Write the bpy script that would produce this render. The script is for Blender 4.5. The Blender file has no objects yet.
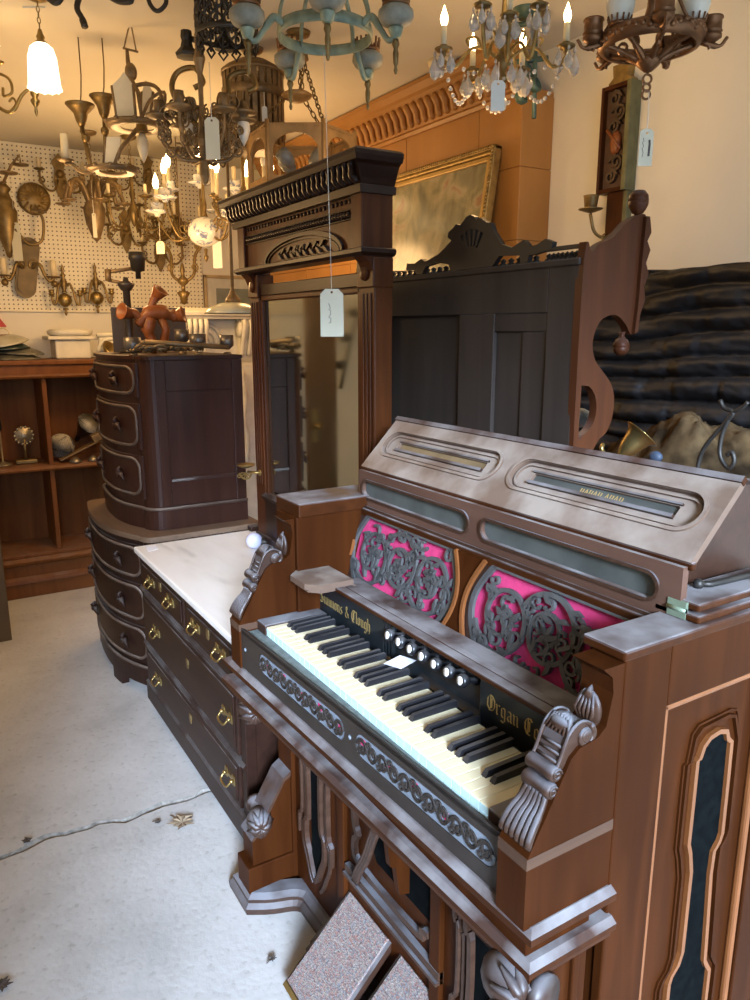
import bpy, bmesh, math, random
from mathutils import Vector as V, Matrix
from mathutils.geometry import tessellate_polygon
PI = math.pi
rnd = random.Random(7)
SC = bpy.context.scene
COL = SC.collection
CAM_Z = 1.54

# ------------------------------------------------------------------ mesh builder
class MB:
    """collects shapes; build() links them as ONE mesh object"""
    def __init__(s):
        s.v = []; s.f = []; s.m = []; s.sm = []; s.mi = 0; s.T = None
    def put(s, vs, fs, smooth=False):
        o = len(s.v)
        for p in vs:
            p = V(p)
            s.v.append(s.T @ p if s.T is not None else p)
        for f in fs:
            s.f.append([i + o for i in f]); s.m.append(s.mi); s.sm.append(smooth)
        return s
    def box(s, x0, x1, y0, y1, z0, z1):
        x0, x1 = sorted((x0, x1)); y0, y1 = sorted((y0, y1)); z0, z1 = sorted((z0, z1))
        vs = [(x, y, z) for x in (x0, x1) for y in (y0, y1) for z in (z0, z1)]
        return s.put(vs, [(0,1,3,2),(4,6,7,5),(0,4,5,1),(2,3,7,6),(0,2,6,4),(1,5,7,3)])
    def slab(s, x0, x1, y0, y1, z0, z1, b=.004):
        """box with chamfered edges"""
        x0, x1 = sorted((x0, x1)); y0, y1 = sorted((y0, y1)); z0, z1 = sorted((z0, z1))
        b = min(b, (x1-x0)*.45, (y1-y0)*.45, (z1-z0)*.45)
        bm = bmesh.new()
        bmesh.ops.create_cube(bm, size=1)
        for v in bm.verts:
            v.co = V(((x0+x1)/2+v.co.x*(x1-x0), (y0+y1)/2+v.co.y*(y1-y0), (z0+z1)/2+v.co.z*(z1-z0)))
        bmesh.ops.bevel(bm, geom=bm.edges[:], offset=b, segments=2, profile=.5, affect='EDGES')
        bm.verts.index_update()
        s.put([v.co.copy() for v in bm.verts], [[v.index for v in f.verts] for f in bm.faces]); bm.free()
        return s
    def prism(s, poly, a0, a1, axis='y', holes=(), bevel=0):
        """extrude a 2D outline (with holes). axis y: poly=(x,z); x: poly=(y,z); z: poly=(x,y)"""
        def P(p, a):
            if axis == 'y': return V((p[0], a, p[1]))
            if axis == 'x': return V((a, p[0], p[1]))
            return V((p[0], p[1], a))
        loops = [list(poly)] + [list(h) for h in holes]
        flat = [p for l in loops for p in l]
        tris = tessellate_polygon([[V((p[0], p[1], 0)) for p in l] for l in loops])
        n = len(flat)
        vs = [P(p, a0) for p in flat] + [P(p, a1) for p in flat]
        fs = [list(t) for t in tris] + [[i + n for i in reversed(t)] for t in tris]
        o = 0
        for l in loops:
            k = len(l)
            for i in range(k):
                j = (i + 1) % k
                fs.append([o+i, o+j, o+j+n, o+i+n])
            o += k
        return s.put(vs, fs)
    def lathe(s, prof, c=(0,0,0), ax=(0,0,1), seg=16, smooth=True, sweep=1.0):
        """prof = [(radius, height)] about axis ax through c"""
        c = V(c); q = V((0,0,1)).rotation_difference(V(ax).normalized()).to_matrix()
        vs = []; fs = []
        n = len(prof)
        for k in range(seg):
            a = 2*PI*k/seg*sweep
            for r, h in prof:
                vs.append(c + q @ V((r*math.cos(a), r*math.sin(a), h)))
        for k in range(seg):
            k2 = (k+1) % seg
            if sweep < 1 and k == seg-1: break
            for i in range(n-1):
                fs.append([k*n+i, k2*n+i, k2*n+i+1, k*n+i+1])
        if sweep >= 1 and tuple(prof[0]) != tuple(prof[-1]):
            if prof[0][0] > 1e-6: fs.append([k*n for k in range(seg)][::-1])
            if prof[-1][0] > 1e-6: fs.append([k*n+n-1 for k in range(seg)])
        return s.put(vs, fs, smooth)
    def ball(s, c, r, sc=(1,1,1), u=14, w=9):
        c = V(c); vs = []; fs = []
        for i in range(w+1):
            t = PI*i/w
            for k in range(u):
                a = 2*PI*k/u
                vs.append(c + V((r*sc[0]*math.sin(t)*math.cos(a), r*sc[1]*math.sin(t)*math.sin(a), r*sc[2]*math.cos(t))))
        for i in range(w):
            for k in range(u):
                k2 = (k+1) % u
                fs.append([i*u+k, (i+1)*u+k, (i+1)*u+k2, i*u+k2])
        return s.put(vs, fs, True)
    def tube(s, pts, r, seg=8, closed=False, flat=None):
        """round (or flattened: flat=(scale along up vector)) tube along points; r number or list"""
        P = [V(p) for p in pts]; n = len(P)
        if n < 2: return s
        R_ = list(r) if hasattr(r, '__len__') else [r]*n
        tang = []
        for i in range(n):
            a = P[(i-1) % n] if (closed or i > 0) else P[i]
            b = P[(i+1) % n] if (closed or i < n-1) else P[i]
            d = b - a
            tang.append(d.normalized() if d.length > 1e-9 else V((0,0,1)))
        up = V((0,0,1)) if abs(tang[0].z) < .9 else V((1,0,0))
        nn = (up - tang[0]*up.dot(tang[0])).normalized()
        vs = []; fs = []
        for i in range(n):
            if i:
                nn = tang[i-1].rotation_difference(tang[i]) @ nn
                nn = (nn - tang[i]*nn.dot(tang[i])).normalized()
            bb = tang[i].cross(nn)
            for k in range(seg):
                a = 2*PI*k/seg
                vs.append(P[i] + nn*(math.cos(a)*R_[i]*(flat or 1)) + bb*(math.sin(a)*R_[i]))
        m = n if closed else n-1
        for i in range(m):
            j = (i+1) % n
            for k in range(seg):
                k2 = (k+1) % seg
                fs.append([i*seg+k, i*seg+k2, j*seg+k2, j*seg+k])
        if not closed:
            fs.append([k for k in range(seg)][::-1]); fs.append([(n-1)*seg+k for k in range(seg)])
        return s.put(vs, fs, True)
    def mould(s, path, prof, closed=False):
        """moulding: path in XY (outward = right hand side of travel), prof = [(out, z)] swept with mitres, closed profile"""
        n = len(path); P = [V((p[0], p[1])) for p in path]
        offs = []
        for i in range(n):
            def nrm(a, b):
                d = (b-a).normalized(); return V((d.y, -d.x))
            if closed or 0 < i < n-1:
                n1 = nrm(P[i-1], P[i]); n2 = nrm(P[i], P[(i+1) % n])
                m = (n1+n2)
                m = m / max(.2, m.dot(n1)) if m.length > 1e-6 else n1
            elif i == 0: m = nrm(P[0], P[1])
            else: m = nrm(P[-2], P[-1])
            offs.append(m)
        k = len(prof); vs = []; fs = []
        for i in range(n):
            for o, z in prof:
                q = P[i] + offs[i]*o
                vs.append((q.x, q.y, z))
        for i in range(n if closed else n-1):
            j = (i+1) % n
            for a in range(k):
                b = (a+1) % k
                fs.append([i*k+a, j*k+a, j*k+b, i*k+b])
        if not closed:
            fs.append(list(range(k))[::-1]); fs.append([(n-1)*k+a for a in range(k)])
        return s.put(vs, fs)
    def ribbon(s, pts, w, fr, n0, n1):
        """flat strap along a 2D path in frame fr=(O,A,B,N), thickness from n0 to n1; w number or list"""
        n = len(pts)
        if n < 2: return s
        W = list(w) if hasattr(w, '__len__') else [w]*n
        O, A, B, N = fr; vs = []; fs = []
        for i in range(n):
            a = V(pts[max(0, i-1)]); b = V(pts[min(n-1, i+1)])
            d = b-a
            d = d.normalized() if d.length > 1e-9 else V((1, 0))
            q = V((-d.y, d.x))*W[i]*.5
            for sg, nz in ((1, n0), (-1, n0), (-1, n1), (1, n1)):
                p = V(pts[i]) + q*sg
                vs.append(O + A*p.x + B*p.y + N*nz)
        for i in range(n-1):
            for k in range(4):
                k2 = (k+1) % 4
                fs.append([i*4+k, i*4+k2, (i+1)*4+k2, (i+1)*4+k])
        fs.append([3,2,1,0]); fs.append([(n-1)*4+k for k in range(4)])
        return s.put(vs, fs)
    def build(s, name, mats, parent=None, smooth_angle=None):
        me = bpy.data.meshes.new(name)
        off = LOC.get(parent.name, V((0,0,0))) if parent is not None else V((0,0,0))
        me.from_pydata([tuple(p - off) for p in s.v], [], s.f)
        if not isinstance(mats, (list, tuple)): mats = [mats]
        for m in mats: me.materials.append(m)
        for p, mi, sm in zip(me.polygons, s.m, s.sm):
            p.material_index = min(mi, len(mats)-1); p.use_smooth = sm
        bm = bmesh.new(); bm.from_mesh(me)
        bmesh.ops.recalc_face_normals(bm, faces=bm.faces[:])
        bm.to_mesh(me); bm.free()
        o = bpy.data.objects.new(name, me); COL.objects.link(o)
        if parent is not None:
            o.parent = parent; LOC[o.name] = off
        return o
LOC = {}
def thing(name, label, cat, loc=(0,0,0), group=None):
    o = bpy.data.objects.new(name, None); COL.objects.link(o)
    o.empty_display_size = .05
    o.location = loc; LOC[o.name] = V(loc)
    o['label'] = label; o['category'] = cat
    if group: o['group'] = group
    return o
def tag(o, label, cat, group=None):
    o['label'] = label; o['category'] = cat
    if group: o['group'] = group
    return o
def struct(name, mb, m):
    o = mb.build(name, m); o['kind'] = 'structure'; return o
def dup(root, loc, rotz=0, label=None, scale=None, tilt=None):
    def cp(o, par):
        c = o.copy(); COL.objects.link(c); c.parent = par
        for ch in list(o.children): cp(ch, c)
        return c
    r = cp(root, None); r.location = loc
    r.rotation_euler = (tilt or (0, 0))[0], (tilt or (0, 0))[1], rotz
    if scale: r.scale = (scale,)*3
    if label: r['label'] = label
    return r

# ------------------------------------------------------------------ camera maths (photograph 750 x 1000, focal length 750 px)
TH = math.radians(12.8); YAW = math.radians(31.7)
FW = V((math.sin(YAW)*math.cos(TH), math.cos(YAW)*math.cos(TH), -math.sin(TH)))
RT = V((math.cos(YAW), -math.sin(YAW), 0)); UP = RT.cross(FW)
CAM = V((0, 0, CAM_Z))
def at(u, v, d):
    """point at distance d along the view axis that the photograph shows at pixel u, v"""
    return CAM + (FW + RT*((u-375)/750) + UP*((500-v)/750))*d
def onx(u, v, x):
    d = FW + RT*((u-375)/750) + UP*((500-v)/750); return CAM + d*(x/d.x)
def ony(u, v, y):
    d = FW + RT*((u-375)/750) + UP*((500-v)/750); return CAM + d*(y/d.y)
def onz(u, v, z):
    d = FW + RT*((u-375)/750) + UP*((500-v)/750); return CAM + d*((z-CAM_Z)/d.z)

# ------------------------------------------------------------------ curves in 2D
def arc(cx, cy, r, a0, a1, n=12):
    return [(cx+r*math.cos(math.radians(a0+(a1-a0)*i/n)), cy+r*math.sin(math.radians(a0+(a1-a0)*i/n))) for i in range(n+1)]
def stadium(x0, x1, y0, y1, n=10, r=None):
    r = r or (y1-y0)/2
    r = min(r, (y1-y0)/2, (x1-x0)/2)
    return (arc(x1-r, y0+r, r, -90, 0, n) + arc(x1-r, y1-r, r, 0, 90, n) + arc(x0+r, y1-r, r, 90, 180, n) + arc(x0+r, y0+r, r, 180, 270, n))
def spiral(cx, cy, r0, r1, a0, turns, n=28):
    return [(cx+(r0+(r1-r0)*i/n)*math.cos(math.radians(a0)+2*PI*turns*i/n), cy+(r0+(r1-r0)*i/n)*math.sin(math.radians(a0)+2*PI*turns*i/n)) for i in range(n+1)]
def bez(p0, p1, p2, p3, n=12):
    p0, p1, p2, p3 = V(p0), V(p1), V(p2), V(p3); out = []
    for i in range(n+1):
        t = i/n; out.append(p0*(1-t)**3 + p1*3*t*(1-t)**2 + p2*3*t*t*(1-t) + p3*t**3)
    return out
def smooth(pts, n=6):
    """Catmull-Rom through points (2D or 3D)"""
    P = [V(p) for p in pts]; out = []
    for i in range(len(P)-1):
        a = P[i-1] if i else P[0]*2-P[1]; b = P[i]; c = P[i+1]; d = P[i+2] if i+2 < len(P) else c*2-b
        for k in range(n):
            t = k/n
            out.append(.5*((2*b)+(c-a)*t+(2*a-5*b+4*c-d)*t*t+(3*b-a-3*c+d)*t**3))
    out.append(P[-1]); return out

# ------------------------------------------------------------------ materials
MAT = {}
def newmat(name):
    m = bpy.data.materials.new(name); m.use_nodes = True
    nt = m.node_tree; nt.nodes.clear()
    out = nt.nodes.new('ShaderNodeOutputMaterial'); b = nt.nodes.new('ShaderNodeBsdfPrincipled')
    nt.links.new(b.outputs[0], out.inputs[0]); MAT[name] = m
    return m, nt, b
def nd(nt, t, **kw):
    n = nt.nodes.new('ShaderNode'+t)
    for k, v in kw.items():
        if k in n.inputs: n.inputs[k].default_value = v
        else: setattr(n, k, v)
    return n
def ramp(nt, fac, stops):
    r = nt.nodes.new('ShaderNodeValToRGB'); e = r.color_ramp.elements
    while len(e) < len(stops): e.new(.5)
    for el, (p, c) in zip(e, stops):
        el.position = p; el.color = (*c, 1) if len(c) == 3 else c
    nt.links.new(fac, r.inputs[0]); return r
def coords(nt, scale=(1,1,1), rot=(0,0,0)):
    tc = nt.nodes.new('ShaderNodeTexCoord'); mp = nt.nodes.new('ShaderNodeMapping')
    mp.inputs['Scale'].default_value = scale; mp.inputs['Rotation'].default_value = rot
    nt.links.new(tc.outputs['Object'], mp.inputs[0]); return mp.outputs[0]
def mixc(nt, fac, a, b):
    m = nt.nodes.new('ShaderNodeMix'); m.data_type = 'RGBA'
    if hasattr(fac, 'is_output'): nt.links.new(fac, m.inputs[0])
    else: m.inputs[0].default_value = fac
    for s, i in ((a, 6), (b, 7)):
        if hasattr(s, 'is_output'): nt.links.new(s, m.inputs[i])
        else: m.inputs[i].default_value = (*s, 1)
    return m.outputs[2]
def add_dust(nt, b, colsock, amount, dustcol=(.36,.35,.34), rough=None):
    """settled dust: lies on faces that look up, broken by noise"""
    g = nd(nt, 'NewGeometry'); sx = nd(nt, 'SeparateXYZ'); nt.links.new(g.outputs['Normal'], sx.inputs[0])
    mr = nd(nt, 'MapRange'); mr.inputs[1].default_value = .25; mr.inputs[2].default_value = .85
    nt.links.new(sx.outputs[2], mr.inputs[0])
    n = nd(nt, 'TexNoise'); n.inputs['Scale'].default_value = 9; n.inputs['Detail'].default_value = 5
    nt.links.new(g.outputs['Position'], n.inputs['Vector'])
    r = ramp(nt, n.outputs[0], [(.36, (.12,)*3), (.62, (1,)*3)])
    mu = nd(nt, 'Math', operation='MULTIPLY'); nt.links.new(mr.outputs[0], mu.inputs[0]); nt.links.new(r.outputs[0], mu.inputs[1])
    mu2 = nd(nt, 'Math', operation='MULTIPLY'); nt.links.new(mu.outputs[0], mu2.inputs[0]); mu2.inputs[1].default_value = amount
    c = mixc(nt, mu2.outputs[0], colsock, dustcol)
    nt.links.new(c, b.inputs['Base Color'])
    if rough:
        ml = nd(nt, 'MapRange'); ml.inputs[3].default_value = rough; ml.inputs[4].default_value = .85
        nt.links.new(mu2.outputs[0], ml.inputs[0]); nt.links.new(ml.outputs[0], b.inputs['Roughness'])
def wood(name, c0, c1, axis='z', scale=1.0, rough=.4, dust=0.0, bump=.1, dustcol=(.36,.35,.34), spec=.4):
    m, nt, b = newmat(name)
    s = {'x': (2.0, 26, 26), 'y': (26, 2.0, 26), 'z': (26, 26, 2.0)}[axis]
    co = coords(nt, tuple(k*scale for k in s))
    n = nd(nt, 'TexNoise'); n.inputs['Scale'].default_value = 1; n.inputs['Detail'].default_value = 8; n.inputs['Distortion'].default_value = .8
    nt.links.new(co, n.inputs['Vector'])
    n2 = nd(nt, 'TexNoise'); n2.inputs['Scale'].default_value = 2.2; n2.inputs['Detail'].default_value = 3
    nt.links.new(coords(nt), n2.inputs['Vector'])
    r = ramp(nt, n.outputs[0], [(.3, c0), (.72, c1)])
    c = mixc(nt, n2.outputs[0], r.outputs[0], tuple(k*.55 for k in c0))
    b.inputs['Roughness'].default_value = rough; b.inputs['Specular IOR Level'].default_value = spec
    if dust: add_dust(nt, b, c, dust, dustcol, rough)
    else: nt.links.new(c, b.inputs['Base Color'])
    bp = nd(nt, 'Bump'); bp.inputs['Strength'].default_value = bump; bp.inputs['Distance'].default_value = .002
    nt.links.new(n.outputs[0], bp.inputs['Height']); nt.links.new(bp.outputs[0], b.inputs['Normal'])
    return m
def plain(name, col, rough=.5, metal=0.0, var=.25, nscale=12, spec=.5, dust=0, bump=0, col2=None, dustcol=(.36,.35,.34)):
    m, nt, b = newmat(name)
    n = nd(nt, 'TexNoise'); n.inputs['Scale'].default_value = nscale; n.inputs['Detail'].default_value = 5
    nt.links.new(coords(nt), n.inputs['Vector'])
    r = ramp(nt, n.outputs[0], [(.35, tuple(k*(1-var) for k in (col2 or col))), (.65, col)])
    b.inputs['Roughness'].default_value = rough; b.inputs['Metallic'].default_value = metal
    b.inputs['Specular IOR Level'].default_value = spec
    if dust: add_dust(nt, b, r.outputs[0], dust, dustcol, rough)
    else: nt.links.new(r.outputs[0], b.inputs['Base Color'])
    if bump:
        bp = nd(nt, 'Bump'); bp.inputs['Strength'].default_value = bump; bp.inputs['Distance'].default_value = .003
        nt.links.new(n.outputs[0], bp.inputs['Height']); nt.links.new(bp.outputs[0], b.inputs['Normal'])
    return m
def glow(name, col, strength):
    m, nt, b = newmat(name)
    b.inputs['Base Color'].default_value = (*col, 1); b.inputs['Emission Color'].default_value = (*col, 1)
    b.inputs['Emission Strength'].default_value = strength; b.inputs['Roughness'].default_value = .4
    return m
# ------------------------------------------------------------------ camera and render look
cam = bpy.data.cameras.new('camera'); co = bpy.data.objects.new('camera', cam); COL.objects.link(co)
cam.sensor_fit = 'HORIZONTAL'; cam.sensor_width = 36; cam.lens = 36; cam.clip_start = .02
co.matrix_world = Matrix(((RT.x, UP.x, -FW.x, 0), (RT.y, UP.y, -FW.y, 0), (RT.z, UP.z, -FW.z, CAM_Z), (0,0,0,1)))
SC.camera = co
SC.view_settings.view_transform = 'Standard'; SC.view_settings.look = 'None'; SC.view_settings.exposure = 0.22; SC.view_settings.gamma = 1
SC.view_settings.use_curve_mapping = False
SC.cycles.use_denoising = True
SC.cycles.max_bounces = 6; SC.cycles.diffuse_bounces = 3; SC.cycles.glossy_bounces = 3; SC.cycles.transmission_bounces = 5
SC.cycles.sample_clamp_indirect = 4; SC.cycles.caustics_reflective = False; SC.cycles.caustics_refractive = False

# ------------------------------------------------------------------ room shell
def mk_concrete():
    m, nt, b = newmat('worn_concrete')
    co_ = coords(nt)
    n = nd(nt, 'TexNoise'); n.inputs['Scale'].default_value = 2.2; n.inputs['Detail'].default_value = 9; n.inputs['Roughness'].default_value = .65
    nt.links.new(co_, n.inputs['Vector'])
    r = ramp(nt, n.outputs[0], [(.3, (.40,.39,.365)), (.5, (.52,.51,.485)), (.72, (.60,.59,.565))])
    s = nd(nt, 'TexNoise'); s.inputs['Scale'].default_value = 45; s.inputs['Detail'].default_value = 4
    nt.links.new(co_, s.inputs['Vector'])
    r2 = ramp(nt, s.outputs[0], [(.28, (.62,.60,.56)), (.42, (1,1,1))])
    mu = nd(nt, 'Mix'); mu.data_type = 'RGBA'; mu.blend_type = 'MULTIPLY'; mu.inputs[0].default_value = .55
    nt.links.new(r.outputs[0], mu.inputs[6]); nt.links.new(r2.outputs[0], mu.inputs[7])
    nt.links.new(mu.outputs[2], b.inputs['Base Color']); b.inputs['Roughness'].default_value = .8; b.inputs['Specular IOR Level'].default_value = .25
    bp = nd(nt, 'Bump'); bp.inputs['Strength'].default_value = .25; bp.inputs['Distance'].default_value = .006
    nt.links.new(s.outputs[0], bp.inputs['Height']); nt.links.new(bp.outputs[0], b.inputs['Normal'])
    return m
M_CONC = mk_concrete()
M_PLASTER = plain('cream_plaster', (.86,.81,.68), .85, 0, .06, 3, spec=.2, bump=.08)
M_CEIL = plain('ceiling_paint', (.70,.635,.50), .9, 0, .05, 2, spec=.15, bump=.06)
XL, XR, YN, YF, ZC = -1.9, 2.27, -.9, 5.1, 2.60
b = MB()
# floor, split along the crack line so the crack is a real groove
ck = [(-1.9,2.30),(-1.2,2.26),(-.6,2.29),(-.25,2.24),(.07,2.247),(.2,2.275),(.32,2.262),(.43,2.238),(.52,2.252),(.60,2.245),(.70,2.243),(.95,2.25),(1.4,2.23),(2.27,2.25)]
dense = []
for (xa, ya), (xb_, yb_) in zip(ck, ck[1:]):
    m = max(1, int((xb_-xa)/.03))
    dense += [(xa+(xb_-xa)*k/m, ya+(yb_-ya)*k/m) for k in range(m)]
ck = [(x, y + .007*math.sin(x*37) + rnd.uniform(-.004, .004)) for x, y in dense + [ck[-1]]]
lo = [(x, y-.006-.010*rnd.random()-.006*abs(math.sin(x*9))) for x, y in ck]; hi = [(x, y+.005+.009*rnd.random()) for x, y in ck]
n = len(ck)
b.put([(-1.9,-6,0)]+[(2.6,-6,0)]+[(x,y,0) for x,y in lo[::-1]], [list(range(n+2))])
b.put([(2.27,YF,0)]+[(-1.9,YF,0)]+[(x,y,0) for x,y in hi], [list(range(n+2))])
b.mi = 1
for a in range(n-1):
    b.put([(*lo[a],0),(*lo[a+1],0),(*ck[a+1],-.008),(*ck[a],-.008)], [(0,1,2,3)])
    b.put([(*hi[a],0),(*hi[a+1],0),(*ck[a+1],-.008),(*ck[a],-.008)], [(3,2,1,0)])
struct('floor', b, [M_CONC, plain('crack_dirt', (.36,.34,.30), .95, 0, .55, 45, spec=.1, bump=.5)])
b = MB(); b.box(XL-.1, XR+.1, YN, YF+.1, ZC, ZC+.08); struct('ceiling', b, M_CEIL)
b = MB(); b.box(XR, XR+.1, YN, YF+.1, 0, ZC); struct('wall_right', b, M_PLASTER)
b = MB(); b.box(XL-.1, XR+.1, YF, YF+.1, 0, ZC); struct('wall_far', b, M_PLASTER)
b = MB(); b.box(XL-.1, XL, YN, YF+.1, 0, ZC); struct('wall_left', b, M_PLASTER)
b = MB(); b.box(XL-.1, -.84, YN-.1, YN, 0, ZC); b.box(-.84, XR+.1, YN-.1, YN, 2.35, ZC); struct('wall_front', b, M_PLASTER)

SKY = 1.0
# ------------------------------------------------------------------ daylight and lamps
w = bpy.data.worlds.new('world'); SC.world = w; w.use_nodes = True
nt = w.node_tree; bg = nt.nodes['Background']
tc = nt.nodes.new('ShaderNodeTexCoord'); dt = nt.nodes.new('ShaderNodeVectorMath'); dt.operation = 'DOT_PRODUCT'
nt.links.new(tc.outputs['Generated'], dt.inputs[0]); dt.inputs[1].default_value = V((-.345,-.88,.33)).normalized()
cr = ramp(nt, dt.outputs['Value'], [(0, (.22,.29,.40)), (.55, (.52,.68,.92)), (.88, (1.0,1.28,1.7)), (.955, (2.4,3.0,4.0)), (.988, (7,8.7,11.5)), (.9965, (150,186,245))])   # hazy bright sky around a veiled sun behind the photographer
nt.links.new(cr.outputs[0], bg.inputs[0]); bg.inputs[1].default_value = SKY
def light(name, kind, loc, energy, col, size=.1, **kw):
    l = bpy.data.lights.new(name, kind); l.energy = energy; l.color = col
    o = bpy.data.objects.new(name, l); COL.objects.link(o); o.location = loc
    if kind == 'AREA': l.size = size
    else: l.shadow_soft_size = size
    for k, v in kw.items(): setattr(o, k, v)
    return o
p = light('doorway_portal', 'AREA', (.66, YN-.02, 1.175), 1, (1,1,1)); p.data.shape = 'RECTANGLE'; p.data.size = 3.2; p.data.size_y = 2.35
p.rotation_euler = (PI/2, 0, 0); p.data.cycles.is_portal = True
WARM = (1.0, .60, .25)
for (x, y, z, e) in ((1.55,1.95,2.05,6.5),(.45,3.2,1.85,11),(1.0,3.95,1.85,18),(1.62,3.6,2.0,8),(.2,2.4,1.85,6)):
    light('lamp_glow', 'POINT', (x, y, z), e, WARM, .12)
# ================================================================== REED ORGAN
M_ORG = wood("organ_walnut", (.037,.0100,.0024), (.080,.0225,.0052), "z", 1, .46, .0, spec=.05)
M_ORGY = wood("organ_walnut_dusty", (.040,.0112,.0028), (.084,.0245,.0058), "y", 1, .42, .85, dustcol=(.30,.29,.29), spec=.12)
M_ORGD = wood('organ_dark_walnut', (.034,.015,.009), (.07,.030,.017), 'y', 1, .4, .9, dustcol=(.28,.28,.29))
M_DUSTY = wood('organ_dusty_lid', (.15,.092,.062), (.23,.15,.105), 'y', .6, .5, .95, dustcol=(.40,.345,.29))
M_STRIP = wood('dusty_strip_wood', (.105,.052,.034), (.17,.092,.062), 'y', .6, .5, .8, spec=.2)
M_GOLDWOOD = plain('polished_edge', (.20,.070,.021), .28, 0, .2)
M_RAW = wood('bare_pine_patch', (.075,.034,.016), (.13,.064,.032), 'x', 1, .7)
M_EBON = plain('ebonised_board', (.012,.015,.017), .3, 0, .3)
M_GILT = plain('gilt_lettering', (.52,.36,.12), .4, .2, .15)
M_FRET = plain('grey_fretwork', (.075,.076,.074), .55, 0, .25, 30)
M_FRETD = plain('brown_fretwork', (.035,.027,.022), .5, 0, .25, 30)
M_MAGENTA = plain('magenta_cloth', (.62,.055,.17), .9, 0, .15, 60, spec=.1)
M_SLATE = plain('faded_backing_cloth', (.22,.25,.29), .9, 0, .25, 40, spec=.1)
M_SLATEGL = plain('dusty_glass_strip', (.085,.095,.086), .3, 0, .35, 14)
M_BLACKCLOTH = plain('black_cloth', (.004,.005,.0052), .95, 0, .4, 50, spec=.03)
M_IVORY = plain('yellowed_ivory', (.90,.80,.53), .28, 0, .06, 20)
M_KEYFRONT = plain('sky_tinted_celluloid', (.62,.84,.82), .35, 0, .05, 20)  # whiter celluloid, with the aqua cast of daylight put into its colour
M_BLACKKEY = plain('black_key', (.012,.012,.014), .28, 0, .2, dust=.25)
M_FELT = plain('grey_felt', (.17,.2,.19), .95, 0, .35, 40, spec=.1)
M_PORC = plain('porcelain_face', (.85,.86,.83), .25, 0, .1, 200)
M_BRASSOLD = plain('old_brass', (.5,.36,.13), .35, .85, .3)
M_IRON = plain('dark_iron', (.055,.05,.043), .5, .6, .35)
M_CARVE = wood('dusty_carving', (.050,.024,.014), (.095,.050,.032), 'x', 2, .42, .65, dustcol=(.24,.26,.29), spec=.25)
M_CARVED = wood('dark_carving', (.040,.020,.013), (.08,.042,.028), 'x', 2, .38, .6, dustcol=(.25,.26,.28))
M_CARPET = None
def mk_carpet():
    m, nt, b = newmat('pedal_carpet')
    v = nd(nt, 'TexVoronoi'); v.inputs['Scale'].default_value = 330
    nt.links.new(coords(nt, (1, .5, 1)), v.inputs['Vector'])
    r = ramp(nt, v.outputs['Color'], [(.1, (.05,.045,.06)), (.35, (.30,.13,.10)), (.5, (.30,.27,.22)), (.7, (.12,.15,.19)), (.9, (.42,.38,.32))])
    n = nd(nt, 'TexNoise'); n.inputs['Scale'].default_value = 90
    nt.links.new(coords(nt), n.inputs['Vector'])
    c = mixc(nt, n.outputs[0], r.outputs[0], (.22,.17,.15))
    nt.links.new(c, b.inputs['Base Color']); b.inputs['Roughness'].default_value = .95
    bp = nd(nt, 'Bump'); bp.inputs['Strength'].default_value = .6; bp.inputs['Distance'].default_value = .003
    nt.links.new(v.outputs['Distance'], bp.inputs['Height']); nt.links.new(bp.outputs[0], b.inputs['Normal'])
    return m
M_CARPET = mk_carpet()

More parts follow.
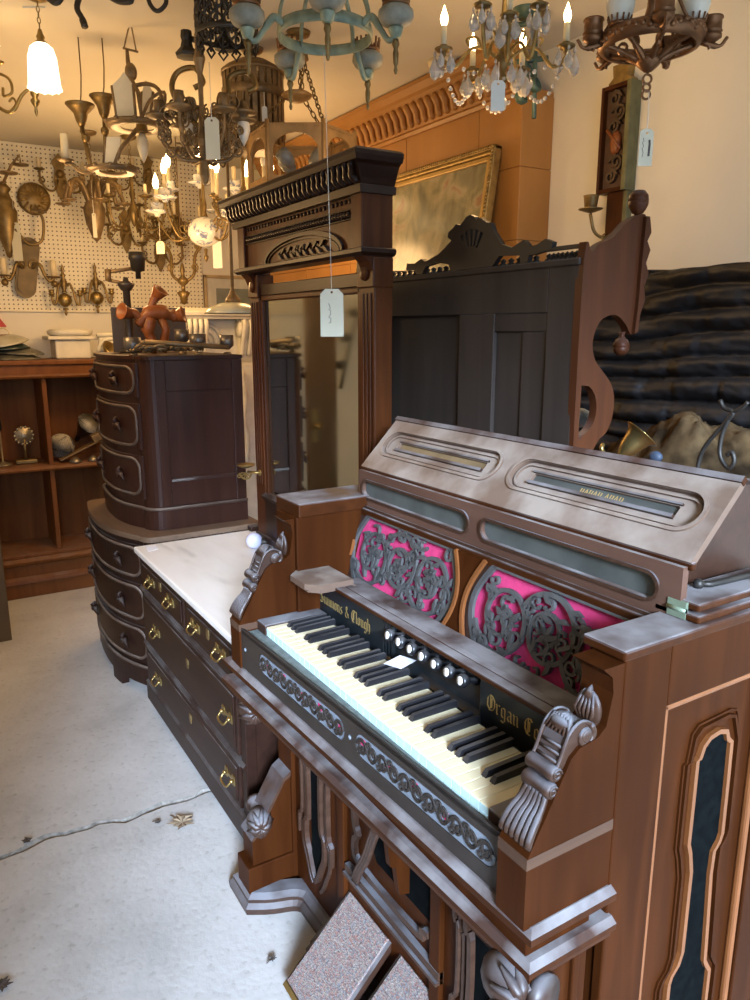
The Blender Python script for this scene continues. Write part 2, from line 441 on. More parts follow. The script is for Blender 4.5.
YC = 1.20
SKEW = Matrix(((1,-.034,0,.034*1.70),(0,1,0,0),(0,0,1,0),(0,0,0,1)))      # the key slip and shelf run slightly out of square
def build_organ():
    t = thing('reed_organ', 'large antique walnut reed organ with pink backed fretwork and yellowed keys in the foreground', 'organ', (1.0, YC, 0))
    def part(mb, name, mat, par=None): return mb.build(name, mat, par or t)
    # ---- sides
    def side(sg):
        # sg=-1: the near (right) end; +1: the far end
        Y = lambda d: YC + sg*(.54 - d)                 # d = distance in from the outer face
        b = MB()
        b.slab(.835, 1.31, Y(.018), Y(.06), .0, 1.075, .003)       # field
        b.slab(.832, .935, Y(.0), Y(.02), .0, 1.078, .003)         # front stile
        b.slab(1.215, 1.315, Y(.0), Y(.02), .0, 1.078, .003)
        b.slab(.935, 1.215, Y(.0), Y(.02), .975, 1.078, .003)
        b.slab(.935, 1.215, Y(.0), Y(.02), .0, .10, .003)
        o = part(b, 'case_side', M_ORG)
        if sg < 0:
            f = MB()
            x0, x1, z0, z1 = .935, 1.215, .10, .975
            for (xa, xc, za, zc) in ((x0, x0+.013, z0, z1), (x1-.013, x1, z0, z1), (x0, x1, z1-.013, z1), (x0, x1, z0, z0+.013)):
                f.slab(xa, xc, Y(.004), Y(.019), za, zc, .005)
            part(f, 'panel_frame', M_GOLDWOOD, o)
            # shaped black opening
            L = [(1.045,.84),(1.045,.68),(1.052,.66),(1.060,.62),(1.060,.455),(1.052,.432),(1.035,.415),(1.030,.40)]
            top = [(1.045,.84),(1.052,.842),(1.060,.862),(1.075,.874),(1.10,.878),(1.12,.872),(1.126,.856),(1.137,.847)]
            Rr = [(1.137,.847),(1.139,.78),(1.141,.665),(1.135,.650),(1.122,.636),(1.12,.59),(1.126,.50),(1.132,.40),(1.14,.385),(1.15,.37)]
            cl = L[::-1][:-1] + top + Rr[1:] + [(1.15,.18),(1.03,.18)]
            c = MB(); c.prism(cl, Y(.0175), Y(.0165), 'y')
            part(c, 'cloth_inset', M_BLACKCLOTH, o)
            mo = MB()
            F = (V((0, Y(.018), 0)), V((1,0,0)), V((0,0,1)), V((0,sg,0)))
            ring = cl + [cl[0]]
            go = MB(); go.ribbon(ring, .009, F, 0, .008); part(go, 'inner_bead', M_GOLDWOOD, o)  # brighter orange line paints the lit edge of the moulding round the cloth
            def offs(d, L_):
                cx, cz = 1.09, .55
                return [(p[0] + (d if p[0] > cx else -d), p[1] + (d if p[1] > .85 else (-d if p[1] < .19 else 0))) for p in L_]
            for d, w, h in ((.022, .006, .007), (.030, .004, .004)):
                q = offs(d, cl); mo.ribbon(q + [q[0]], w, F, 0, h)
            part(mo, 'panel_moulding', M_ORG, o)
        return o
    side(-1); side(1)
    # ---- tops of the two end posts, dusty
    for sg in (-1, 1):
        b = MB(); y0 = YC + sg*.543; y1 = YC + sg*.46
        if sg > 0: y0 = YC + .60
        b.slab(.80 if sg > 0 else .826, 1.32, y0, y1, 1.075, 1.092 if sg < 0 else 1.112, .004)
        part(b, 'end_cap', M_ORGY)
        b = MB()
        b.slab(.795 if sg > 0 else .838, 1.0 if sg > 0 else .93, YC+sg*.538 + (.05 if sg > 0 else .02), YC+sg*.465, .70, 1.076, .003)
        part(b, 'end_post', M_ORG)
    # ---- back, deck and upper case
    b = MB(); b.box(1.27, 1.30, YC-.48, YC+.48, .02, 1.08); part(b, 'back_board', M_ORG)
    b = MB(); b.slab(.985, 1.31, YC-.47, YC+.47, 1.06, 1.08, .003); part(b, 'deck', M_ORGY)
    b = MB(); b.prism([(1.04,1.08),(1.04,1.158),(1.148,1.272),(1.30,1.272),(1.30,1.08)], YC-.44, YC+.44, 'y'); part(b, 'upper_case', M_ORGD)
    # ---- cheeks
    for sg in (-1, 1):
        yo = YC + sg*.538; yi = YC + sg*.478
        prof = [(.658,.70),(.658,.816),(.690,.872),(.734,.950),(.750,.962),(.785,.967),(.802,.980),(.812,1.03),(.808,1.055),(.788,1.072),(.838,1.072),(.838,.70)]
        sk = Matrix.Translation((-.022 if sg > 0 else 0, 0, 0))
        b = MB(); b.T = sk; b.prism(prof, yo, yi, 'y'); o = part(b, 'key_cheek', M_ORG)
        b = MB(); b.T = sk; b.box(.6575, .838, yo + sg*.0007, yi - sg*.0004, .800, .818); part(b, 'repair_strip', M_RAW, o)
        # carved scroll riding on the slope
        s = MB(); s.T = sk; yc = (yo+yi)/2; hw = .0235
        # banded body rising from the rolls and curling over into a volute
        up = smooth([(.710,.930),(.720,.948),(.728,.968),(.738,.986),(.756,.996),(.774,.990),(.783,.976),(.778,.964),(.768,.960)], 5)
        lo = smooth([(.724,.934),(.736,.948),(.746,.958),(.757,.958),(.768,.956)], 5)
        s.prism([(p.x,p.y) for p in up] + [(p.x,p.y) for p in lo[::-1]], yc-hw, yc+hw, 'y')
        for (x, z) in ((.7165,.944),(.7215,.954),(.7255,.964)): s.tube([(x, yc-hw+.004, z), (x, yc+hw-.004, z)], .0028, 6)
        for sd in (-1, 1):
            ed = [(p.x-.0015, yc+sd*hw, p.y+.0015) for p in up]; s.tube(ed, .0035, 6)
            sp = spiral(.766, .974, .017, .003, 60, -1.6, 26)
            s.tube([(p[0], yc+sd*(hw+.001), p[1]) for p in sp], [.0055-.003*i/26 for i in range(27)], 6)
            s.lathe([(0,-.006),(.012,-.004),(.014,.001),(.008,.006),(0,.007)], (.766, yc+sd*hw, .974), (0,sd,0), 14)
        # shell over the shoulder
        s.ball((.743, yc, .988), .020, (.6,1.15,.65), 14, 8)
        for k in range(7):
            a = (k-3)/3
            s.tube([(.760, yc, 1.000), (.744, yc+a*.014, 1.002-.004*abs(a)), (.730, yc+a*.023, .980)], [.003,.0045,.002], 6)
        # pointed leaf standing against the cheek head
        s.ball((.797, yc, .998), .025, (.35,.95,1.2), 14, 9); s.tube([(.795,yc,1.018),(.800,yc,1.034)], [.010,.001], 8)
        for k in range(5):
            a = (k-2)/2
            s.tube([(.790, yc+a*.006, .975), (.786, yc+a*.017, .998), (.796, yc+a*.008, 1.026)], [.003,.0035,.0015], 6)
        for (x, z, r) in ((.710,.931,.0125),(.704,.906,.0125)):                # two rolls
            s.lathe([(0,-hw-.004),(r*.8,-hw-.004),(r,-hw),(r*.86,-hw*.5),(r*.8,0),(r*.86,hw*.5),(r,hw),(r*.8,hw+.004),(0,hw+.004)], (x, yc, z), (0,1,0), 14)
            s.tube([(p[0], yc-hw-.0045, p[1]) for p in spiral(x, z, r*.75, r*.15, 0, 1.4, 16)], .0018, 5)
        s.prism([(.716,.925),(.700,.893),(.675,.862),(.665,.840),(.664,.826),(.690,.872),(.724,.932)], yc-hw+.003, yc+hw-.003, 'y')
        for k in range(6):                                                       # fluted tail
            a = (k-2.5)/2.5
            s.tube(smooth([(.700, yc+a*.018, .897), (.690, yc+a*.021, .880), (.673, yc+a*.025, .860), (.662, yc+a*.027, .840), (.664, yc+a*.027, .830)], 4), [.005]*6+[.0058]*8+[.005,.004,.003], 7)
        part(s, 'carved_scroll', M_CARVE if sg < 0 else M_CARVED, o)
    # ---- key bed, slip, rails
    b = MB(); b.slab(.69, 1.0, YC-.478, YC+.478, .70, .788, .003); part(b, 'key_bed', M_ORGD)
    b = MB(); b.T = SKEW; b.slab(.642, .68, YC-.478, YC+.478, .70, .705, .001)
    slots = [stadium(1.180, 1.575, .734, .784), stadium(.742, 1.140, .734, .784)]
    b.prism([(YC-.478,.705),(YC+.478,.705),(YC+.478,.806),(YC-.478,.806)], .640, .650, 'x', slots)
    b.mould([(.64,YC+.478),(.64,YC-.478)], [(0,.797),(-.006,.797),(-.006,.808),(0,.810)])
    ks = part(b, 'key_slip', M_FRETD)
    b = MB(); b.T = SKEW; b.box(.6425, .650, YC-.46, YC+.46, .725, .795); part(b, 'slip_backing', M_SLATE, ks)
    for k in range(9):
        b = MB(); b.T = SKEW; y = 1.53-.085*k*.98; b.box(.6419, .6426, y-.006, y+.010, .752+.01*(k % 2), .768+.008*(k % 2))
        part(b, 'pink_cloth_scrap', M_MAGENTA, ks)
    FY = (V((.640,0,0)), V((0,1,0)), V((0,0,1)), V((-1,0,0)))
    for (a0, a1) in ((1.185, 1.57), (.747, 1.135)):
        b = MB(); b.T = SKEW; n = 11
        wave = [(a0+(a1-a0)*i/60, .759+.016*math.sin(i/60*PI*n)) for i in range(61)]
        b.ribbon(wave, .0045, FY, -.002, .001)
        for i in range(n):
            ca = a0+(a1-a0)*(i+.5)/n; s_ = 1 if i % 2 else -1
            b.ribbon(spiral(ca, .759-s_*.002, .016, .003, 90*s_, 1.3*s_, 18), .0042, FY, -.002, .001)
            b.ribbon(spiral(ca+.012, .759+s_*.013, .009, .002, -90*s_, -1.1*s_, 12), .0036, FY, -.002, .001)
            b.ribbon([(ca-.004,.759+s_*.004),(ca+.004,.759+s_*.012)], [.009,.001], FY, -.002, .001)
        part(b, 'slip_fretwork', M_FRETD, ks)
    for y in (YC+.455, YC-.455, 1.16):
        b = MB(); b.T = SKEW; b.lathe([(0,0),(.005,0),(.0045,.002),(0,.003)], (.640, y, .76), (-1,0,0), 12)
        part(b, 'screw_cap', M_SLATE, ks)
    b = MB(); b.T = SKEW; b.slab(.648, .686, YC-.478, YC+.478, .780, .798, .003); part(b, 'felt_rail', M_FELT)
    # ---- keys
    KL, KR = 1.626, .778; W = (KL-KR)/36
    names = 'FGABCDE'
    b0 = MB(); g = .0006
    b0.slab(.6885, .838, g, W-g, .797, .820, .0012)
    for i in range(36):
        b = MB(); b.mi = 0; y = KL-(i+1)*W
        b.slab(.6885, .838, y+g, y+W-g, .797, .820, .0012)
        b.mi = 1; b.box(.6876, .6886, y+g*1.5, y+W-g*1.5, .798, .8175)
        part(b, 'white_key', [M_IVORY, M_KEYFRONT])
        if names[i % 7] in 'FGACD' and i < 35:
            b = MB(); yb = y + {'F':-.0015,'G':0,'A':.0015,'C':-.001,'D':.001}[names[i % 7]]
            hw = .0055
            vs = [(.733,yb-hw-.001,.819),(.733,yb+hw+.001,.819),(.842,yb+hw+.001,.819),(.842,yb-hw-.001,.819),
                  (.741,yb-hw+.001,.831),(.741,yb+hw-.001,.831),(.842,yb+hw-.001,.833),(.842,yb-hw+.001,.833)]
            b.put(vs, [(0,1,2,3),(4,5,6,7),(0,1,5,4),(1,2,6,5),(2,3,7,6),(3,0,4,7)])
            part(b, 'black_key', M_BLACKKEY)
    for (y0, y1) in ((KR-.001, YC-.477), (KL+.001, YC+.477)):
        b = MB(); b.slab(.684, .855, y0, y1, .788, .824, .003); part(b, 'key_block', M_ORGD)
    # ---- name boards and stop board
    b = MB(); b.slab(.858, .90, 1.352, YC+.478, .805, .905, .002); nb = part(b, 'name_board', M_EBON)
    b = MB(); b.slab(.858, .90, YC-.478, 1.010, .805, .905, .002); nb2 = part(b, 'name_board', M_EBON)
    
    b = MB()
    for y in (1.346, 1.333, 1.320): b.lathe([(.007,0),(.007,.095),(0,.095)], (.864, y, .807), (0,0,1), 10)
    part(b, 'fluted_pilaster', M_EBON)
    b = MB(); b.prism([(.852,.803),(.852,.812),(.868,.822),(.896,.900),(.91,.900),(.91,.803)], 1.009, 1.353, 'y'); part(b, 'stop_board', M_EBON)
    for i in range(7):
        y = 1.312-.0435*i; c = V((.884, y, .868)); ax = V((-.92, 0, .22)).normalized()
        b = MB(); b.lathe([(.009,0),(.0105,.003),(.007,.006),(.0062,.018),(.008,.024),(.0125,.030),(.0145,.036),(.0125,.043),(.0108,.0435)], c, ax, 16)
        k = part(b, 'stop_knob', M_BLACKKEY)
        b = MB(); b.lathe([(.0090,.0432),(.0084,.0446),(0,.0450)], c, ax, 16); part(b, 'stop_face', M_PORC, k)
    # ---- blackletter lettering
    F_ = {}
    def st(x, y0=0, y1=1): return [(x-.10,y1-.03),(x,y1-.14),(x,y0+.14),(x+.10,y0+.03)]
    F_['i'] = (.42, [st(.12), [(.06,1.28),(.18,1.38)]])
    F_['m'] = (1.16, [st(.12), st(.52), st(.92), [(.12,.82),(.40,1.0),(.52,.86)], [(.52,.82),(.80,1.0),(.92,.86)]])
    F_['n'] = (.78, [st(.12), st(.52), [(.12,.82),(.40,1.0),(.52,.86)]])
    F_['o'] = (.74, [[(.12,.86),(.12,.16),(.3,.02),(.5,.14),(.5,.84),(.32,.98),(.12,.86)]])
    F_['s'] = (.66, [[(.5,.9),(.3,1.0),(.1,.84),(.14,.6),(.44,.42),(.5,.2),(.3,.0),(.08,.1)]])
    F_['l'] = (.40, [st(.12,0,1.55)])
    F_['u'] = (.78, [st(.12), st(.52), [(.12,.14),(.3,.0),(.5,.16)]])
    F_['g'] = (.76, [[(.12,.88),(.12,.2),(.3,.06),(.5,.2)], [(.12,.88),(.34,1.0),(.52,.88),(.52,-.2),(.34,-.42),(.08,-.3)]])
    F_['h'] = (.78, [st(.12,0,1.55), [(.12,.82),(.40,1.0),(.52,.86),(.54,.1),(.40,-.25)]])
    F_['r'] = (.60, [st(.12), [(.12,.82),(.36,1.0),(.48,.9)]])
    F_['a'] = (.76, [[(.1,.9),(.34,1.0),(.5,.86),(.5,.12),(.62,.02)], [(.5,.62),(.2,.5),(.1,.26),(.26,.02),(.5,.16)]])
    F_['p'] = (.78, [st(.12,-.5,1), [(.12,.86),(.36,1.0),(.54,.84),(.54,.18),(.36,.02),(.12,.14)]])
    F_['y'] = (.78, [st(.12), [(.54,1.0),(.54,.1),(.36,-.35),(.1,-.42)], [(.12,.14),(.3,.0),(.5,.16)]])
    F_['S'] = (1.12, [[(.9,1.35),(.6,1.55),(.25,1.42),(.15,1.15),(.4,.9),(.78,.72),(.9,.4),(.65,.05),(.3,.0),(.08,.2)], [(.5,1.5),(.5,.1)], [(.1,.5),(.3,.7)]])
    F_['C'] = (1.10, [[(.92,1.3),(.7,1.5),(.35,1.45),(.12,1.05),(.12,.45),(.35,.06),(.7,.0),(.95,.22)], [(.45,1.42),(.45,.14)], [(.62,1.25),(.62,.3)]])
    F_['O'] = (1.20, [[(.5,1.52),(.15,1.15),(.12,.4),(.42,.02),(.8,.12),(1.02,.5),(1.0,1.1),(.75,1.42),(.45,1.5)], [(.5,1.4),(.5,.2)], [(.66,1.25),(.66,.3)]])
    F_['&'] = (1.05, [[(.9,.1),(.3,1.05),(.35,1.4),(.55,1.4),(.6,1.1),(.15,.55),(.12,.2),(.4,.0),(.75,.2),(.9,.6)]])
    F_[' '] = (.55, [])
    def letter(text, x, y_start, z, h, nm, par, wid=None):
        tot = sum(F_[c][0] for c in text); k = h; kx = (wid/tot) if wid else h
        b = MB(); cur = 0; ang = math.radians(38); nib = .19*h
        nx, nz = .5*nib*math.cos(ang), .5*nib*math.sin(ang)
        for c in text:
            adv, strokes = F_[c]
            for s_ in strokes:
                for p, q in zip(s_, s_[1:]):
                    P = [(y_start-(cur+p[0])*kx, z+p[1]*k), (y_start-(cur+q[0])*kx, z+q[1]*k)]
                    pts = [(P[0][0]+nx, P[0][1]-nz), (P[0][0]-nx, P[0][1]+nz), (P[1][0]-nx, P[1][1]+nz), (P[1][0]+nx, P[1][1]-nz)]
                    b.put([(x, a, c_) for a, c_ in pts], [(0,1,2,3)])
            cur += adv
        part(b, nm, M_GILT, par)
    letter('Simmons & Clough', .8572, 1.662, .845, .020, 'gilt_lettering', nb, .255)
    letter('Organ Company', .8572, .988, .845, .021, 'gilt_lettering', nb2, .235)
    # ---- music ledge and small candle shelf
    b = MB(); b.slab(.845, .935, YC-.395, YC+.40, .905, .913, .002); b.slab(.838, .862, YC-.395, YC+.398, .909, .921, .003); b.slab(.866, .886, YC-.39, YC+.395, .911, .919, .003)
    part(b, 'music_ledge', M_ORGY)
    b = MB()
    for sg, (y0, y1) in ((1, (1.535, 1.675)),):
        o8 = [(.885,y0),(.795,y0),(.765,y0+.03),(.765,y1-.03),(.795,y1),(.885,y1)]
        b.prism(o8, .922, .936, 'z'); i8 = [(.885,y0+.008),(.80,y0+.008),(.775,y0+.034),(.775,y1-.034),(.80,y1-.008),(.885,y1-.008)]
        b.prism(i8, .912, .922, 'z'); b.box(.858, .90, y0+.01, y1-.01, .903, .914)
    part(b, 'lamp_shelf', M_DUSTY)
    b = MB(); b.slab(.845, .875, .752, .785, .905, .926, .003); b.slab(.850, .870, .757, .780, .926, .930, .002); part(b, 'corner_block', M_CARVE)
    # ---- sloped fret panels with magenta cloth
    A = V((0,-1,0)); B = V((.06,0,.222)).normalized(); N = A.cross(B)
    if N.x > 0: N = -N
    O = V((.932, YC, .862)); H = .232
    FP = (O, A, B, N)
    def pl(mb, poly, n0, n1, holes=()):
        m4 = Matrix((( A.x, B.x, N.x, O.x), (A.y, B.y, N.y, O.y), (A.z, B.z, N.z, O.z), (0,0,0,1)))
        mb.T = m4; mb.prism(poly, n0, n1, 'z', holes); mb.T = None
    def ell(x0, x1, y0, y1, bow=.045, n=8):
        "panel opening with bowed-out ends"
        ym = (y0+y1)/2
        L = [(x0 - bow*math.sin(PI*i/n), y1+(y0-y1)*i/n) for i in range(n+1)]
        R_ = [(x1 + bow*math.sin(PI*i/n), y0+(y1-y0)*i/n) for i in range(n+1)]
        return L + R_
    ho = [ell(-.432, -.070, .030, H-.018), ell(.070, .432, .030, H-.018)]
    b = MB(); pl(b, [(-.485,-.01),(.485,-.01),(.485,H),(-.485,H)], -.010, .0, ho); fp = part(b, 'fret_frame', M_ORGD)
    b = MB(); pl(b, [(-.48,.0),(.48,.0),(.48,H-.01),(-.48,H-.01)], -.016, -.0125); part(b, 'magenta_cloth', M_MAGENTA, fp)
    b = MB()
    def hour(c):
        return [(c-.055,.018),(c+.055,.018)] + [(c+.055-.040*math.sin(PI*i/8), .018+(H-.036)*i/8) for i in range(1,9)] + [(c-.055+.040*math.sin(PI*i/8), H-.018-(H-.036)*i/8) for i in range(0,8)]
    pl(b, [(p[0]*.9, p[1]) for p in hour(0)], .0, .006); dv = part(b, 'fret_divider', M_ORG, fp)
    for sd in (-1, 1):
        b = MB(); q = [(sd*(.055-.040*math.sin(PI*i/12))*.9, .018+(H-.036)*i/12) for i in range(13)]
        b.ribbon(q, .008, FP, .003, .011); part(b, 'gilded_edge', M_GOLDWOOD, fp)
        b = MB(); q = [(sd*(.485-.006-.032*math.sin(PI*i/12)+.02), .018+(H-.036)*i/12) for i in range(13)]
        b.ribbon(q, .008, FP, .0, .009); part(b, 'gilded_edge', M_GOLDWOOD, fp)
    rr = random.Random(5)
    for cx in (-.251, .251):
        b = MB(); n0, n1 = -.006, .002
        y0, y1 = .030, H-.018; ym = (y0+y1)/2; hh = (y1-y0)/2
        for sd in (-1, 1):                                             # bowed rim
            b.ribbon([(cx+sd*(.181+.045*math.sin(PI*i/12)-.006), y0+(y1-y0)*i/12) for i in range(13)], .012, FP, n0, n1)
        for y in (y0+.004, y1-.004): b.ribbon([(cx-.181, y), (cx+.181, y)], .009, FP, n0, n1)
        for (dx, s_, r0, a0, tr) in ((-.125, 1, .082, 200, 1.75), (.0, -1, .080, 160, 1.75), (.125, 1, .082, 200, 1.75)):
            sp = spiral(cx+dx, ym-.004*s_, r0, .016, a0, tr*s_, 54)
            sp = [(p[0], min(y1-.003, max(y0+.003, p[1]))) for p in sp]
            b.ribbon(sp, [.0105-.004*i/54 for i in range(55)], FP, n0, n1)
            c = V((cx+dx, ym))
            for k in range(5):                                          # heart leaves
                a = k*2*PI/5+dx*9; d = V((math.cos(a), math.sin(a)))
                b.ribbon([c, c+d*.012, c+d*.024], [.005, .011, .002], FP, n0, n1)
            for i in range(4, 52, 5):                                    # leaves springing off the stem
                p = V(sp[i]); q = V(sp[i+1]); d = (q-p).normalized(); o_ = V((-d.y, d.x))*(1 if (i//5) % 2 else -1)
                tip = p + d*.022 + o_*.021
                if y0 < tip.y < y1: b.ribbon([p, p+d*.010+o_*.012, tip], [.005, .011, .0015], FP, n0, n1+.001)
        for k in range(44):
            p = V((cx+rr.uniform(-.20,.20), rr.uniform(y0+.015, y1-.015))); a = rr.uniform(0, 6.28); r_ = rr.uniform(.010,.022)
            b.ribbon(spiral(p.x, p.y, r_, .004, math.degrees(a), rr.choice((-1,1))*rr.uniform(.7,1.2), 14), [.0062-.0022*i/14 for i in range(15)], FP, n0, n1)
        part(b, 'fretwork', M_FRET, fp)
    b = MB(); b.slab(.915, .945, YC-.485, YC+.485, .835, .868, .003); part(b, 'fret_sill', M_ORGD)
    # ---- upright glazed strip board
    b = MB(); hs = [stadium(.745, 1.190, 1.108, 1.150), stadium(1.235, 1.680, 1.108, 1.150)]
    b.prism([(.70,1.078),(1.70,1.078),(1.70,1.176),(.70,1.176)], 1.000, 1.014, 'x', hs)
    gb = part(b, 'strip_board', M_STRIP)
    for (a, c) in ((.745, 1.190), (1.235, 1.680)):
        b = MB(); F2 = (V((1.0,0,0)), V((0,1,0)), V((0,0,1)), V((-1,0,0)))
        q = stadium(a-.003, c+.003, 1.105, 1.153); b.ribbon(q+[q[0]], .006, F2, 0, .004); part(b, 'strip_moulding', M_CARVE, gb)
        b = MB(); b.prism(stadium(a-.002, c+.002, 1.106, 1.152), 1.009, 1.012, 'x'); part(b, 'dusty_glass', M_SLATEGL, gb)
    # ---- lid
    L0 = V((1.018, YC, 1.176)); LB = V((.115, 0, .119)).normalized(); LN = A.cross(LB)
    if LN.z < 0: LN = -LN
    FL = (L0, A, LB, LN); LW = .166
    m4 = Matrix(((A.x, LB.x, LN.x, L0.x), (A.y, LB.y, LN.y, L0.y), (A.z, LB.z, LN.z, L0.z), (0,0,0,1)))
    b = MB(); b.T = m4
    big = [stadium(-.475, -.025, .052, .124), stadium(.025, .475, .052, .124)]
    b.prism([(-.505,0),(.505,0),(.505,LW),(-.505,LW)], 0, .012, 'z', big)
    b.prism([(-.50,.004),(.50,.004),(.50,LW-.004),(-.50,LW-.004)], -.008, .003, 'z', [stadium(-.425,-.075,.079,.099,r=.004), stadium(.075,.425,.079,.099,r=.004)])
    b.T = None
    lid = part(b, 'lid', M_DUSTY)
    for sd in (-1, 1):
        b = MB(); q = stadium(min(sd*.475,sd*.025)-.004, max(sd*.475,sd*.025)+.004, .048, .128); b.ribbon(q+[q[0]], .007, FL, .010, .0165)
        q = stadium(min(sd*.475,sd*.025)+.008, max(sd*.475,sd*.025)-.008, .060, .116); b.ribbon(q+[q[0]], .004, FL, .002, .008)
        part(b, 'lid_moulding', M_DUSTY, lid)
        b = MB(); x0, x1 = min(sd*.425,sd*.075), max(sd*.425,sd*.075)
        b.ribbon([(x0,.075),(x1,.075)], .007, FL, .002, .010); b.ribbon([(x0-.004,.102),(x1+.004,.102)], .004, FL, .002, .008)
        part(b, 'slot_bead', M_ORGD, lid)
        b = MB(); b.T = m4; b.prism([(x0-.01,.074),(x1+.01,.074),(x1+.01,.104),(x0-.01,.104)], -.005, -.003, 'z'); b.T = None
        part(b, 'lid_glass', M_SLATEGL if sd > 0 else plain('amber_lid_glass', (.24,.17,.09), .25, 0, .4, 8), lid)
        if sd > 0:
            b = MB()
            for k in range(9):
                x = .205 + .011*k + (.006 if k > 4 else 0); q = [(x,.084),(x+.003,.094),(x+.006,.084)] if k % 2 else [(x,.094),(x,.084),(x+.006,.086),(x+.006,.093)]
                b.ribbon(q, .0022, FL, -.003, -.0026)
            part(b, 'gilt_lettering', M_GILT, lid)
    b = MB(); b.slab(1.010, 1.022, YC-.508, YC+.508, 1.170, 1.184, .003); b.ribbon([(-.507,LW),(.507,LW)], .012, FL, .004, .016); part(b, 'lid_edge', M_ORGY, lid)
    # ---- folded flap resting on the deck at the near end, with its hinge and stay
    b = MB(); b.slab(1.0, 1.29, YC-.535, YC-.452, 1.093, 1.106, .003); fl = part(b, 'folded_flap', M_ORGY)
    b = MB(); b.slab(1.005, 1.285, YC-.530, YC-.455, 1.110, 1.123, .003); part(b, 'upper_leaf', M_ORGY, fl)
    b = MB(); b.box(.998, 1.004, YC-.512, YC-.478, 1.094, 1.122); b.lathe([(.004,0),(.004,.034),(0,.034)], (.999, YC-.512, 1.108), (0,1,0), 10); part(b, 'hinge', plain('verdigris_brass', (.28,.36,.25), .45, .5, .4), fl)
    b = MB(); b.tube([(1.075, YC-.478, 1.130), (1.09, YC-.49, 1.130), (1.25, YC-.50, 1.130)], .0055, 8); b.ball((1.075, YC-.478, 1.130), .009); part(b, 'stay_rod', M_IRON, fl)
    # ---- shelf mouldings below the keys
    path = [(.812, YC+.56), (.637, YC+.56), (.637, YC-.54), (.802, YC-.54)]
    path2 = path
    b = MB(); b.T = SKEW
    b.mould(path2, [(-.08,.668),(.0,.668),(.004,.676),(.012,.682),(.012,.694),(.0,.702),(-.08,.702)])
    part(b, 'shelf_moulding', M_ORGY)
    b = MB(); b.T = SKEW; b.mould(path2, [(-.08,.612),(.006,.612),(.008,.624),(.016,.632),(.016,.642),(.006,.650),(-.08,.654)]); part(b, 'shelf_moulding', M_ORGY)
    b = MB(); b.slab(.668, .80, YC-.535, YC+.555, .60, .70, .002); part(b, 'shelf_body', M_ORG)
    # ---- lower front
    x = .772
    b = MB(); b.box(x, x+.02, YC-.54, YC+.545, .04, .61)
    for (y0, y1, z0, z1) in ((1.66,1.745,.04,.61),(.655,.74,.04,.61),(1.375,1.41,.12,.61),(.99,1.025,.12,.61)):
        b.slab(x-.012, x+.002, y0, y1, z0, z1, .003)
    fr = part(b, 'lower_front', M_ORG)
    F3 = (V((x,0,0)), V((0,1,0)), V((0,0,1)), V((-1,0,0)))
    for c in (1.535, .865):
        # tall shaped cloth inset, mouldings stepping in and out
        w = .036
        half = [(w+.012,.60),(w+.012,.46),(w,.445),(w,.30),(w+.016,.275),(w+.016,.22),(w-.002,.18),(w-.02,.14),(0,.12)]
        ins = [(c-.030,.17),(c-.026,.15),(c,.13),(c+.026,.15),(c+.030,.17),(c+.030,.575),(c-.030,.575)]
        b = MB(); b.prism(ins, x-.002, x+.001, 'x'); part(b, 'cloth_inset', M_BLACKCLOTH, fr)
        b = MB()
        for sd in (-1, 1):
            q = [(c+sd*p[0], p[1]) for p in smooth(half, 3)]
            b.ribbon(q, .012, F3, 0, .013)
            q = [(c+sd*(p[0]+.022), p[1]-.02) for p in smooth(half, 3)]
            b.ribbon(q, .008, F3, 0, .008); q = [(c+sd*(p[0]+.036), p[1]) for p in smooth(half[:6], 3)]
            b.ribbon(q, .007, F3, 0, .012)
        part(b, 'panel_moulding', M_CARVE, fr)
    b = MB(); b.prism([(1.255,.60),(1.255,.40),(1.24,.375),(1.02,.375),(1.035,.40),(1.035,.60)][::-1], x-.002, x+.001, 'x'); part(b, 'cloth_inset', M_BLACKCLOTH, fr)
    b = MB(); q = smooth([(1.33,.60),(1.33,.44),(1.315,.40),(1.33,.375),(1.30,.325),(1.07,.325),(1.055,.345),(1.03,.35)], 3); b.ribbon(q, .014, F3, 0, .012)
    q = [(1.365,.285),(.99,.285)]; b.ribbon(q, .018, F3, 0, .014); b.ribbon([(1.365,.27),(.99,.27)], .008, F3, 0, .02)
    part(b, 'panel_moulding', M_CARVE, fr)
    # knee bracket in front of the middle panel
    kp = [onx(376, 830, .700), onx(371, 843, .712), onx(366, 858, .718), onx(359, 870, .735), onx(355, 881, .755)]
    b = MB(); yk = kp[0].y
    b.T = Matrix.Translation((0,0,.025)); b.prism([(x,kp[0].z+.01),(.708,kp[0].z),(.716,kp[1].z),(.722,kp[2].z+.012),(.735,kp[2].z+.004),(.745,kp[3].z+.014),(x,kp[3].z+.006)], yk-.020, yk-.004, 'y'); kb = part(b, 'knee_bracket', M_ORG)
    for dy in (-.008, .0, .008):
        b = MB(); b.tube(smooth([p+V((0,dy,0)) for p in kp], 4), .006, 7); part(b, 'bracket_bead', M_CARVE, kb)
    # ---- legs with carved balls
    for sg in (-1, 1):
        y0, y1 = YC+sg*.545, YC+sg*.462; ym = (y0+y1)/2
        b = MB()
        b.prism([(.78,.02),(.645,.02),(.645,.205),(.665,.225),(.74,.352),(.765,.365),(.78,.365)], y0-sg*.008, y1+sg*.008, 'y')
        b.slab(.628, .79, y0, y1, .03, .125, .003)
        b.prism([(.78,.60),(.68,.60),(.68,.56),(.70,.53),(.78,.50)], y0-sg*.008, y1+sg*.008, 'y')
        lg = part(b, 'front_leg', M_ORG)
        b = MB()
        q = [(.640,.205),(.662,.23),(.738,.36),(.765,.378),(.778,.378),(.768,.365),(.742,.35),(.667,.222),(.646,.2)]
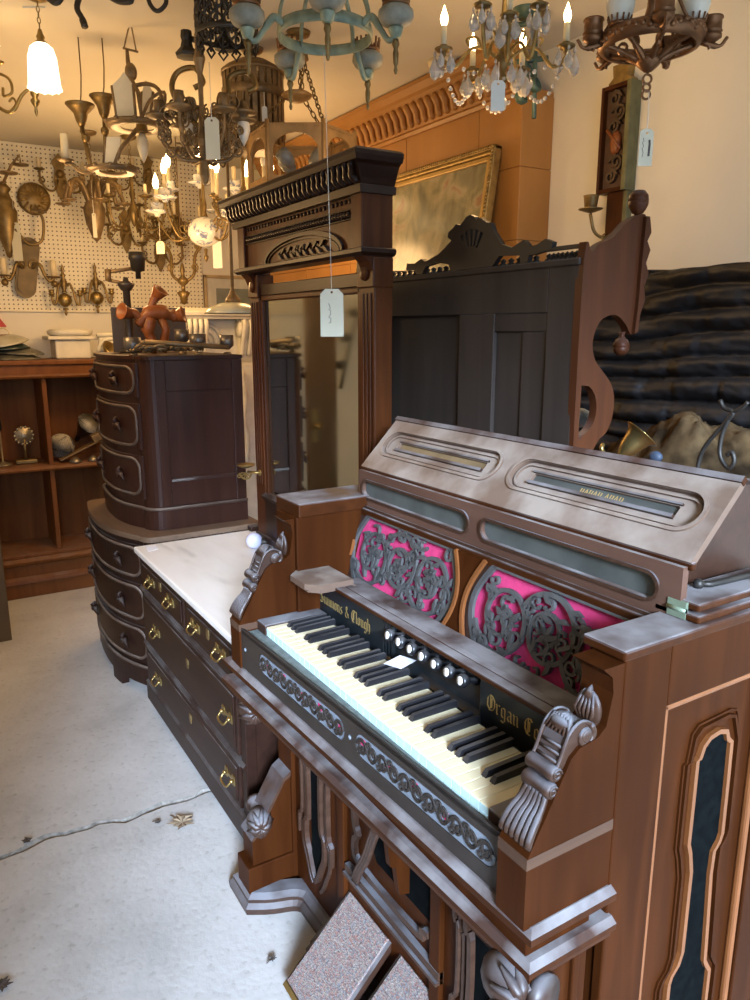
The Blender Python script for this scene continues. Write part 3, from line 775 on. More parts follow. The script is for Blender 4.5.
        b.prism(q, y0-sg*.003, y1+sg*.003, 'y'); part(b, 'dusty_slope', M_CARVE, lg)
        for (cx, cz, r) in ((.672,.245,.040),(.668,.585,.046)):
            ym2 = ym-.022*(1 if sg > 0 else 0); b = MB(); b.ball((cx, ym2, cz), r, (.85,1.05,.9), 16, 10)
            b.lathe([(r*.55,0),(r*.62,.012),(r*.5,.03),(r*.7,.034),(r*.7,.05)], (cx+.012, ym+sg*.01, cz), (.2,sg,.1), 14)
            for k in range(9):
                a = 2*PI*k/9
                d = V((math.cos(a)*.5, -.8, math.sin(a)*.8))
                b.tube([V((cx, ym2, cz))+V((-.25,-.95,.1)).normalized()*r*1.0, V((cx, ym2, cz))+(V((-.4,-.6,.1))+.7*d).normalized()*r*1.03, V((cx,ym2,cz))+V((math.cos(a),-.1,math.sin(a))).normalized()*r*.98], [.004,.011,.004], 6)
            part(b, 'carved_ball', M_CARVED, lg)
    # ---- base moulding, sweeping back between the feet
    b = MB()
    pth = [(.80,1.765),(.622,1.765),(.622,1.655)] + [(p.x, p.y) for p in bez((.66,1.632),(.70,1.61),(.735,1.612),(.75,1.585),6)] + [(.752,1.47),(.70,1.44),(.70,1.40),(.735,1.385),(.735,1.015),(.70,1.0),(.70,.96),(.752,.93)] + [(p.x, p.y) for p in bez((.75,.815),(.735,.788),(.70,.79),(.66,.768),6)] + [(.622,.745),(.622,.635),(.80,.635)]
    b.mould(pth, [(-.05,.0),(.010,.0),(.012,.018),(.002,.030),(.002,.040),(-.012,.052),(-.05,.055)])
    part(b, 'base_moulding', M_CARVED)
    # ---- treadles
    for (ya, yb) in ((1.368,1.180),(1.145,.962)):
        yc = (ya+yb)/2; p0 = V((.778, yc, .215)); p1 = V((.600, yc+.01, .018)); d = (p1-p0); ln = d.length; d.normalize()
        n = V((-d.z, 0, d.x)); n = n if n.z > 0 else -n
        m4 = Matrix(((0, d.x, n.x, p0.x), (1, d.y, n.y, p0.y), (0, d.z, n.z, p0.z), (0,0,0,1)))
        h = (ya-yb)/2
        b = MB(); b.T = m4; b.prism([(-h,0),(h,0),(h+.006,ln),(-h,ln)], -.016, 0, 'z'); b.T = None; pd = part(b, 'treadle', M_ORGD)
        b = MB(); b.T = m4; b.prism([(-h+.010,.008),(h-.010,.008),(h-.004,ln-.012),(-h+.010,ln-.012)], 0, .006, 'z'); b.T = None; part(b, 'treadle_carpet', M_CARPET, pd)
        b = MB(); b.T = m4; b.prism([(-h+.004,ln-.01),(h,ln-.01),(h,ln+.002),(-h+.004,ln+.002)], 0, .008, 'z'); b.T = None; part(b, 'brass_strip', M_BRASSOLD, pd)
    return t
build_organ()
# torn scrap of paper on the keys
b = MB(); c = onz(398, 662, .836)
b.put([(c.x-.03,c.y+.012,.8345),(c.x-.012,c.y-.030,.8345),(c.x+.036,c.y-.018,.8375),(c.x+.02,c.y+.022,.8385)], [(0,1,2,3)])
b.put([(c.x-.03,c.y+.012,.8350),(c.x-.012,c.y-.030,.8350),(c.x+.036,c.y-.018,.8380),(c.x+.02,c.y+.022,.8390)], [(3,2,1,0)])
tag(b.build('paper_scrap', plain('white_paper', (.80,.81,.85), .8, 0, .03)), 'small torn scrap of white paper lying on the organ keys', 'paper')
# ================================================================== FURNITURE
M_DRS = wood('dark_dresser_wood', (.020,.0085,.0055), (.045,.020,.0125), 'y', 1, .4, .5, dustcol=(.20,.19,.18), spec=.15)
M_TOW = wood('dark_chest_wood', (.030,.0105,.0065), (.062,.023,.0135), 'z', 1, .36, .5, dustcol=(.22,.19,.16), spec=.2)
M_TOWTOP = wood('chest_top_wood', (.14,.085,.05), (.22,.14,.085), 'y', 1, .55)
M_MIRW = wood('mirror_frame_wood', (.050,.0145,.0038), (.135,.041,.0105), 'z', 1, .38, .25, spec=.15)
M_MIRD = wood('mirror_dark_carving', (.018,.0065,.0028), (.040,.0145,.006), 'y', 1, .38, .25, spec=.2)
M_DESK = wood('desk_wood', (.17,.060,.016), (.30,.115,.032), 'z', 1, .45, .2, spec=.15)
M_DESKB = wood('desk_back_boards', (.15,.052,.014), (.30,.112,.030), 'z', .6, .55, spec=.12)
M_DOORB = wood('brown_door_paint', (.115,.06,.014), (.155,.085,.022), 'z', .5, .5)
M_BRASS = plain('bright_brass', (.40,.285,.105), .32, .9, .35)
M_BRASSD = plain('aged_brass', (.26,.175,.065), .42, .65, .4, 20)
M_GOLD = plain('gilt_frame', (.40,.26,.08), .4, .55, .4, 40)
def mk_marble():
    m, nt, b = newmat('white_marble')
    n = nd(nt, 'TexNoise'); n.inputs['Scale'].default_value = 1; n.inputs['Detail'].default_value = 8; n.inputs['Distortion'].default_value = 1.2
    nt.links.new(coords(nt, (7, 2.2, 4), (0,0,.5)), n.inputs['Vector'])
    r = ramp(nt, n.outputs[0], [(.32, (.62,.59,.53)), (.44, (.80,.77,.70)), (.62, (.87,.84,.78))])
    nt.links.new(r.outputs[0], b.inputs['Base Color']); b.inputs['Roughness'].default_value = .3
    return m
M_MARBLE = mk_marble()
def mk_mirror():
    m, nt, b = newmat('old_mirror_glass')
    b.inputs['Base Color'].default_value = (.62,.64,.56,1); b.inputs['Metallic'].default_value = 1; b.inputs['Roughness'].default_value = .03
    n = nd(nt, 'TexNoise'); n.inputs['Scale'].default_value = 4
    nt.links.new(coords(nt), n.inputs['Vector'])
    r = ramp(nt, n.outputs[0], [(.3, (.03,)*3), (.75, (.09,)*3)]); nt.links.new(r.outputs[0], b.inputs['Roughness'])
    return m
M_MIRROR = mk_mirror()

def bail_pull(par, x, y, z, name='drawer_pull', w=.058):
    b = MB(); h = w/2
    for s in (-1, 1):
        b.prism([(y+s*h-.012,z-.012),(y+s*h+.012,z-.016),(y+s*h+.015,z),(y+s*h+.010,z+.018),(y+s*h-.008,z+.014)], x-.003, x, 'x')
        b.ball((x-.008, y+s*h, z), .007)
    b.prism([(y-h,z-.004),(y+h,z-.004),(y+h,z+.006),(y-h,z+.006)], x-.0025, x, 'x')
    b.tube(smooth([(x-.010,y-h,z),(x-.022,y-h+.004,z-.014),(x-.024,y,z-.018),(x-.022,y+h-.004,z-.014),(x-.010,y+h,z)], 4), .0034, 7)
    return b.build(name, M_BRASS, par)
def escutcheon(par, x, y, z):
    b = MB(); b.prism([(y-.009,z-.016),(y+.009,z-.016),(y+.012,z),(y+.009,z+.016),(y-.009,z+.016),(y-.012,z)], x-.003, x, 'x')
    b.build('escutcheon', M_BRASSD, par)

def build_dresser():
    t = thing('marble_top_dresser', 'low dark wooden dresser with a white marble top and brass bail pulls beside the organ', 'dresser', (.95, 2.39, 0))
    X0, Y0, Y1, ZB, ZT = .712, 1.855, 2.925, .045, .676
    b = MB(); b.slab(X0, 1.20, Y0, Y1, ZB, ZT, .004)
    b.slab(X0-.006, X0+.03, Y0-.003, Y0+.035, ZB, ZT, .004); b.slab(X0-.006, X0+.03, Y1-.035, Y1+.003, ZB, ZT, .004)
    b.slab(X0-.014, 1.2, Y0-.006, Y1+.006, ZB, .125, .006)
    for z in (.130, .302, .535): b.mould([(X0, Y1), (X0, Y0)], [(0,z-.012),(.010,z-.012),(.016,z-.002),(.008,z+.006),(0,z+.008)])
    t_body = b.build('body', M_DRS, t)
    b = MB(); b.slab(.688, 1.205, Y0-.02, Y1+.012, ZT, .700, .005); b.build('marble_top', M_MARBLE, t)
    b = MB(); b.slab(X0-.010, X0, 2.335, 2.352, .53, .672, .003); b.build('drawer_divider', M_DRS, t_body)
    def drawer(y0, y1, z0, z1, pulls, esc):
        b = MB(); b.slab(X0-.013, X0+.02, y0, y1, z0, z1, .005)
        b.slab(X0-.017, X0, y0+.018, y1-.018, z0+.016, z1-.016, .004)
        d = b.build('drawer', M_DRS, t)
        for y in pulls: bail_pull(d, X0-.017, y, (z0+z1)/2+.005)
        if esc: escutcheon(d, X0-.017, esc, (z0+z1)/2+.022)
    drawer(2.36, 2.885, .550, .664, (2.73, 2.49), 2.61)
    drawer(1.895, 2.328, .550, .664, (2.22, 1.99), 2.10)
    drawer(1.895, 2.885, .318, .520, (2.70, 1.96), 2.33)
    drawer(1.895, 2.885, .142, .288, (2.72, 1.96), 2.33)
    for y in (Y0+.05, Y1-.05):
        for x in (X0+.05, 1.15):
            b = MB(); b.lathe([(.003,-.008),(.018,-.008),(.02,0),(.018,.008),(.003,.008)], (x, y, .0205), (1,0,0), 14); b.tube([(x,y,.02),(x,y,.055)], .006)
            b.build('caster', M_PORC, t)
    return t
build_dresser()

def build_mirror():
    t = thing('dresser_mirror', 'tall carved dark wood mirror with a heavy cornice standing on the marble top', 'mirror', (1.16, 2.28, .70))
    YA, YB = 1.84, 2.735; XF, XBk = 1.135, 1.195
    for (y0, y1) in ((YA, YA+.085), (YB-.085, YB)):
        b = MB(); b.slab(XF, XBk, y0, y1, .702, 1.70, .003)
        for k in (-1, 0, 1): b.slab(XF-.004, XF, (y0+y1)/2+k*.02-.006, (y0+y1)/2+k*.02+.006, .95, 1.64, .003)
        b.slab(XF-.006, XBk, y0-.003, y1+.003, 1.655, 1.735, .003)
        yc = (y0+y1)/2; b.lathe([(.022,0),(.020,.006),(.012,.006),(.006,.010),(0,.010)], (XF-.006, yc, 1.695), (-1,0,0), 16); b.build('frame_stile', M_MIRW, t)
    b = MB(); b.slab(XF+.005, XBk-.01, YA+.08, YB-.08, 1.660, 1.700, .003); b.build('top_rail', M_MIRD, t); b = MB(); b.slab(XF, XBk, YA+.08, YB-.08, .702, .905, .003)
    b.slab(XF-.010, XBk, YA-.004, YB+.004, .702, .75, .004); b.mould([(XF, YB-.085),(XF, YA+.085)], [(0,.895),(.012,.900),(.016,.912),(0,.922)])
    b.build('bottom_rail', M_MIRD, t)
    # bevelled inner slip and glass
    b = MB(); y0, y1, z0, z1 = YA+.085, YB-.085, .905, 1.66
    for (a, c, d, e) in ((y0, y0+.018, z0, z1), (y1-.018, y1, z0, z1), (y0, y1, z1-.018, z1), (y0, y1, z0, z0+.015)): b.slab(XF+.004, XF+.02, a, c, d, e, .004)
    b.build('inner_slip', M_MIRW, t)
    b = MB(); b.box(XF+.018, XF+.022, y0+.01, y1-.01, z0+.01, z1-.01); b.build('mirror_glass', M_MIRROR, t)
    # projecting frieze
    b = MB(); XZ = 1.096
    b.slab(XZ+.01, XBk, YA+.005, YB-.005, 1.755, 1.90, .002)
    for (y0, y1) in ((YA, YA+.06), (YB-.06, YB)):
        b.slab(XZ-.002, XBk, y0, y1, 1.752, 1.905, .003)
        b.prism([(XZ,1.752),(XZ+.002,1.742),(XZ+.022,1.722),(XZ+.034,1.695),(XF,1.690),(XBk,1.690),(XBk,1.752)], y0, y1, 'y')
    b.build('frieze', M_MIRW, t)
    b = MB(); b.mould([(XBk,YB+.008),(XZ-.004,YB+.008),(XZ-.004,YA-.008),(XBk,YA-.008)], [(-.06,1.738),(.0,1.738),(.010,1.746),(.010,1.756),(0,1.760),(-.06,1.760)])
    b.build('shelf_moulding', M_MIRD, t)
    b = MB()
    for k in range(44):                                          # rope
        y = YA+.075+(YB-YA-.15)*k/44; b.tube([(XZ+.008, y-.004, 1.845), (XZ+.002, y+.006, 1.853), (XZ+.008, y+.016, 1.861)], [.004,.007,.004], 6)
    b.slab(XZ+.004, XZ+.012, YA+.06, YB-.06, 1.838, 1.842, .001); b.slab(XZ+.004, XZ+.012, YA+.06, YB-.06, 1.864, 1.868, .001)
    for k in range(30):
        y = YA+.08+(YB-YA-.16)*k/29; b.ball((XZ+.008, y, 1.888), .007, (.6,1,1), 8, 5)
    b.build('rope_moulding', M_MIRD, t)
    b = MB(); yc = 2.23
    F = (V((XZ+.010,0,0)), V((0,1,0)), V((0,0,1)), V((-1,0,0)))
    b.ribbon([(yc+.27*math.cos(PI*i/20), 1.762+.068*math.sin(PI*i/20)) for i in range(21)], .012, F, 0, .010)
    b.ribbon([(yc+.25*math.cos(PI*i/20), 1.762+.055*math.sin(PI*i/20)) for i in range(21)], .004, F, 0, .006)
    b.build('arch_moulding', M_MIRD, t)
    b = MB(); r2 = random.Random(3)
    b.ribbon([(yc+.17-.34*i/12, 1.775+.012*math.sin(i*.9)+.012) for i in range(13)], .006, F, 0, .006)
    for i in range(15):
        y = yc+.16-.32*i/14; s = 1 if i % 2 else -1
        b.ribbon([(y,1.783),(y-.010,1.783+s*.010),(y-.028,1.783+s*.017)], [.004,.013,.001], F, .001, .010)
    for i in range(4): b.ball((XZ+.004, yc+.03-.02*i, 1.783+.008*(i % 2)), .010, (.6,1,1), 8, 6)
    b.build('leaf_carving', M_MIRD, t)
    # cornice: cove with carved leaves, then top slab
    b = MB(); pth = [(XBk,YB),(XZ,YB),(XZ,YA),(XBk,YA)]
    b.mould(pth, [(-.05,1.898),(.014,1.898),(.016,1.918),(.008,1.920),(-.05,1.920)])
    b.mould(pth, [(-.05,1.918),(.006,1.918),(.014,1.935),(.030,1.965),(.042,1.975),(-.05,1.975)])
    b.mould(pth, [(-.09,1.972),(.045,1.972),(.052,1.985),(.052,1.995),(.040,2.003),(-.09,2.003)])
    b.box(XZ, XBk, YA, YB, 1.90, 2.0)
    b.build('cornice', M_MIRD, t)
    b = MB()
    for k in range(30):
        y = YA+.0+(YB-YA)*k/29
        b.tube(smooth([(XZ-.010,y,1.924),(XZ-.024,y+.012,1.938),(XZ-.036,y-.003,1.958),(XZ-.046,y-.014,1.968)], 3), [.004]+[.010]*4+[.008]*4+[.003], 6)
    b.build('gadroon_carving', M_MIRD, t)
    # brass candle arm folded out from the left stile
    b = MB(); c = onx(246, 468, 1.10)
    b.tube([(XF, c.y-.06, c.z-.012), (XF-.02, c.y-.05, c.z-.012), (c.x, c.y-.02, c.z-.012)], .006, 8); b.lathe([(0,-.004),(.012,-.004),(.012,.004),(0,.004)], (XF-.001, c.y-.06, c.z-.012), (-1,0,0), 14)
    F = (V((c.x-.002, c.y, c.z-.02)), V((-.75,.66,0)), V((0,0,1)), V((.66,.75,0)))
    b.ribbon(arc(0,-.002,.022,180,360,14), .006, F, -.003, .003)
    for k in range(6):
        a = k*PI/5; b.ribbon([(0,0),(.020*math.cos(a+PI),.020*math.sin(a+PI))], .004, F, -.002, .002)
    b.ribbon(spiral(.028,-.012,.010,.003,90,1.3,14), .004, F, -.002, .002)
    arm = b.build('candle_arm', M_BRASS, t)
    b = MB(); b.lathe([(0,0),(.010,0),(.026,.006),(.036,.012),(.036,.015),(.02,.012),(0,.012)], (c.x, c.y, c.z+.0), (0,0,1), 20); b.build('drip_pan', M_BRASS, arm)
    return t
build_mirror()

# ------------------------------------------------------------------ bow fronted chests (large one below, small one on top)
def bow_outline(xn, xm, xf, yn, yf, r, xb, inset=0):
    """plan of a bow front, near corner rounded; list of (x,y)"""
    P = []
    n = 22; y0, y1 = yn+r, yf-r
    for i in range(n+1):
        y = y0+(y1-y0)*i/n; s = (i/n*2-1)
        P.append((xm + (xn-xm)*abs(s)**2.2*(1 if s < 0 else (xf-xm)/(xn-xm)) + inset, y))
    a0 = P[0]; near = [(a0[0]+r*1.0*(1-math.cos(t)), yn+inset+(a0[1]-yn-inset)*(1-math.sin(t))) for t in [PI/2*(k/7) for k in range(7, 0, -1)]]
    b0 = P[-1]; far = [(b0[0]+r*1.0*(1-math.cos(t)), yf-inset-(yf-inset-b0[1])*(1-math.sin(t))) for t in [PI/2*(k/7) for k in range(1, 8)]]
    return [(xb, yn+inset)] + near + P + far + [(xb, yf-inset)]
def xat(outl, y):
    best = None
    for (xa, ya), (xb_, yb_) in zip(outl, outl[1:]):
        if ya != yb_ and min(ya, yb_) <= y <= max(ya, yb_):
            x = xa+(xb_-xa)*(y-ya)/(yb_-ya); best = x if best is None else min(best, x)
    return best if best is not None else outl[1][0]
def carved_pull(par, x, y, z, s=1.0, mat=None):
    b = MB()
    for k in range(7):
        a = (k-3)/3; b.tube([(x-.004,y,z+.010*s),(x-.016*s,y+a*.026*s,z+.004*s-.004*abs(a)),(x-.008*s,y+a*.045*s,z-.010*s-.012*abs(a)*s)], [.006*s,.011*s,.004*s], 6)
    b.tube([(x-.005,y,z+.006*s),(x-.022*s,y,z+.022*s),(x-.010*s,y,z+.034*s)], [.010*s,.013*s,.005*s], 7)
    b.ball((x-.018*s, y, z), .013*s, (1,1.3,.9), 10, 7)
    return b.build('carved_pull', mat or M_TOW, par)
def bow_chest(name, label, loc, outl_args, z0, z1, plinth, rows, top_over, top_t, pulls, mats, foot=False, group=None):
    t = thing(name, label, 'chest of drawers', loc, group)
    body_m, top_m, bead_m = mats
    O = bow_outline(*outl_args); xb = outl_args[6]
    b = MB(); b.prism(O, z0+plinth*.98, z1-top_t, 'z')
    t_b = b.build('body', body_m, t)
    Op = bow_outline(*outl_args, inset=-.010)
    b = MB()
    if not foot: b.prism(Op, z0, z0+plinth, 'z')
    else:
        b.prism(Op, z0+.05, z0+plinth, 'z')
        sub = [i for i in range(1, len(Op)-1)]
        for a, c in ((1, 8), (len(Op)-9, len(Op)-2), (14, 18)):
            strip = Op[a:c]; inn = [(p[0]+.03, p[1]) for p in strip[::-1]]
            b.prism(strip+inn, z0, z0+.052, 'z')
        b.box(Op[0][0]-.30, Op[0][0], Op[0][1], Op[0][1]+.02, z0, z0+.05); b.box(xb-.06, xb, Op[-1][1]-.06, Op[-1][1], z0, z0+.05)
    b.build('plinth', body_m, t)
    b = MB(); e = [(p[0], p[1], z0+plinth+.004) for p in Op[:]]; b.tube(e, .007, 8)
    b.build('plinth_bead', bead_m, t)
    Ot = bow_outline(*outl_args, inset=-top_over)
    b = MB(); b.prism(Ot, z1-top_t, z1, 'z'); b.build('top', top_m, t)
    ya, yb = outl_args[3]+outl_args[5]*.72, outl_args[4]-outl_args[5]*.72
    for (za, zb) in rows:
        ys = [ya+(yb-ya)*i/26 for i in range(27)]
        fr = [(xat(O, y)-.010, y) for y in ys]; bk = [(xat(O, y)+.012, y) for y in ys[::-1]]
        b = MB(); b.prism(fr+bk, za, zb, 'z'); d = b.build('drawer', body_m, t)
        b = MB(); rc = min(.05, (zb-za)*.42); st_ = stadium(ya+.018, yb-.018, za+.014, zb-.014, 7, rc)
        den = []
        for p, q in zip(st_, st_[1:]+st_[:1]):
            m = max(1, int(abs(p[0]-q[0])/.03)); den += [(p[0]+(q[0]-p[0])*k/m, p[1]+(q[1]-p[1])*k/m) for k in range(m)]
        b.tube([(xat(O, y)-.011, y, z) for y, z in den], .0065, 7, closed=True)
        b.build('drawer_moulding', bead_m, d)
        for y in pulls: carved_pull(d, xat(O, y)-.012, y, (za+zb)/2, 1.0, body_m)
    return t, t_b, O
M_BEAD = wood('worn_bead', (.085,.055,.04), (.15,.105,.075), 'y', 2, .45, .5, dustcol=(.3,.27,.23))
bow_chest('bow_front_chest', 'wide dark bow front chest of drawers standing on the floor under the smaller chest', (.95, 3.37, 0),
          (.745, .655, .69, 2.965, 3.79, .05, 1.24), 0, .722, .13, [(.525,.675),(.335,.505),(.155,.315)], .016, .022, (3.14, 3.60), (M_DRS, M_TOWTOP, M_BEAD), True)
tw, tb, TO = bow_chest('small_chest', 'small dark chest of three drawers with rounded front corners stacked on the bow front chest', (.98, 3.38, .722),
          (.79, .73, .75, 3.045, 3.72, .075, 1.215), .7225, 1.437, .085, [(1.272,1.408),(1.058,1.245),(.850,1.032)], .010, .014, (3.23, 3.56), (M_TOW, M_TOW, M_BEAD))
b = MB()
b.slab(.845, .885, 3.037, 3.046, .82, 1.42, .003); b.slab(1.168, 1.214, 3.037, 3.046, .82, 1.42, .003)
b.slab(.885, 1.168, 3.037, 3.046, 1.295, 1.42, .003); b.slab(.885, 1.168, 3.037, 3.046, .82, .925, .003)
b.mould([(.885,3.039),(1.168,3.039)], [(0,.925),(.006,.925),(.004,.934),(0,.936)])
b.build('side_panel_frame', M_TOW, tw)

# ------------------------------------------------------------------ open shelved secretary against the far wall
def build_desk():
    t = thing('secretary_bookcase', 'reddish wooden open secretary bookcase holding lamp parts against the far wall', 'bookcase', (.6, 4.82, 0))
    x0, x1, yf, yb = .10, 1.12, 4.68, 5.02
    b = MB(); b.slab(x0, x1, yb-.015, yb, .0, 1.37, .002); b.build('back_panel', M_DESKB, t)
    for (a, c) in ((x0, x0+.03), (x1-.03, x1)):
        b = MB(); b.slab(a, c, yf, yb, .0, 1.37, .003); b.build('side_panel', M_DESK, t)
    b = MB(); b.slab(x0-.03, x1+.03, yf-.03, yb, 1.345, 1.372, .006); b.slab(x0, x1, yf-.01, yf+.02, 1.285, 1.345, .003)
    b.mould([(x0,yf-.01),(x1,yf-.01)], [(0,1.268),(.014,1.272),(.020,1.282),(.012,1.290),(0,1.292)]); b.build('top', M_DESK, t)
    b = MB(); b.slab(x0, x1, yf-.02, yb, .742, .768, .004); b.mould([(x0,yf-.02),(x1,yf-.02)], [(0,.738),(.010,.742),(.014,.752),(.008,.762),(0,.766)]); b.build('shelf', M_DESK, t)
    b = MB(); b.slab(x0, x1, yf-.03, yb, .235, .255, .004); b.build('shelf', M_DESK, t)
    for x in (.665,):
        b = MB(); b.slab(x-.013, x+.013, yf+.01, yb-.01, .768, 1.285, .003); b.build('partition', M_DESK, t)
        b = MB(); b.slab(x-.013, x+.013, yf+.01, yb-.01, .255, .742, .003); b.build('partition', M_DESK, t)
    b = MB(); b.slab(x0-.01, x1+.01, yf-.05, yb, .0, .09, .006); b.mould([(x0,yf-.05),(x1,yf-.05)], [(0,.085),(.012,.09),(.006,.11),(-.015,.125),(-.02,.085)])
    b.mould([(x0,yf-.03),(x1,yf-.03)], [(0,.19),(.016,.20),(.02,.215),(.006,.232),(0,.235)]); b.slab(x0, x1, yf-.025, yb, .10, .20, .003); b.build('plinth', M_DESK, t)
    return t
build_desk()
# tall brown door leaf at the left edge of the picture
t = thing('door_leaf', 'tall narrow brown door leaf standing on the floor at the left edge of the view', 'door', (.2, 4.01, 0))
b = MB(); b.slab(.105, .302, 4.0, 4.035, .0, 2.0, .004); b.build('panel', M_DOORB, t)
b = MB(); b.slab(.245, .275, 3.996, 4.0, .88, 1.08, .002); b.lathe([(.008,0),(.008,.025),(.014,.030),(.022,.042),(.020,.054),(0,.060)], (.26, 3.997, .98), (0,-1,0), 16); b.build('knob', M_BRASS, t)
# ------------------------------------------------------------------ organ top (etagere) standing backwards behind the organ
M_ETB = wood('grey_black_back_boards', (.034,.026,.021), (.066,.050,.040), 'z', .7, .6, .3, spec=.2)
M_ETS = wood('etagere_side_wood', (.058,.018,.007), (.115,.036,.012), 'z', 1, .4, .2, spec=.15)
M_ETK = plain('black_stained_wood', (.014,.012,.011), .5, 0, .3, 20)
def build_etagere():
    t = thing('etagere_top', 'tall wooden etagere with scalloped crest seen from its dark back behind the organ', 'etagere', (1.42, 1.70, 0))
    X0, X1 = 1.335, 1.36; YA, YB = 1.275, 2.14
    b = MB(); b.slab(X0+.012, X1, YA, YB, .0, 1.685, .002)
    b.slab(X0, X1, YA, 1.37, .0, 1.69, .002); b.slab(X0, X1, 1.37, YB, 1.58, 1.69, .002); b.slab(X0, X1, 1.565, 1.712, .0, 1.58, .002); b.slab(X0+.003, X1, 1.37, 1.565, 1.535, 1.58, .002)
    b.slab(X0+.006, X1, 1.365, 1.46, .0, 1.54, .002); b.slab(X0, X1, YB-.05, YB, 0, 1.58, .002)
    b.slab(X0-.006, X1+.01, YA-.004, YB+.004, 1.684, 1.700, .003); b.build('back_panel', M_ETB, t)
    pts = [(2.13,1.716),(2.13,1.724),(1.989,1.716),(1.985,1.737),(1.942,1.734),(1.912,1.745),(1.889,1.735),(1.85,1.744),(1.817,1.754),(1.79,1.768),(1.765,1.783),(1.782,1.793),(1.780,1.806),(1.758,1.815),(1.745,1.824),(1.725,1.820),(1.712,1.828),(1.700,1.838),(1.681,1.841),(1.665,1.834),(1.656,1.824),(1.640,1.829),(1.625,1.820),(1.612,1.813),(1.599,1.812),(1.589,1.793),(1.576,1.778),(1.552,1.754),(1.512,1.742),(1.47,1.757),(1.458,1.748),(1.448,1.738),(1.42,1.742),(1.394,1.752),(1.369,1.743),(1.372,1.728),(1.43,1.719),(1.448,1.719),(1.452,1.702),(1.478,1.702),(1.482,1.722),(1.56,1.726),(1.585,1.702),(1.765,1.702),(1.775,1.720),(1.83,1.728),(1.885,1.722),(1.905,1.702),(1.935,1.702),(1.945,1.716)]
    slits = []
    for k in range(5):
        an = math.radians(60+15*k); c0 = (1.675, 1.715); d = (-math.cos(an), math.sin(an)); q = (d[1], -d[0])
        slits.append([(c0[0]+d[0]*.045+q[0]*.003, c0[1]+d[1]*.045+q[1]*.003), (c0[0]+d[0]*.045-q[0]*.003, c0[1]+d[1]*.045-q[1]*.003), (c0[0]+d[0]*.088-q[0]*.006, c0[1]+d[1]*.088-q[1]*.006), (c0[0]+d[0]*.088+q[0]*.006, c0[1]+d[1]*.088+q[1]*.006)])
    b = MB(); b.prism(pts, 1.340, 1.355, 'x', slits); b.build('crest', M_ETK, t)
    b = MB()
    for k in range(9): b.lathe([(.010,0),(.012,.006),(.006,.010),(.009,.016),(0,.022)], (1.372, 1.29+.015*k, 1.70), (0,0,1), 8)
    for k in range(22): b.lathe([(.010,0),(.012,.006),(.006,.010),(.009,.016),(0,.022)], (1.372, 1.455+.031*k, 1.70), (0,0,1), 8)
    b.slab(1.364, 1.380, YA, YB, 1.696, 1.702, .002); b.build('spindle_gallery', M_ETK, t)
    b = MB(); b.slab(1.343, 1.352, 1.272, 1.42, 1.722, 1.732, .002); b.build('gallery_rail', M_ETK, t)
    out = [(1.345,1.0),(1.336,1.25),(1.336,1.700),(1.36,1.712),(1.378,1.728),(1.40,1.738),(1.424,1.747),(1.45,1.768),(1.471,1.785),(1.495,1.797),(1.521,1.806),(1.534,1.80),(1.540,1.765),(1.530,1.745),(1.541,1.725),(1.531,1.695),(1.541,1.675),(1.531,1.64),(1.536,1.61),(1.524,1.575),(1.520,1.535),(1.508,1.530),(1.490,1.552),(1.460,1.572),(1.432,1.573),(1.405,1.562),(1.388,1.540),(1.380,1.505),(1.392,1.470),(1.418,1.445),(1.452,1.412),(1.466,1.38),(1.466,1.335),(1.448,1.295),(1.415,1.268),(1.39,1.20),(1.40,1.0)]
    hole = [(1.352,1.412),(1.378,1.408),(1.398,1.388),(1.407,1.360),(1.404,1.33),(1.388,1.305),(1.365,1.292),(1.352,1.29)]
    for y in (1.262,):
        b = MB(); b.prism([(p.x,p.y) for p in smooth(out, 4)], y, y+.022, 'y', [[(p.x,p.y) for p in smooth(hole+[hole[0]], 4)[:-1]]]); s = b.build('side_bracket', M_ETS, t)
        b = MB(); b.prism([(1.524,1.80),(1.536,1.80),(1.545,1.765),(1.533,1.745),(1.546,1.725),(1.534,1.695),(1.546,1.672),(1.534,1.64),(1.540,1.61),(1.527,1.575),(1.524,1.535),(1.512,1.53),(1.518,1.60),(1.520,1.70)], y-.010, y+.032, 'y'); b.build('carved_edge', M_ETS, s)
        b = MB(); b.lathe([(0,0),(.010,0),(.010,.006),(.006,.012),(.008,.020),(.013,.022),(.018,.030),(.023,.040),(.0235,.048),(.0215,.049),(.0235,.050),(.022,.062),(.014,.072),(0,.075)], (1.516, y+.011, 1.786), (0,0,1), 18); b.build('ball_finial', M_ETS, s)
        b = MB(); b.lathe([(0,0),(.008,0),(.006,.010),(.009,.016),(.014,.018),(.019,.028),(.020,.036),(.0185,.037),(.020,.038),(.017,.048),(.010,.055),(0,.057)], (1.492, y+.011, 1.535), (0,0,-1), 18); b.build('drop_finial', M_ETS, s)
    return t
build_etagere()

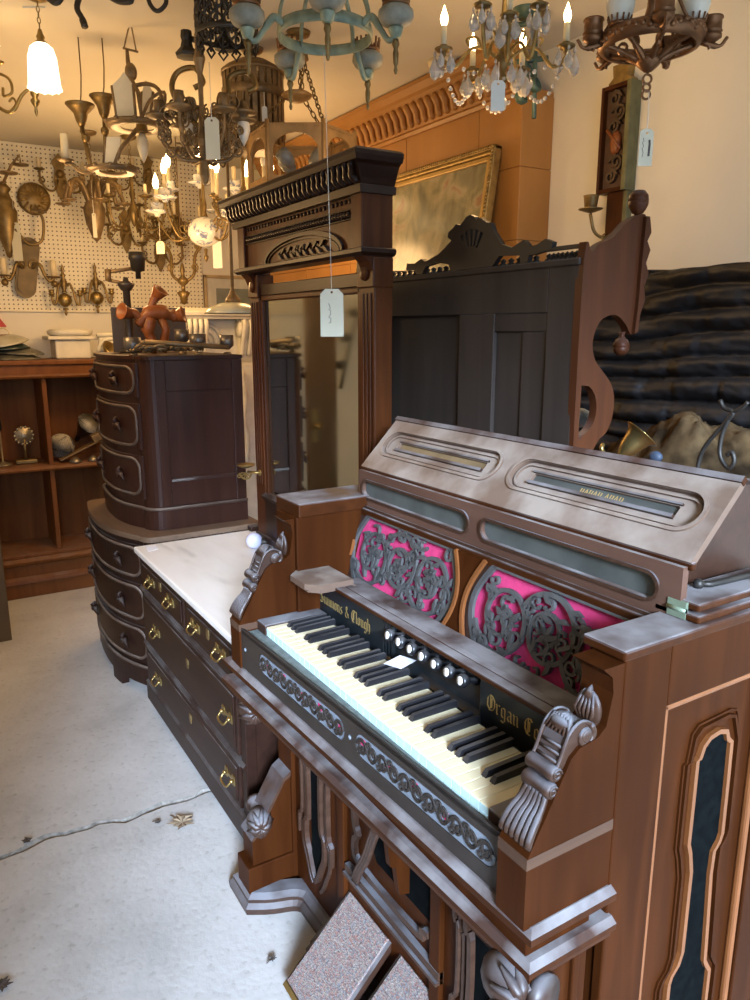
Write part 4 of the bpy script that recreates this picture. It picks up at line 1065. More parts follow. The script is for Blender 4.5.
# ------------------------------------------------------------------ tall honey panelling with carved cornice on the right wall
M_HONEY = wood('honey_panel', (.46,.21,.052), (.56,.275,.08), 'z', .35, .45, 0, .03)
def build_panelling():
    t = thing('wooden_overmantel', 'tall honey coloured panelled overmantel with carved cornice against the right wall', 'panelling', (2.18, 3.4, 0))
    XP, YA, YB = 2.105, 2.345, 4.75
    b = MB(); b.box(XP+.006, XR-.002, YA+.006, YB, 0, 2.44)
    ys = [YA, 2.60, 3.13, 3.66, 4.19, YB]; zs = [0, .72, 1.44, 1.885, 2.155, 2.42]
    for z0, z1 in zip(zs, zs[1:]):
        b.slab(XP+.002, XR-.002, YA, YA+.01, z0+.0015, z1-.0015, .002)
        for y0, y1 in zip(ys, ys[1:]): b.slab(XP, XP+.01, y0+.0015, y1-.0015, z0+.0015, z1-.0015, .002)
    b.build('panels', M_HONEY, t)
    b = MB(); pth = [(XP,YB),(XP,YA)]
    b.mould(pth, [(-.01,2.405),(.012,2.405),(.018,2.418),(.008,2.43),(-.01,2.435)])
    b.mould(pth, [(-.01,2.43),(.006,2.43),(.018,2.47),(.05,2.53),(.062,2.54),(.062,2.555),(.085,2.575),(.085,2.592),(-.01,2.592)]); b.build('cornice', M_HONEY, t)
    b = MB(); n = 44
    for k in range(n):
        y = YA+.02+(YB-YA-.04)*k/n
        b.tube(smooth([(XP-.010,y,2.44),(XP-.022,y+.006,2.46),(XP-.034,y-.004,2.49),(XP-.055,y+.004,2.525)], 3), [.006]+[.014]*5+[.018]*3+[.008], 6)
    b.build('leaf_carving', M_HONEY, t)
build_panelling()
def mk_painting():
    m, nt, b = newmat('painted_canvas')
    co_ = coords(nt)
    n = nd(nt, 'TexNoise'); n.inputs['Scale'].default_value = 7; n.inputs['Detail'].default_value = 8; n.inputs['Distortion'].default_value = 1.0
    nt.links.new(co_, n.inputs['Vector'])
    r = ramp(nt, n.outputs[0], [(.28, (.06,.06,.03)), (.42, (.15,.135,.07)), (.52, (.28,.235,.12)), (.60, (.36,.30,.19)), (.68, (.30,.14,.07)), (.78, (.45,.40,.28))])
    n2 = nd(nt, 'TexNoise'); n2.inputs['Scale'].default_value = 2; n2.inputs['Detail'].default_value = 4
    nt.links.new(coords(nt, (1, 6, .8)), n2.inputs['Vector'])
    r2 = ramp(nt, n2.outputs[0], [(.42, (.08,.085,.045)), (.58, (.40,.36,.24))])
    c = mixc(nt, .25, r.outputs[0], r2.outputs[0]); nt.links.new(c, b.inputs['Base Color']); b.inputs['Roughness'].default_value = .22
    return m
def build_painting():
    t = thing('framed_painting', 'old landscape painting in a gilt frame hung on the honey panelling', 'painting', (2.07, 2.92, 1.9))
    YA, YB, Z0, Z1 = 2.43, 3.40, 1.62, 2.25
    m4 = Matrix.Translation((1.975, 0, 1.62)) @ Matrix.Rotation(math.radians(8.5), 4, 'Y') @ Matrix.Translation((-2.075, 0, -1.62))
    b = MB(); b.T = m4
    for (o, i, x0, x1) in ((0, .020, 2.055, 2.095), (.018, .034, 2.062, 2.095)):
        for (a, c, d, e) in ((YA+o, YB-o, Z1-i, Z1-o), (YA+o, YB-o, Z0+o, Z0+i), (YA+o, YA+i, Z0+o, Z1-o), (YB-i, YB-o, Z0+o, Z1-o)): b.slab(x0, x1, a, c, d, e, .006)
    for k in range(64):
        y = YA+.008+(YB-YA-.016)*k/63
        for z in (Z1-.010, Z0+.010): b.ball((2.053, y, z), .008, (.6,1,1), 6, 4)
    for k in range(42):
        z = Z0+.008+(Z1-Z0-.016)*k/41
        for y in (YA+.010, YB-.010): b.ball((2.053, y, z), .008, (.6,1,1), 6, 4)
    b.build('gilt_frame', M_GOLD, t)
    b = MB(); b.T = m4
    for (a, c, d, e) in ((YA+.034, YB-.034, Z1-.055, Z1-.034), (YA+.034, YB-.034, Z0+.034, Z0+.055), (YA+.034, YA+.055, Z0+.034, Z1-.034), (YB-.055, YB-.034, Z0+.034, Z1-.034)): b.slab(2.070, 2.095, a, c, d, e, .004)
    b.build('inner_slip', plain('pale_gilt_slip', (.52,.33,.10), .4, .3, .2), t)
    b = MB(); b.T = m4; b.box(2.080, 2.084, YA+.05, YB-.05, Z0+.05, Z1-.05); b.build('canvas', mk_painting(), t)
build_painting()

# ------------------------------------------------------------------ black carved slab, boulder, iron and brass bits by the right wall
def relief(x0, y0, y1, z0, z1, f, ny, nz, outline, thick):
    vs = []; fs = []; idx = {}
    for i in range(ny+1):
        for j in range(nz+1):
            y = y0+(y1-y0)*i/ny; lo, hi = outline(y); z = lo+(hi-lo)*j/nz
            vs.append((x0-f(y, z), y, z))
    n = len(vs)
    for i in range(ny):
        for j in range(nz):
            a = i*(nz+1)+j; fs.append([a, a+1, a+nz+2, a+nz+1])
    bvs = [(x0+thick, v[1], v[2]) for v in vs]
    rim = [j for j in range(nz+1)] + [i*(nz+1)+nz for i in range(1, ny+1)] + [ny*(nz+1)+j for j in range(nz-1, -1, -1)] + [i*(nz+1) for i in range(ny-1, 0, -1)]
    for a, c in zip(rim, rim[1:]+rim[:1]): fs.append([a, c, c+n, a+n])
    fs2 = [[a+n for a in reversed(f_)] for f_ in fs[:ny*nz]]
    b = MB(); b.put(vs+bvs, fs+fs2, True); return b
from mathutils import noise as NZ
def f_slab(y, z):
    a = (z+.06*NZ.noise(V((y*1.6, z*1.2, 0)))+.05*(y-1.5))*14.5 + .7*NZ.noise(V((y*1.1, z*5, 3)))
    fr = a - math.floor(a); k = math.floor(a)
    st = .5+.5*NZ.noise(V((y*1.3, k*3.7, 8)))
    ridge = (math.sin(PI*min(1, fr*1.08)))**.55
    brk = .005*math.copysign(1, NZ.noise(V((y*3.1+k*5.3, k*2.1, 4)))) + .003*math.copysign(1, NZ.noise(V((y*6.3, k*3.3, 14))))
    return .018 + .034*ridge*(.45+st) + brk*min(1, ridge*1.2) + .016*NZ.noise(V((y*5, z*30, 1))) + .006*NZ.noise(V((y*30, z*80, 5))) + .03*NZ.noise(V((y*1.5, z*2.5, 9)))
def o_slab(y):
    t_ = (y-.75)/1.35
    lo = 1.06 + .02*t_ + .03*NZ.noise(V((y*9, 0, 2))) + .02*math.sin(y*23)
    hi = 1.733 + .012*NZ.noise(V((y*6, 4, 2)))
    return lo, hi
b = relief(2.185, .75, 2.10, 0, 0, f_slab, 110, 90, o_slab, .07)
tag(b.build('carved_slab', plain('black_carved_wood', (.014,.013,.013), .5, 0, .2, 40, spec=.35, bump=.2)), 'big black deeply ridged carved slab fixed along the right wall', 'carving')
def lump(c, r, sc, seed, amp, u=40, w=28):
    b = MB(); b.ball(c, r, sc, u, w); C_ = V(c)
    for i, p in enumerate(b.v):
        d = p-C_; k = 1+amp*NZ.fractal(V((d.x*3+seed, d.y*3, d.z*3)), .7, 2.1, 7); b.v[i] = C_+d*k
    return b
b = lump((1.97, 1.37, .62), 1, (.165,.56,.66), 11, .12, 110, 80)
for i, p in enumerate(b.v):
    if p.z < 0: b.v[i].z = 0
tag(b.build('boulder', plain('brown_rock', (.105,.068,.032), .95, 0, .75, 14, bump=1.0, col2=(.085,.055,.028), spec=.1)), 'rough brown boulder under the black carved slab behind the organ', 'rock')
def tubes_thing(name, label, cat, mat, lst, loc, group=None):
    b = MB()
    for pts, r in lst: b.tube(smooth(pts, 5), r, 8)
    t = b.build(name, mat); tag(t, label, cat, group); return t
def P3(u, v, x): return onx(u, v, x)
XI = 1.785
tubes_thing('iron_scroll', 'black wrought iron scroll hook standing in front of the boulder', 'ironwork', M_IRON,
    [([P3(696,475,XI),P3(702,452,XI),P3(715,434,XI),P3(728,420,XI),P3(733,412,XI),P3(724,408,XI),P3(720,400,XI)], .006),
     ([P3(733,412,XI),P3(742,408,XI),P3(748,402,XI)], .0055),
     ([P3(730,416,XI),P3(722,435,XI),P3(720,455,XI),P3(728,468,XI),P3(734,462,XI),P3(732,452,XI),P3(727,455,XI)], .006)], None)
b = MB(); c = onx(634, 442, 1.62)
b.lathe([(.0,-.055),(.010,-.055),(.012,-.045),(.018,-.038),(.026,-.02),(.030,.0),(.036,.018),(.046,.028),(.049,.030),(.046,.031),(.032,.020),(.024,0),(0,-.03)], c, (.55,-.35,.75), 24)
b.tube(smooth([c+V((-.02,.02,-.045)), c+V((-.045,.05,-.04)), c+V((-.06,.055,-.02)), c+V((-.05,.06,-.01))], 4), .006, 8)
bl = b.build('brass_lamp', M_BRASS); tag(bl, 'shiny brass bell shaped lamp part lying behind the organ lid', 'lamp part')
for nm, lb, u, v, x, col, s in (('porcelain_shard', 'white broken porcelain piece behind the side bracket of the etagere', 581, 418, 1.47, (.62,.62,.55), .03), ('folded_cloth', 'crumpled blue and white cloth beside the boulder behind the organ lid', 655, 457, 1.70, (.05,.075,.12), .020)):
    c = onx(u, v, x); b = lump(c, s, (.8,1.2,.9), x*9, .35, 16, 12)
    tag(b.build(nm, plain(nm+'_mat', col, .6, 0, .5, 30)), lb, nm.replace('_', ' '))
# shelf board carrying the small bits behind the organ
b = MB(); b.slab(1.45, 1.83, .86, 1.90, 1.13, 1.155, .003)
for (x, y) in ((1.47,.88),(1.81,.88),(1.47,1.88),(1.81,1.88)): b.slab(x-.018, x+.018, y-.018, y+.018, 0, 1.13, .003)
tag(b.build('display_table', M_DESKB), 'plain narrow wooden table behind the organ carrying brass and iron odds and ends', 'table')

# ------------------------------------------------------------------ pegboard
def mk_peg():
    m, nt, b = newmat('perforated_hardboard')
    tc = nd(nt, 'TexCoord'); mp = nd(nt, 'Mapping'); mp.inputs['Scale'].default_value = (39.4,39.4,39.4); nt.links.new(tc.outputs['Object'], mp.inputs[0])
    sx = nd(nt, 'SeparateXYZ'); nt.links.new(mp.outputs[0], sx.inputs[0])
    def fr(sock):
        f = nd(nt, 'Math', operation='FRACT'); nt.links.new(sock, f.inputs[0]); s = nd(nt, 'Math', operation='SUBTRACT'); nt.links.new(f.outputs[0], s.inputs[0]); s.inputs[1].default_value = .5
        q = nd(nt, 'Math', operation='MULTIPLY'); nt.links.new(s.outputs[0], q.inputs[0]); nt.links.new(s.outputs[0], q.inputs[1]); return q.outputs[0]
    a = nd(nt, 'Math', operation='ADD'); nt.links.new(fr(sx.outputs[0]), a.inputs[0]); nt.links.new(fr(sx.outputs[2]), a.inputs[1])
    l = nd(nt, 'Math', operation='LESS_THAN'); nt.links.new(a.outputs[0], l.inputs[0]); l.inputs[1].default_value = .030
    c = mixc(nt, l.outputs[0], (.84,.77,.58), (.10,.06,.025)); nt.links.new(c, b.inputs['Base Color']); b.inputs['Roughness'].default_value = .6
    return m
b = MB(); b.box(XL, 1.77, YF-.022, YF-.004, 1.655, ZC-.004); b.slab(XL, 1.775, YF-.028, YF-.002, 1.645, 1.658, .002); 
tag(b.build('pegboard', mk_peg()), 'cream perforated pegboard hung with wall sconces on the far wall', 'pegboard')
# ================================================================== LIGHT FITTINGS
M_TEAL = plain('verdigris_paint', (.31,.36,.25), .55, .15, .35, 22, col2=(.22,.27,.19))
M_STONEY = plain('ribbed_grey_cup', (.27,.26,.20), .6, 0, .25, 60)
M_BRONZE = plain('aged_copper_bronze', (.24,.115,.05), .42, .7, .4, 18)
M_IRONB = plain('lamplit_iron', (.27,.18,.085), .45, .4, .45, 25)  # black iron, browned to carry the warm lamplight in its own colour
M_COPPER = plain('copper_lantern', (.46,.27,.10), .5, .2, .3, 20)
M_CANDLE = plain('ivory_candle_sleeve', (.78,.66,.42), .6, 0, .1)
M_FLAME = glow('lit_bulb', (1.0,.70,.32), 16.0)
M_SHADE = glow('lit_white_shade', (1.0,.86,.60), 2.4)
M_UNLIT = plain('unlit_bulb_glass', (.72,.68,.58), .15, 0, .1)
M_CREAMGL = plain('cream_slag_glass', (.78,.70,.52), .3, 0, .12, 10)
M_FROST = plain('frosted_chimney', (.70,.66,.55), .4, 0, .05)
M_TAG = plain('manila_tag', (.66,.63,.48), .85, 0, .04)
M_TAGW = plain('white_tag', (.70,.71,.66), .85, 0, .03)
M_STRING = plain('white_string', (.82,.78,.68), .9)
M_INK = plain('ink', (.10,.08,.07), .8)
M_WOODRED = wood('red_carved_wood', (.25,.075,.022), (.42,.145,.045), 'x', 1.5, .4)
M_PAINTW = plain('chalky_cream_paint', (.74,.70,.58), .8, 0, .15, 14, bump=.2)
def mk_glass(name, col, rough=.02):
    m, nt, b = newmat(name)
    b.inputs['Base Color'].default_value = (*col, 1); b.inputs['Roughness'].default_value = rough; b.inputs['Transmission Weight'].default_value = .62; b.inputs['IOR'].default_value = 1.5
    return m
M_CRYS = mk_glass('cut_crystal', (.97,.95,.90))
def mk_delft():
    m, nt, b = newmat('blue_white_porcelain')
    n = nd(nt, 'TexNoise'); n.inputs['Scale'].default_value = 22; n.inputs['Detail'].default_value = 3; n.inputs['Distortion'].default_value = 1.5
    nt.links.new(coords(nt), n.inputs['Vector']); r = ramp(nt, n.outputs[0], [(.52, (.80,.79,.74)), (.60, (.10,.15,.34)), (.70, (.8,.79,.74))]); nt.links.new(r.outputs[0], b.inputs['Base Color']); b.inputs['Roughness'].default_value = .2
    return m
M_DELFT = mk_delft()
VIEW = V((FW.x, FW.y, 0)).normalized()
def px(d): return d/750
def chain(mb, p, q, w=.008, r=.0016):
    p, q = V(p), V(q); L = (q-p).length; n = max(1, int(L/(w*2.1))); d = (q-p).normalized()
    s = V((1,0,0)) if abs(d.x) < .8 else V((0,1,0)); s = (s-d*s.dot(d)).normalized(); s2 = d.cross(s)
    for i in range(n):
        c = p+d*(L*(i+.5)/n); a = s if i % 2 else s2
        mb.tube([c+d*(w*1.35*math.cos(t))+a*(w*.7*math.sin(t)) for t in [2*PI*k/10 for k in range(10)]], r, 5, closed=True)
def hook_to_ceiling(par, p, mat, w=.010, name='chain'):
    b = MB(); chain(b, p, (p[0], p[1], ZC-.02), w); b.lathe([(.0,0),(.045,0),(.04,-.012),(.015,-.022),(0,-.024)], (p[0], p[1], ZC), (0,0,1), 16); return b.build(name, mat, par)
def flame_prof(s): return [(.0001,0),(.006*s,.001*s),(.009*s,.008*s),(.0115*s,.018*s),(.0105*s,.028*s),(.006*s,.040*s),(.002*s,.052*s),(0,.056*s)]
def candle_set(arm, top, h, lit, r=.010, pan=.026, panm=None, bulb_s=1.0, cup=None, candlem=None):
    """drip pan, sleeve and bulb standing on an arm end: sub-parts of that arm"""
    top = V(top)
    b = MB()
    if cup: b.lathe(cup, top, (0,0,1), 16)
    else: b.lathe([(0,-.012),(.008,-.010),(.006,-.002),(pan*.7,.0),(pan,.006),(pan*.98,.008),(.009,.004),(.011,.016),(0,.016)], top, (0,0,1), 16)
    b.build('drip_pan', panm or M_BRASSD, arm)
    if h:
        b = MB(); b.lathe([(r,0),(r,h),(r*.7,h+.002),(0,h+.002)], top+V((0,0,.008)), (0,0,1), 12); b.build('candle_sleeve', candlem or M_CANDLE, arm)
    if lit is not None:
        b = MB(); b.lathe(flame_prof(bulb_s), top+V((0,0,.008+h)), (0,0,1), 12); b.build('bulb', M_FLAME if lit else M_UNLIT, arm)
def arm_curve(c, ang, pts, z0=0):
    d = V((math.cos(ang), math.sin(ang), 0)); return [V(c)+d*r+V((0,0,z)) for r, z in smooth(pts, 5)]
def chandelier(name, label, c, R, n, a0, arm_pts, body, mats, arm_r=.006, candle=.05, lit=(), group=None, curls=True, pan=.024, bulb=1.0, angs=None, cup=None, seg=18, top=None, hang=True, nobulb=False):
    bm_, am, = mats[:2]; c = V(c)
    t = thing(name, label, 'chandelier', c, group)
    b = MB(); b.lathe(body, c, (0,0,1), seg); b.build('stem', bm_, t)
    if hang: hook_to_ceiling(t, c+V((0,0,body[-1][1])), am)
    for i in range(n):
        ang = math.radians(angs[i]) if angs else a0+2*PI*i/n
        P = arm_curve(c, ang, [(r*R, z) for r, z in arm_pts]); b = MB(); b.tube(P, arm_r, 8)
        if curls:
            d = V((math.cos(ang), math.sin(ang), 0)); m = P[len(P)//2]
            for (k, s, rr) in ((.35, 1, .022), (.65, -1, .026), (.85, 1, .016)):
                p = P[int(k*(len(P)-1))]; sp = spiral(0, s*rr, rr, rr*.2, -90*s, 1.35*s, 18)
                b.tube([p+d*q[0]+V((0,0,q[1])) for q in sp], [arm_r*.8*(1-.6*j/18) for j in range(19)], 6)
        a = b.build('arm', am, t)
        candle_set(a, P[-1], candle, None if nobulb else (i in lit), pan=pan, panm=am, bulb_s=bulb, cup=cup)
    return t
def price_tag(label, p, ln, w, h, mat=None, yaw=None, scribble=True, lean=0.0, group=None):
    """string from p down to a card of size w x h"""
    t = thing('price_tag', label, 'tag', p, group); p = V(p)
    yaw = YAW if yaw is None else yaw
    ax = V((math.cos(yaw), -math.sin(yaw), 0)); nrm = V((-math.sin(yaw), -math.cos(yaw), 0))
    top = p+V((0,0,-ln))+ax*lean
    b = MB(); b.tube([p, (p+top)/2+nrm*.001, top+V((0,0,-.006))], .0011, 6); b.build('string', M_STRING, t)
    F = (top, ax, V((0,0,1)), nrm)
    m4 = Matrix(((ax.x,0,nrm.x,top.x),(ax.y,0,nrm.y,top.y),(0,1,0,top.z),(0,0,0,1)))
    k = w*.22; b = MB(); b.T = m4
    b.prism([(-w/2,-h),(w/2,-h),(w/2,-k),(w/2-k,0),(-w/2+k,0),(-w/2,-k)], -.0006, .0006, 'z', [[(.0035*math.cos(a),-.009+.0035*math.sin(a)) for a in [2*PI*j/8 for j in range(8)]]] if w > .02 else []); b.T = None
    cd = b.build('card', mat or M_TAG, t)
    if scribble:
        b = MB()
        r3 = random.Random(int(w*1e5))
        for col in (-.12, .16):
            z = -h*.30; x = w*col
            pts = []
            for j in range(14): pts.append((x + r3.uniform(-.10,.10)*w, z)); z -= h*.032
            b.ribbon(pts, w*.025, F, .0007, .0009)
            break
        b.build('handwriting', M_INK, cd)
    return t

# ---- verdigris ring chandelier, upper middle
def teal():
    D = 1.86; k = px(D); c = at(325, 34, D)
    t = thing('ring_chandelier', 'verdigris green ring chandelier with grey ribbed cups hanging above the tall mirror', 'chandelier', c)
    R = 46*k
    b = MB(); b.lathe([(R,-.012),(R+.003,-.012),(R+.005,0),(R+.003,.014),(R,.014),(R-.003,0),(R,-.012)], c, (0,0,1), 40); b.build('ring_band', M_TEAL, t)
    top = c+V((0,0,.17))
    for i in range(5):
        a = YAW*-1 + 2*PI*i/5 + .95; d = V((math.cos(a), math.sin(a), 0))
        b = MB(); b.tube(smooth([c+d*R, c+d*R*.96+V((0,0,.05)), c+d*R*.70+V((0,0,.11)), c+d*R*.30+V((0,0,.14)), top+d*.012], 5), .0085, 8, flat=.45); b.build('strap', M_TEAL, t)
    b = MB(); b.lathe([(0,-.02),(.012,-.015),(.020,.0),(.030,.02),(.022,.035),(.014,.05),(.018,.09),(.010,.10),(0,.1)], top, (0,0,1), 18); b.build('hub', M_TEAL, t)
    b = MB(); b.lathe([(0,-.10),(.003,-.098),(.006,-.088),(.003,-.078),(.006,-.07),(.008,-.05),(.005,-.035),(.008,-.02),(0,-.015)], top, (0,0,1), 12); b.build('drop_finial', M_BRASSD, t)
    hook_to_ceiling(t, top+V((0,0,.1)), M_TEAL)
    base = -YAW
    for ang in (-34, 60, 121, 213, 275):
        a = base+math.radians(ang); d = V((math.cos(a), math.sin(a), 0)); Ra = 84*k
        e = c+d*Ra+V((0,0,-.022))
        b = MB(); b.tube(smooth([c+d*R+V((0,0,.0)), c+d*(R+.025)+V((0,0,.010)), c+d*(R+.05)+V((0,0,-.02)), c+d*(Ra-.02)+V((0,0,-.05)), e+V((0,0,-.022))], 5), [.009]*10+[.007]*11, 8); arm = b.build('arm', M_TEAL, t)
        b = MB(); b.lathe([(0,-.026),(.012,-.026),(.017,-.010),(.018,-.006),(.013,-.003),(0,-.003)], e, (0,0,1), 16); b.build('cup_base', M_TEAL, arm)
        b = MB(); b.lathe([(.013,-.003),(.034,.003),(.042,.016),(.041,.029),(.031,.038),(0,.038)], e, (0,0,1), 20)
        b.build('ribbed_cup', M_STONEY, arm)
        b = MB(); b.lathe([(.028,.038),(.033,.041),(.030,.046),(.030,.051),(0,.051)], e, (0,0,1), 18)
        for j in range(14): b.tube([e+V((.030*math.cos(2*PI*j/14), .030*math.sin(2*PI*j/14), .048)), e+V((.033*math.cos(2*PI*j/14), .033*math.sin(2*PI*j/14), .072))], .003, 5)
        b.build('gallery', M_BRONZE, arm)
        b = MB(); b.lathe([(0,-.105),(.003,-.103),(.005,-.096),(.003,-.088),(.006,-.08),(.007,-.06),(.005,-.05),(.009,-.04),(.007,-.03),(0,-.03)], e, (0,0,1), 12); b.build('drop_finial', M_BRASSD, arm)
    price_tag('long pale price tag hanging on a long string in front of the tall mirror', at(324, 53, D+.10), (279-53)*k*1.06, 25*k*1.05, 50*k*1.05, lean=5*k)
teal()

# ---- crystal chandelier
def crystal():
    D = 2.1; k = px(D); c = at(503, 62, D)
    t = thing('crystal_chandelier', 'gilt chandelier with lit candle bulbs and clear hanging crystal drops', 'chandelier', c)
    b = MB(); b.lathe([(0,-.06),(.010,-.055),(.018,-.04),(.008,-.03),(.014,-.01),(.024,.01),(.012,.03),(.008,.05),(.020,.07),(.010,.10),(.007,.16),(.018,.18),(.007,.20),(.006,.26),(0,.26)], c, (0,0,1), 18); b.build('stem', M_BRASSD, t)
    hook_to_ceiling(t, c+V((0,0,.26)), M_BRASSD)
    def drop(p, s, par):
        b = MB(); b.lathe([(0,0),(.0022*s,-.002*s),(.003*s,-.006*s),(.001*s,-.009*s),(.004*s,-.014*s),(.0085*s,-.024*s),(.0095*s,-.031*s),(.006*s,-.039*s),(0,-.043*s)], p, (0,0,1), 6, smooth=False); b.build('crystal_drop', M_CRYS, par)
    def beads(P, r, par):
        for p in P:
            b = MB(); b.ball(p, r, (1,1,1), 6, 4); b.build('crystal_bead', M_CRYS, par)
    base = -YAW; ends = []
    for i, (ang, R, z) in enumerate(((184,.168,.022),(128,.120,.0),(55,.125,.004),(-4,.172,.030),(232,.12,.10),(-50,.12,.10),(272,.07,.085))):
        a = base+math.radians(ang); d = V((math.cos(a), math.sin(a), 0)); e = c+d*R+V((0,0,z)); ends.append(e)
        b = MB(); b.tube(smooth([c+V((0,0,-.01)), c+d*R*.3+V((0,0,.03)), c+d*R*.55+V((0,0,.03)), c+d*R*.8+V((0,0,-.015)), e+V((0,0,-.022)), e+V((0,0,-.008))], 5), [.0045]*12+[.0055]*14, 7)
        b.tube(smooth([c+d*R*.35+V((0,0,.03)), c+d*R*.45+V((0,0,.06)), c+d*R*.62+V((0,0,.055)), c+d*R*.58+V((0,0,.038))], 4), .0035, 6)
        arm = b.build('arm', M_GOLD, t)
        candle_set(arm, e, .055 if i != 1 else .048, True, .0088, .026, M_BRASSD, .95)
        for j in range(5):
            q = 2*PI*j/5+i; p = e+V((math.cos(q)*.024, math.sin(q)*.024, .002)); drop(p, 1.15+.30*(j % 3), t)
    for (p, q) in zip(ends[:4], ends[1:4]+[ends[0]]):
        P = []
        for j in range(1, 12):
            f = j/12; m = p.lerp(q, f); m.z -= .02+.085*math.sin(PI*f)*(1 if q is not ends[0] else .6); P.append(m)
        beads(P, .0066, t)
    for j in range(7):
        a = 2*PI*j/7; drop(c+V((.05*math.cos(a), .05*math.sin(a), -.005)), 1.45, t); drop(c+V((.035*math.cos(a+.4), .035*math.sin(a+.4), .11)), 1.1, t)
    b = MB(); b.ball(c+V((0,0,-.105)), .0165, (1,1,1.05), 10, 7); b.build('crystal_ball', M_CRYS, t)
    b = MB(); b.tube([c+V((0,0,-.06)), c+V((0,0,-.09))], .001); b.build('wire', M_BRASSD, t)
    price_tag('small white price tag hung among the crystal drops', at(499, 62, D-.08), 16*k, 13.5*k, 27*k, M_TAGW, scribble=False)
    # green painted frame hanging behind it
    E = 2.55; t2 = thing('green_lantern', 'dark green painted metal frame hanging behind the crystal chandelier', 'lantern', at(522, 50, E))
    F = lambda u, v: at(u, v, E)
    for nm, pts, r in (('stem', [(536,0),(534,118)], .008), ('crossbar', [(518,25),(548,20)], .009), ('crossbar', [(508,63),(548,58)], .009)):
        b = MB(); b.tube([F(*p) for p in pts], r, 8); b.build(nm, plain('green_metal_paint', (.06,.115,.095), .45, .2, .3, 25), t2)
    b = MB(); b.lathe([(0,0),(.03,.0),(.05,.03),(.05,.035),(.028,.06),(0,.06)], F(526, 18), (0,0,1), 16); b.build('canopy', MAT['green_metal_paint'], t2)
    for (u, v) in ((516,100),(530,88),(522,74)):
        b = MB(); b.lathe([(.0,0),(.014,.002),(.024,.012),(.026,.030),(.020,.032),(.016,.016),(0,.012)], F(u, v), (.3,-.8,.3), 16); b.build('socket_cup', MAT['green_metal_paint'], t2)
    hook_to_ceiling(t2, F(536, 0), M_IRONB)
crystal()

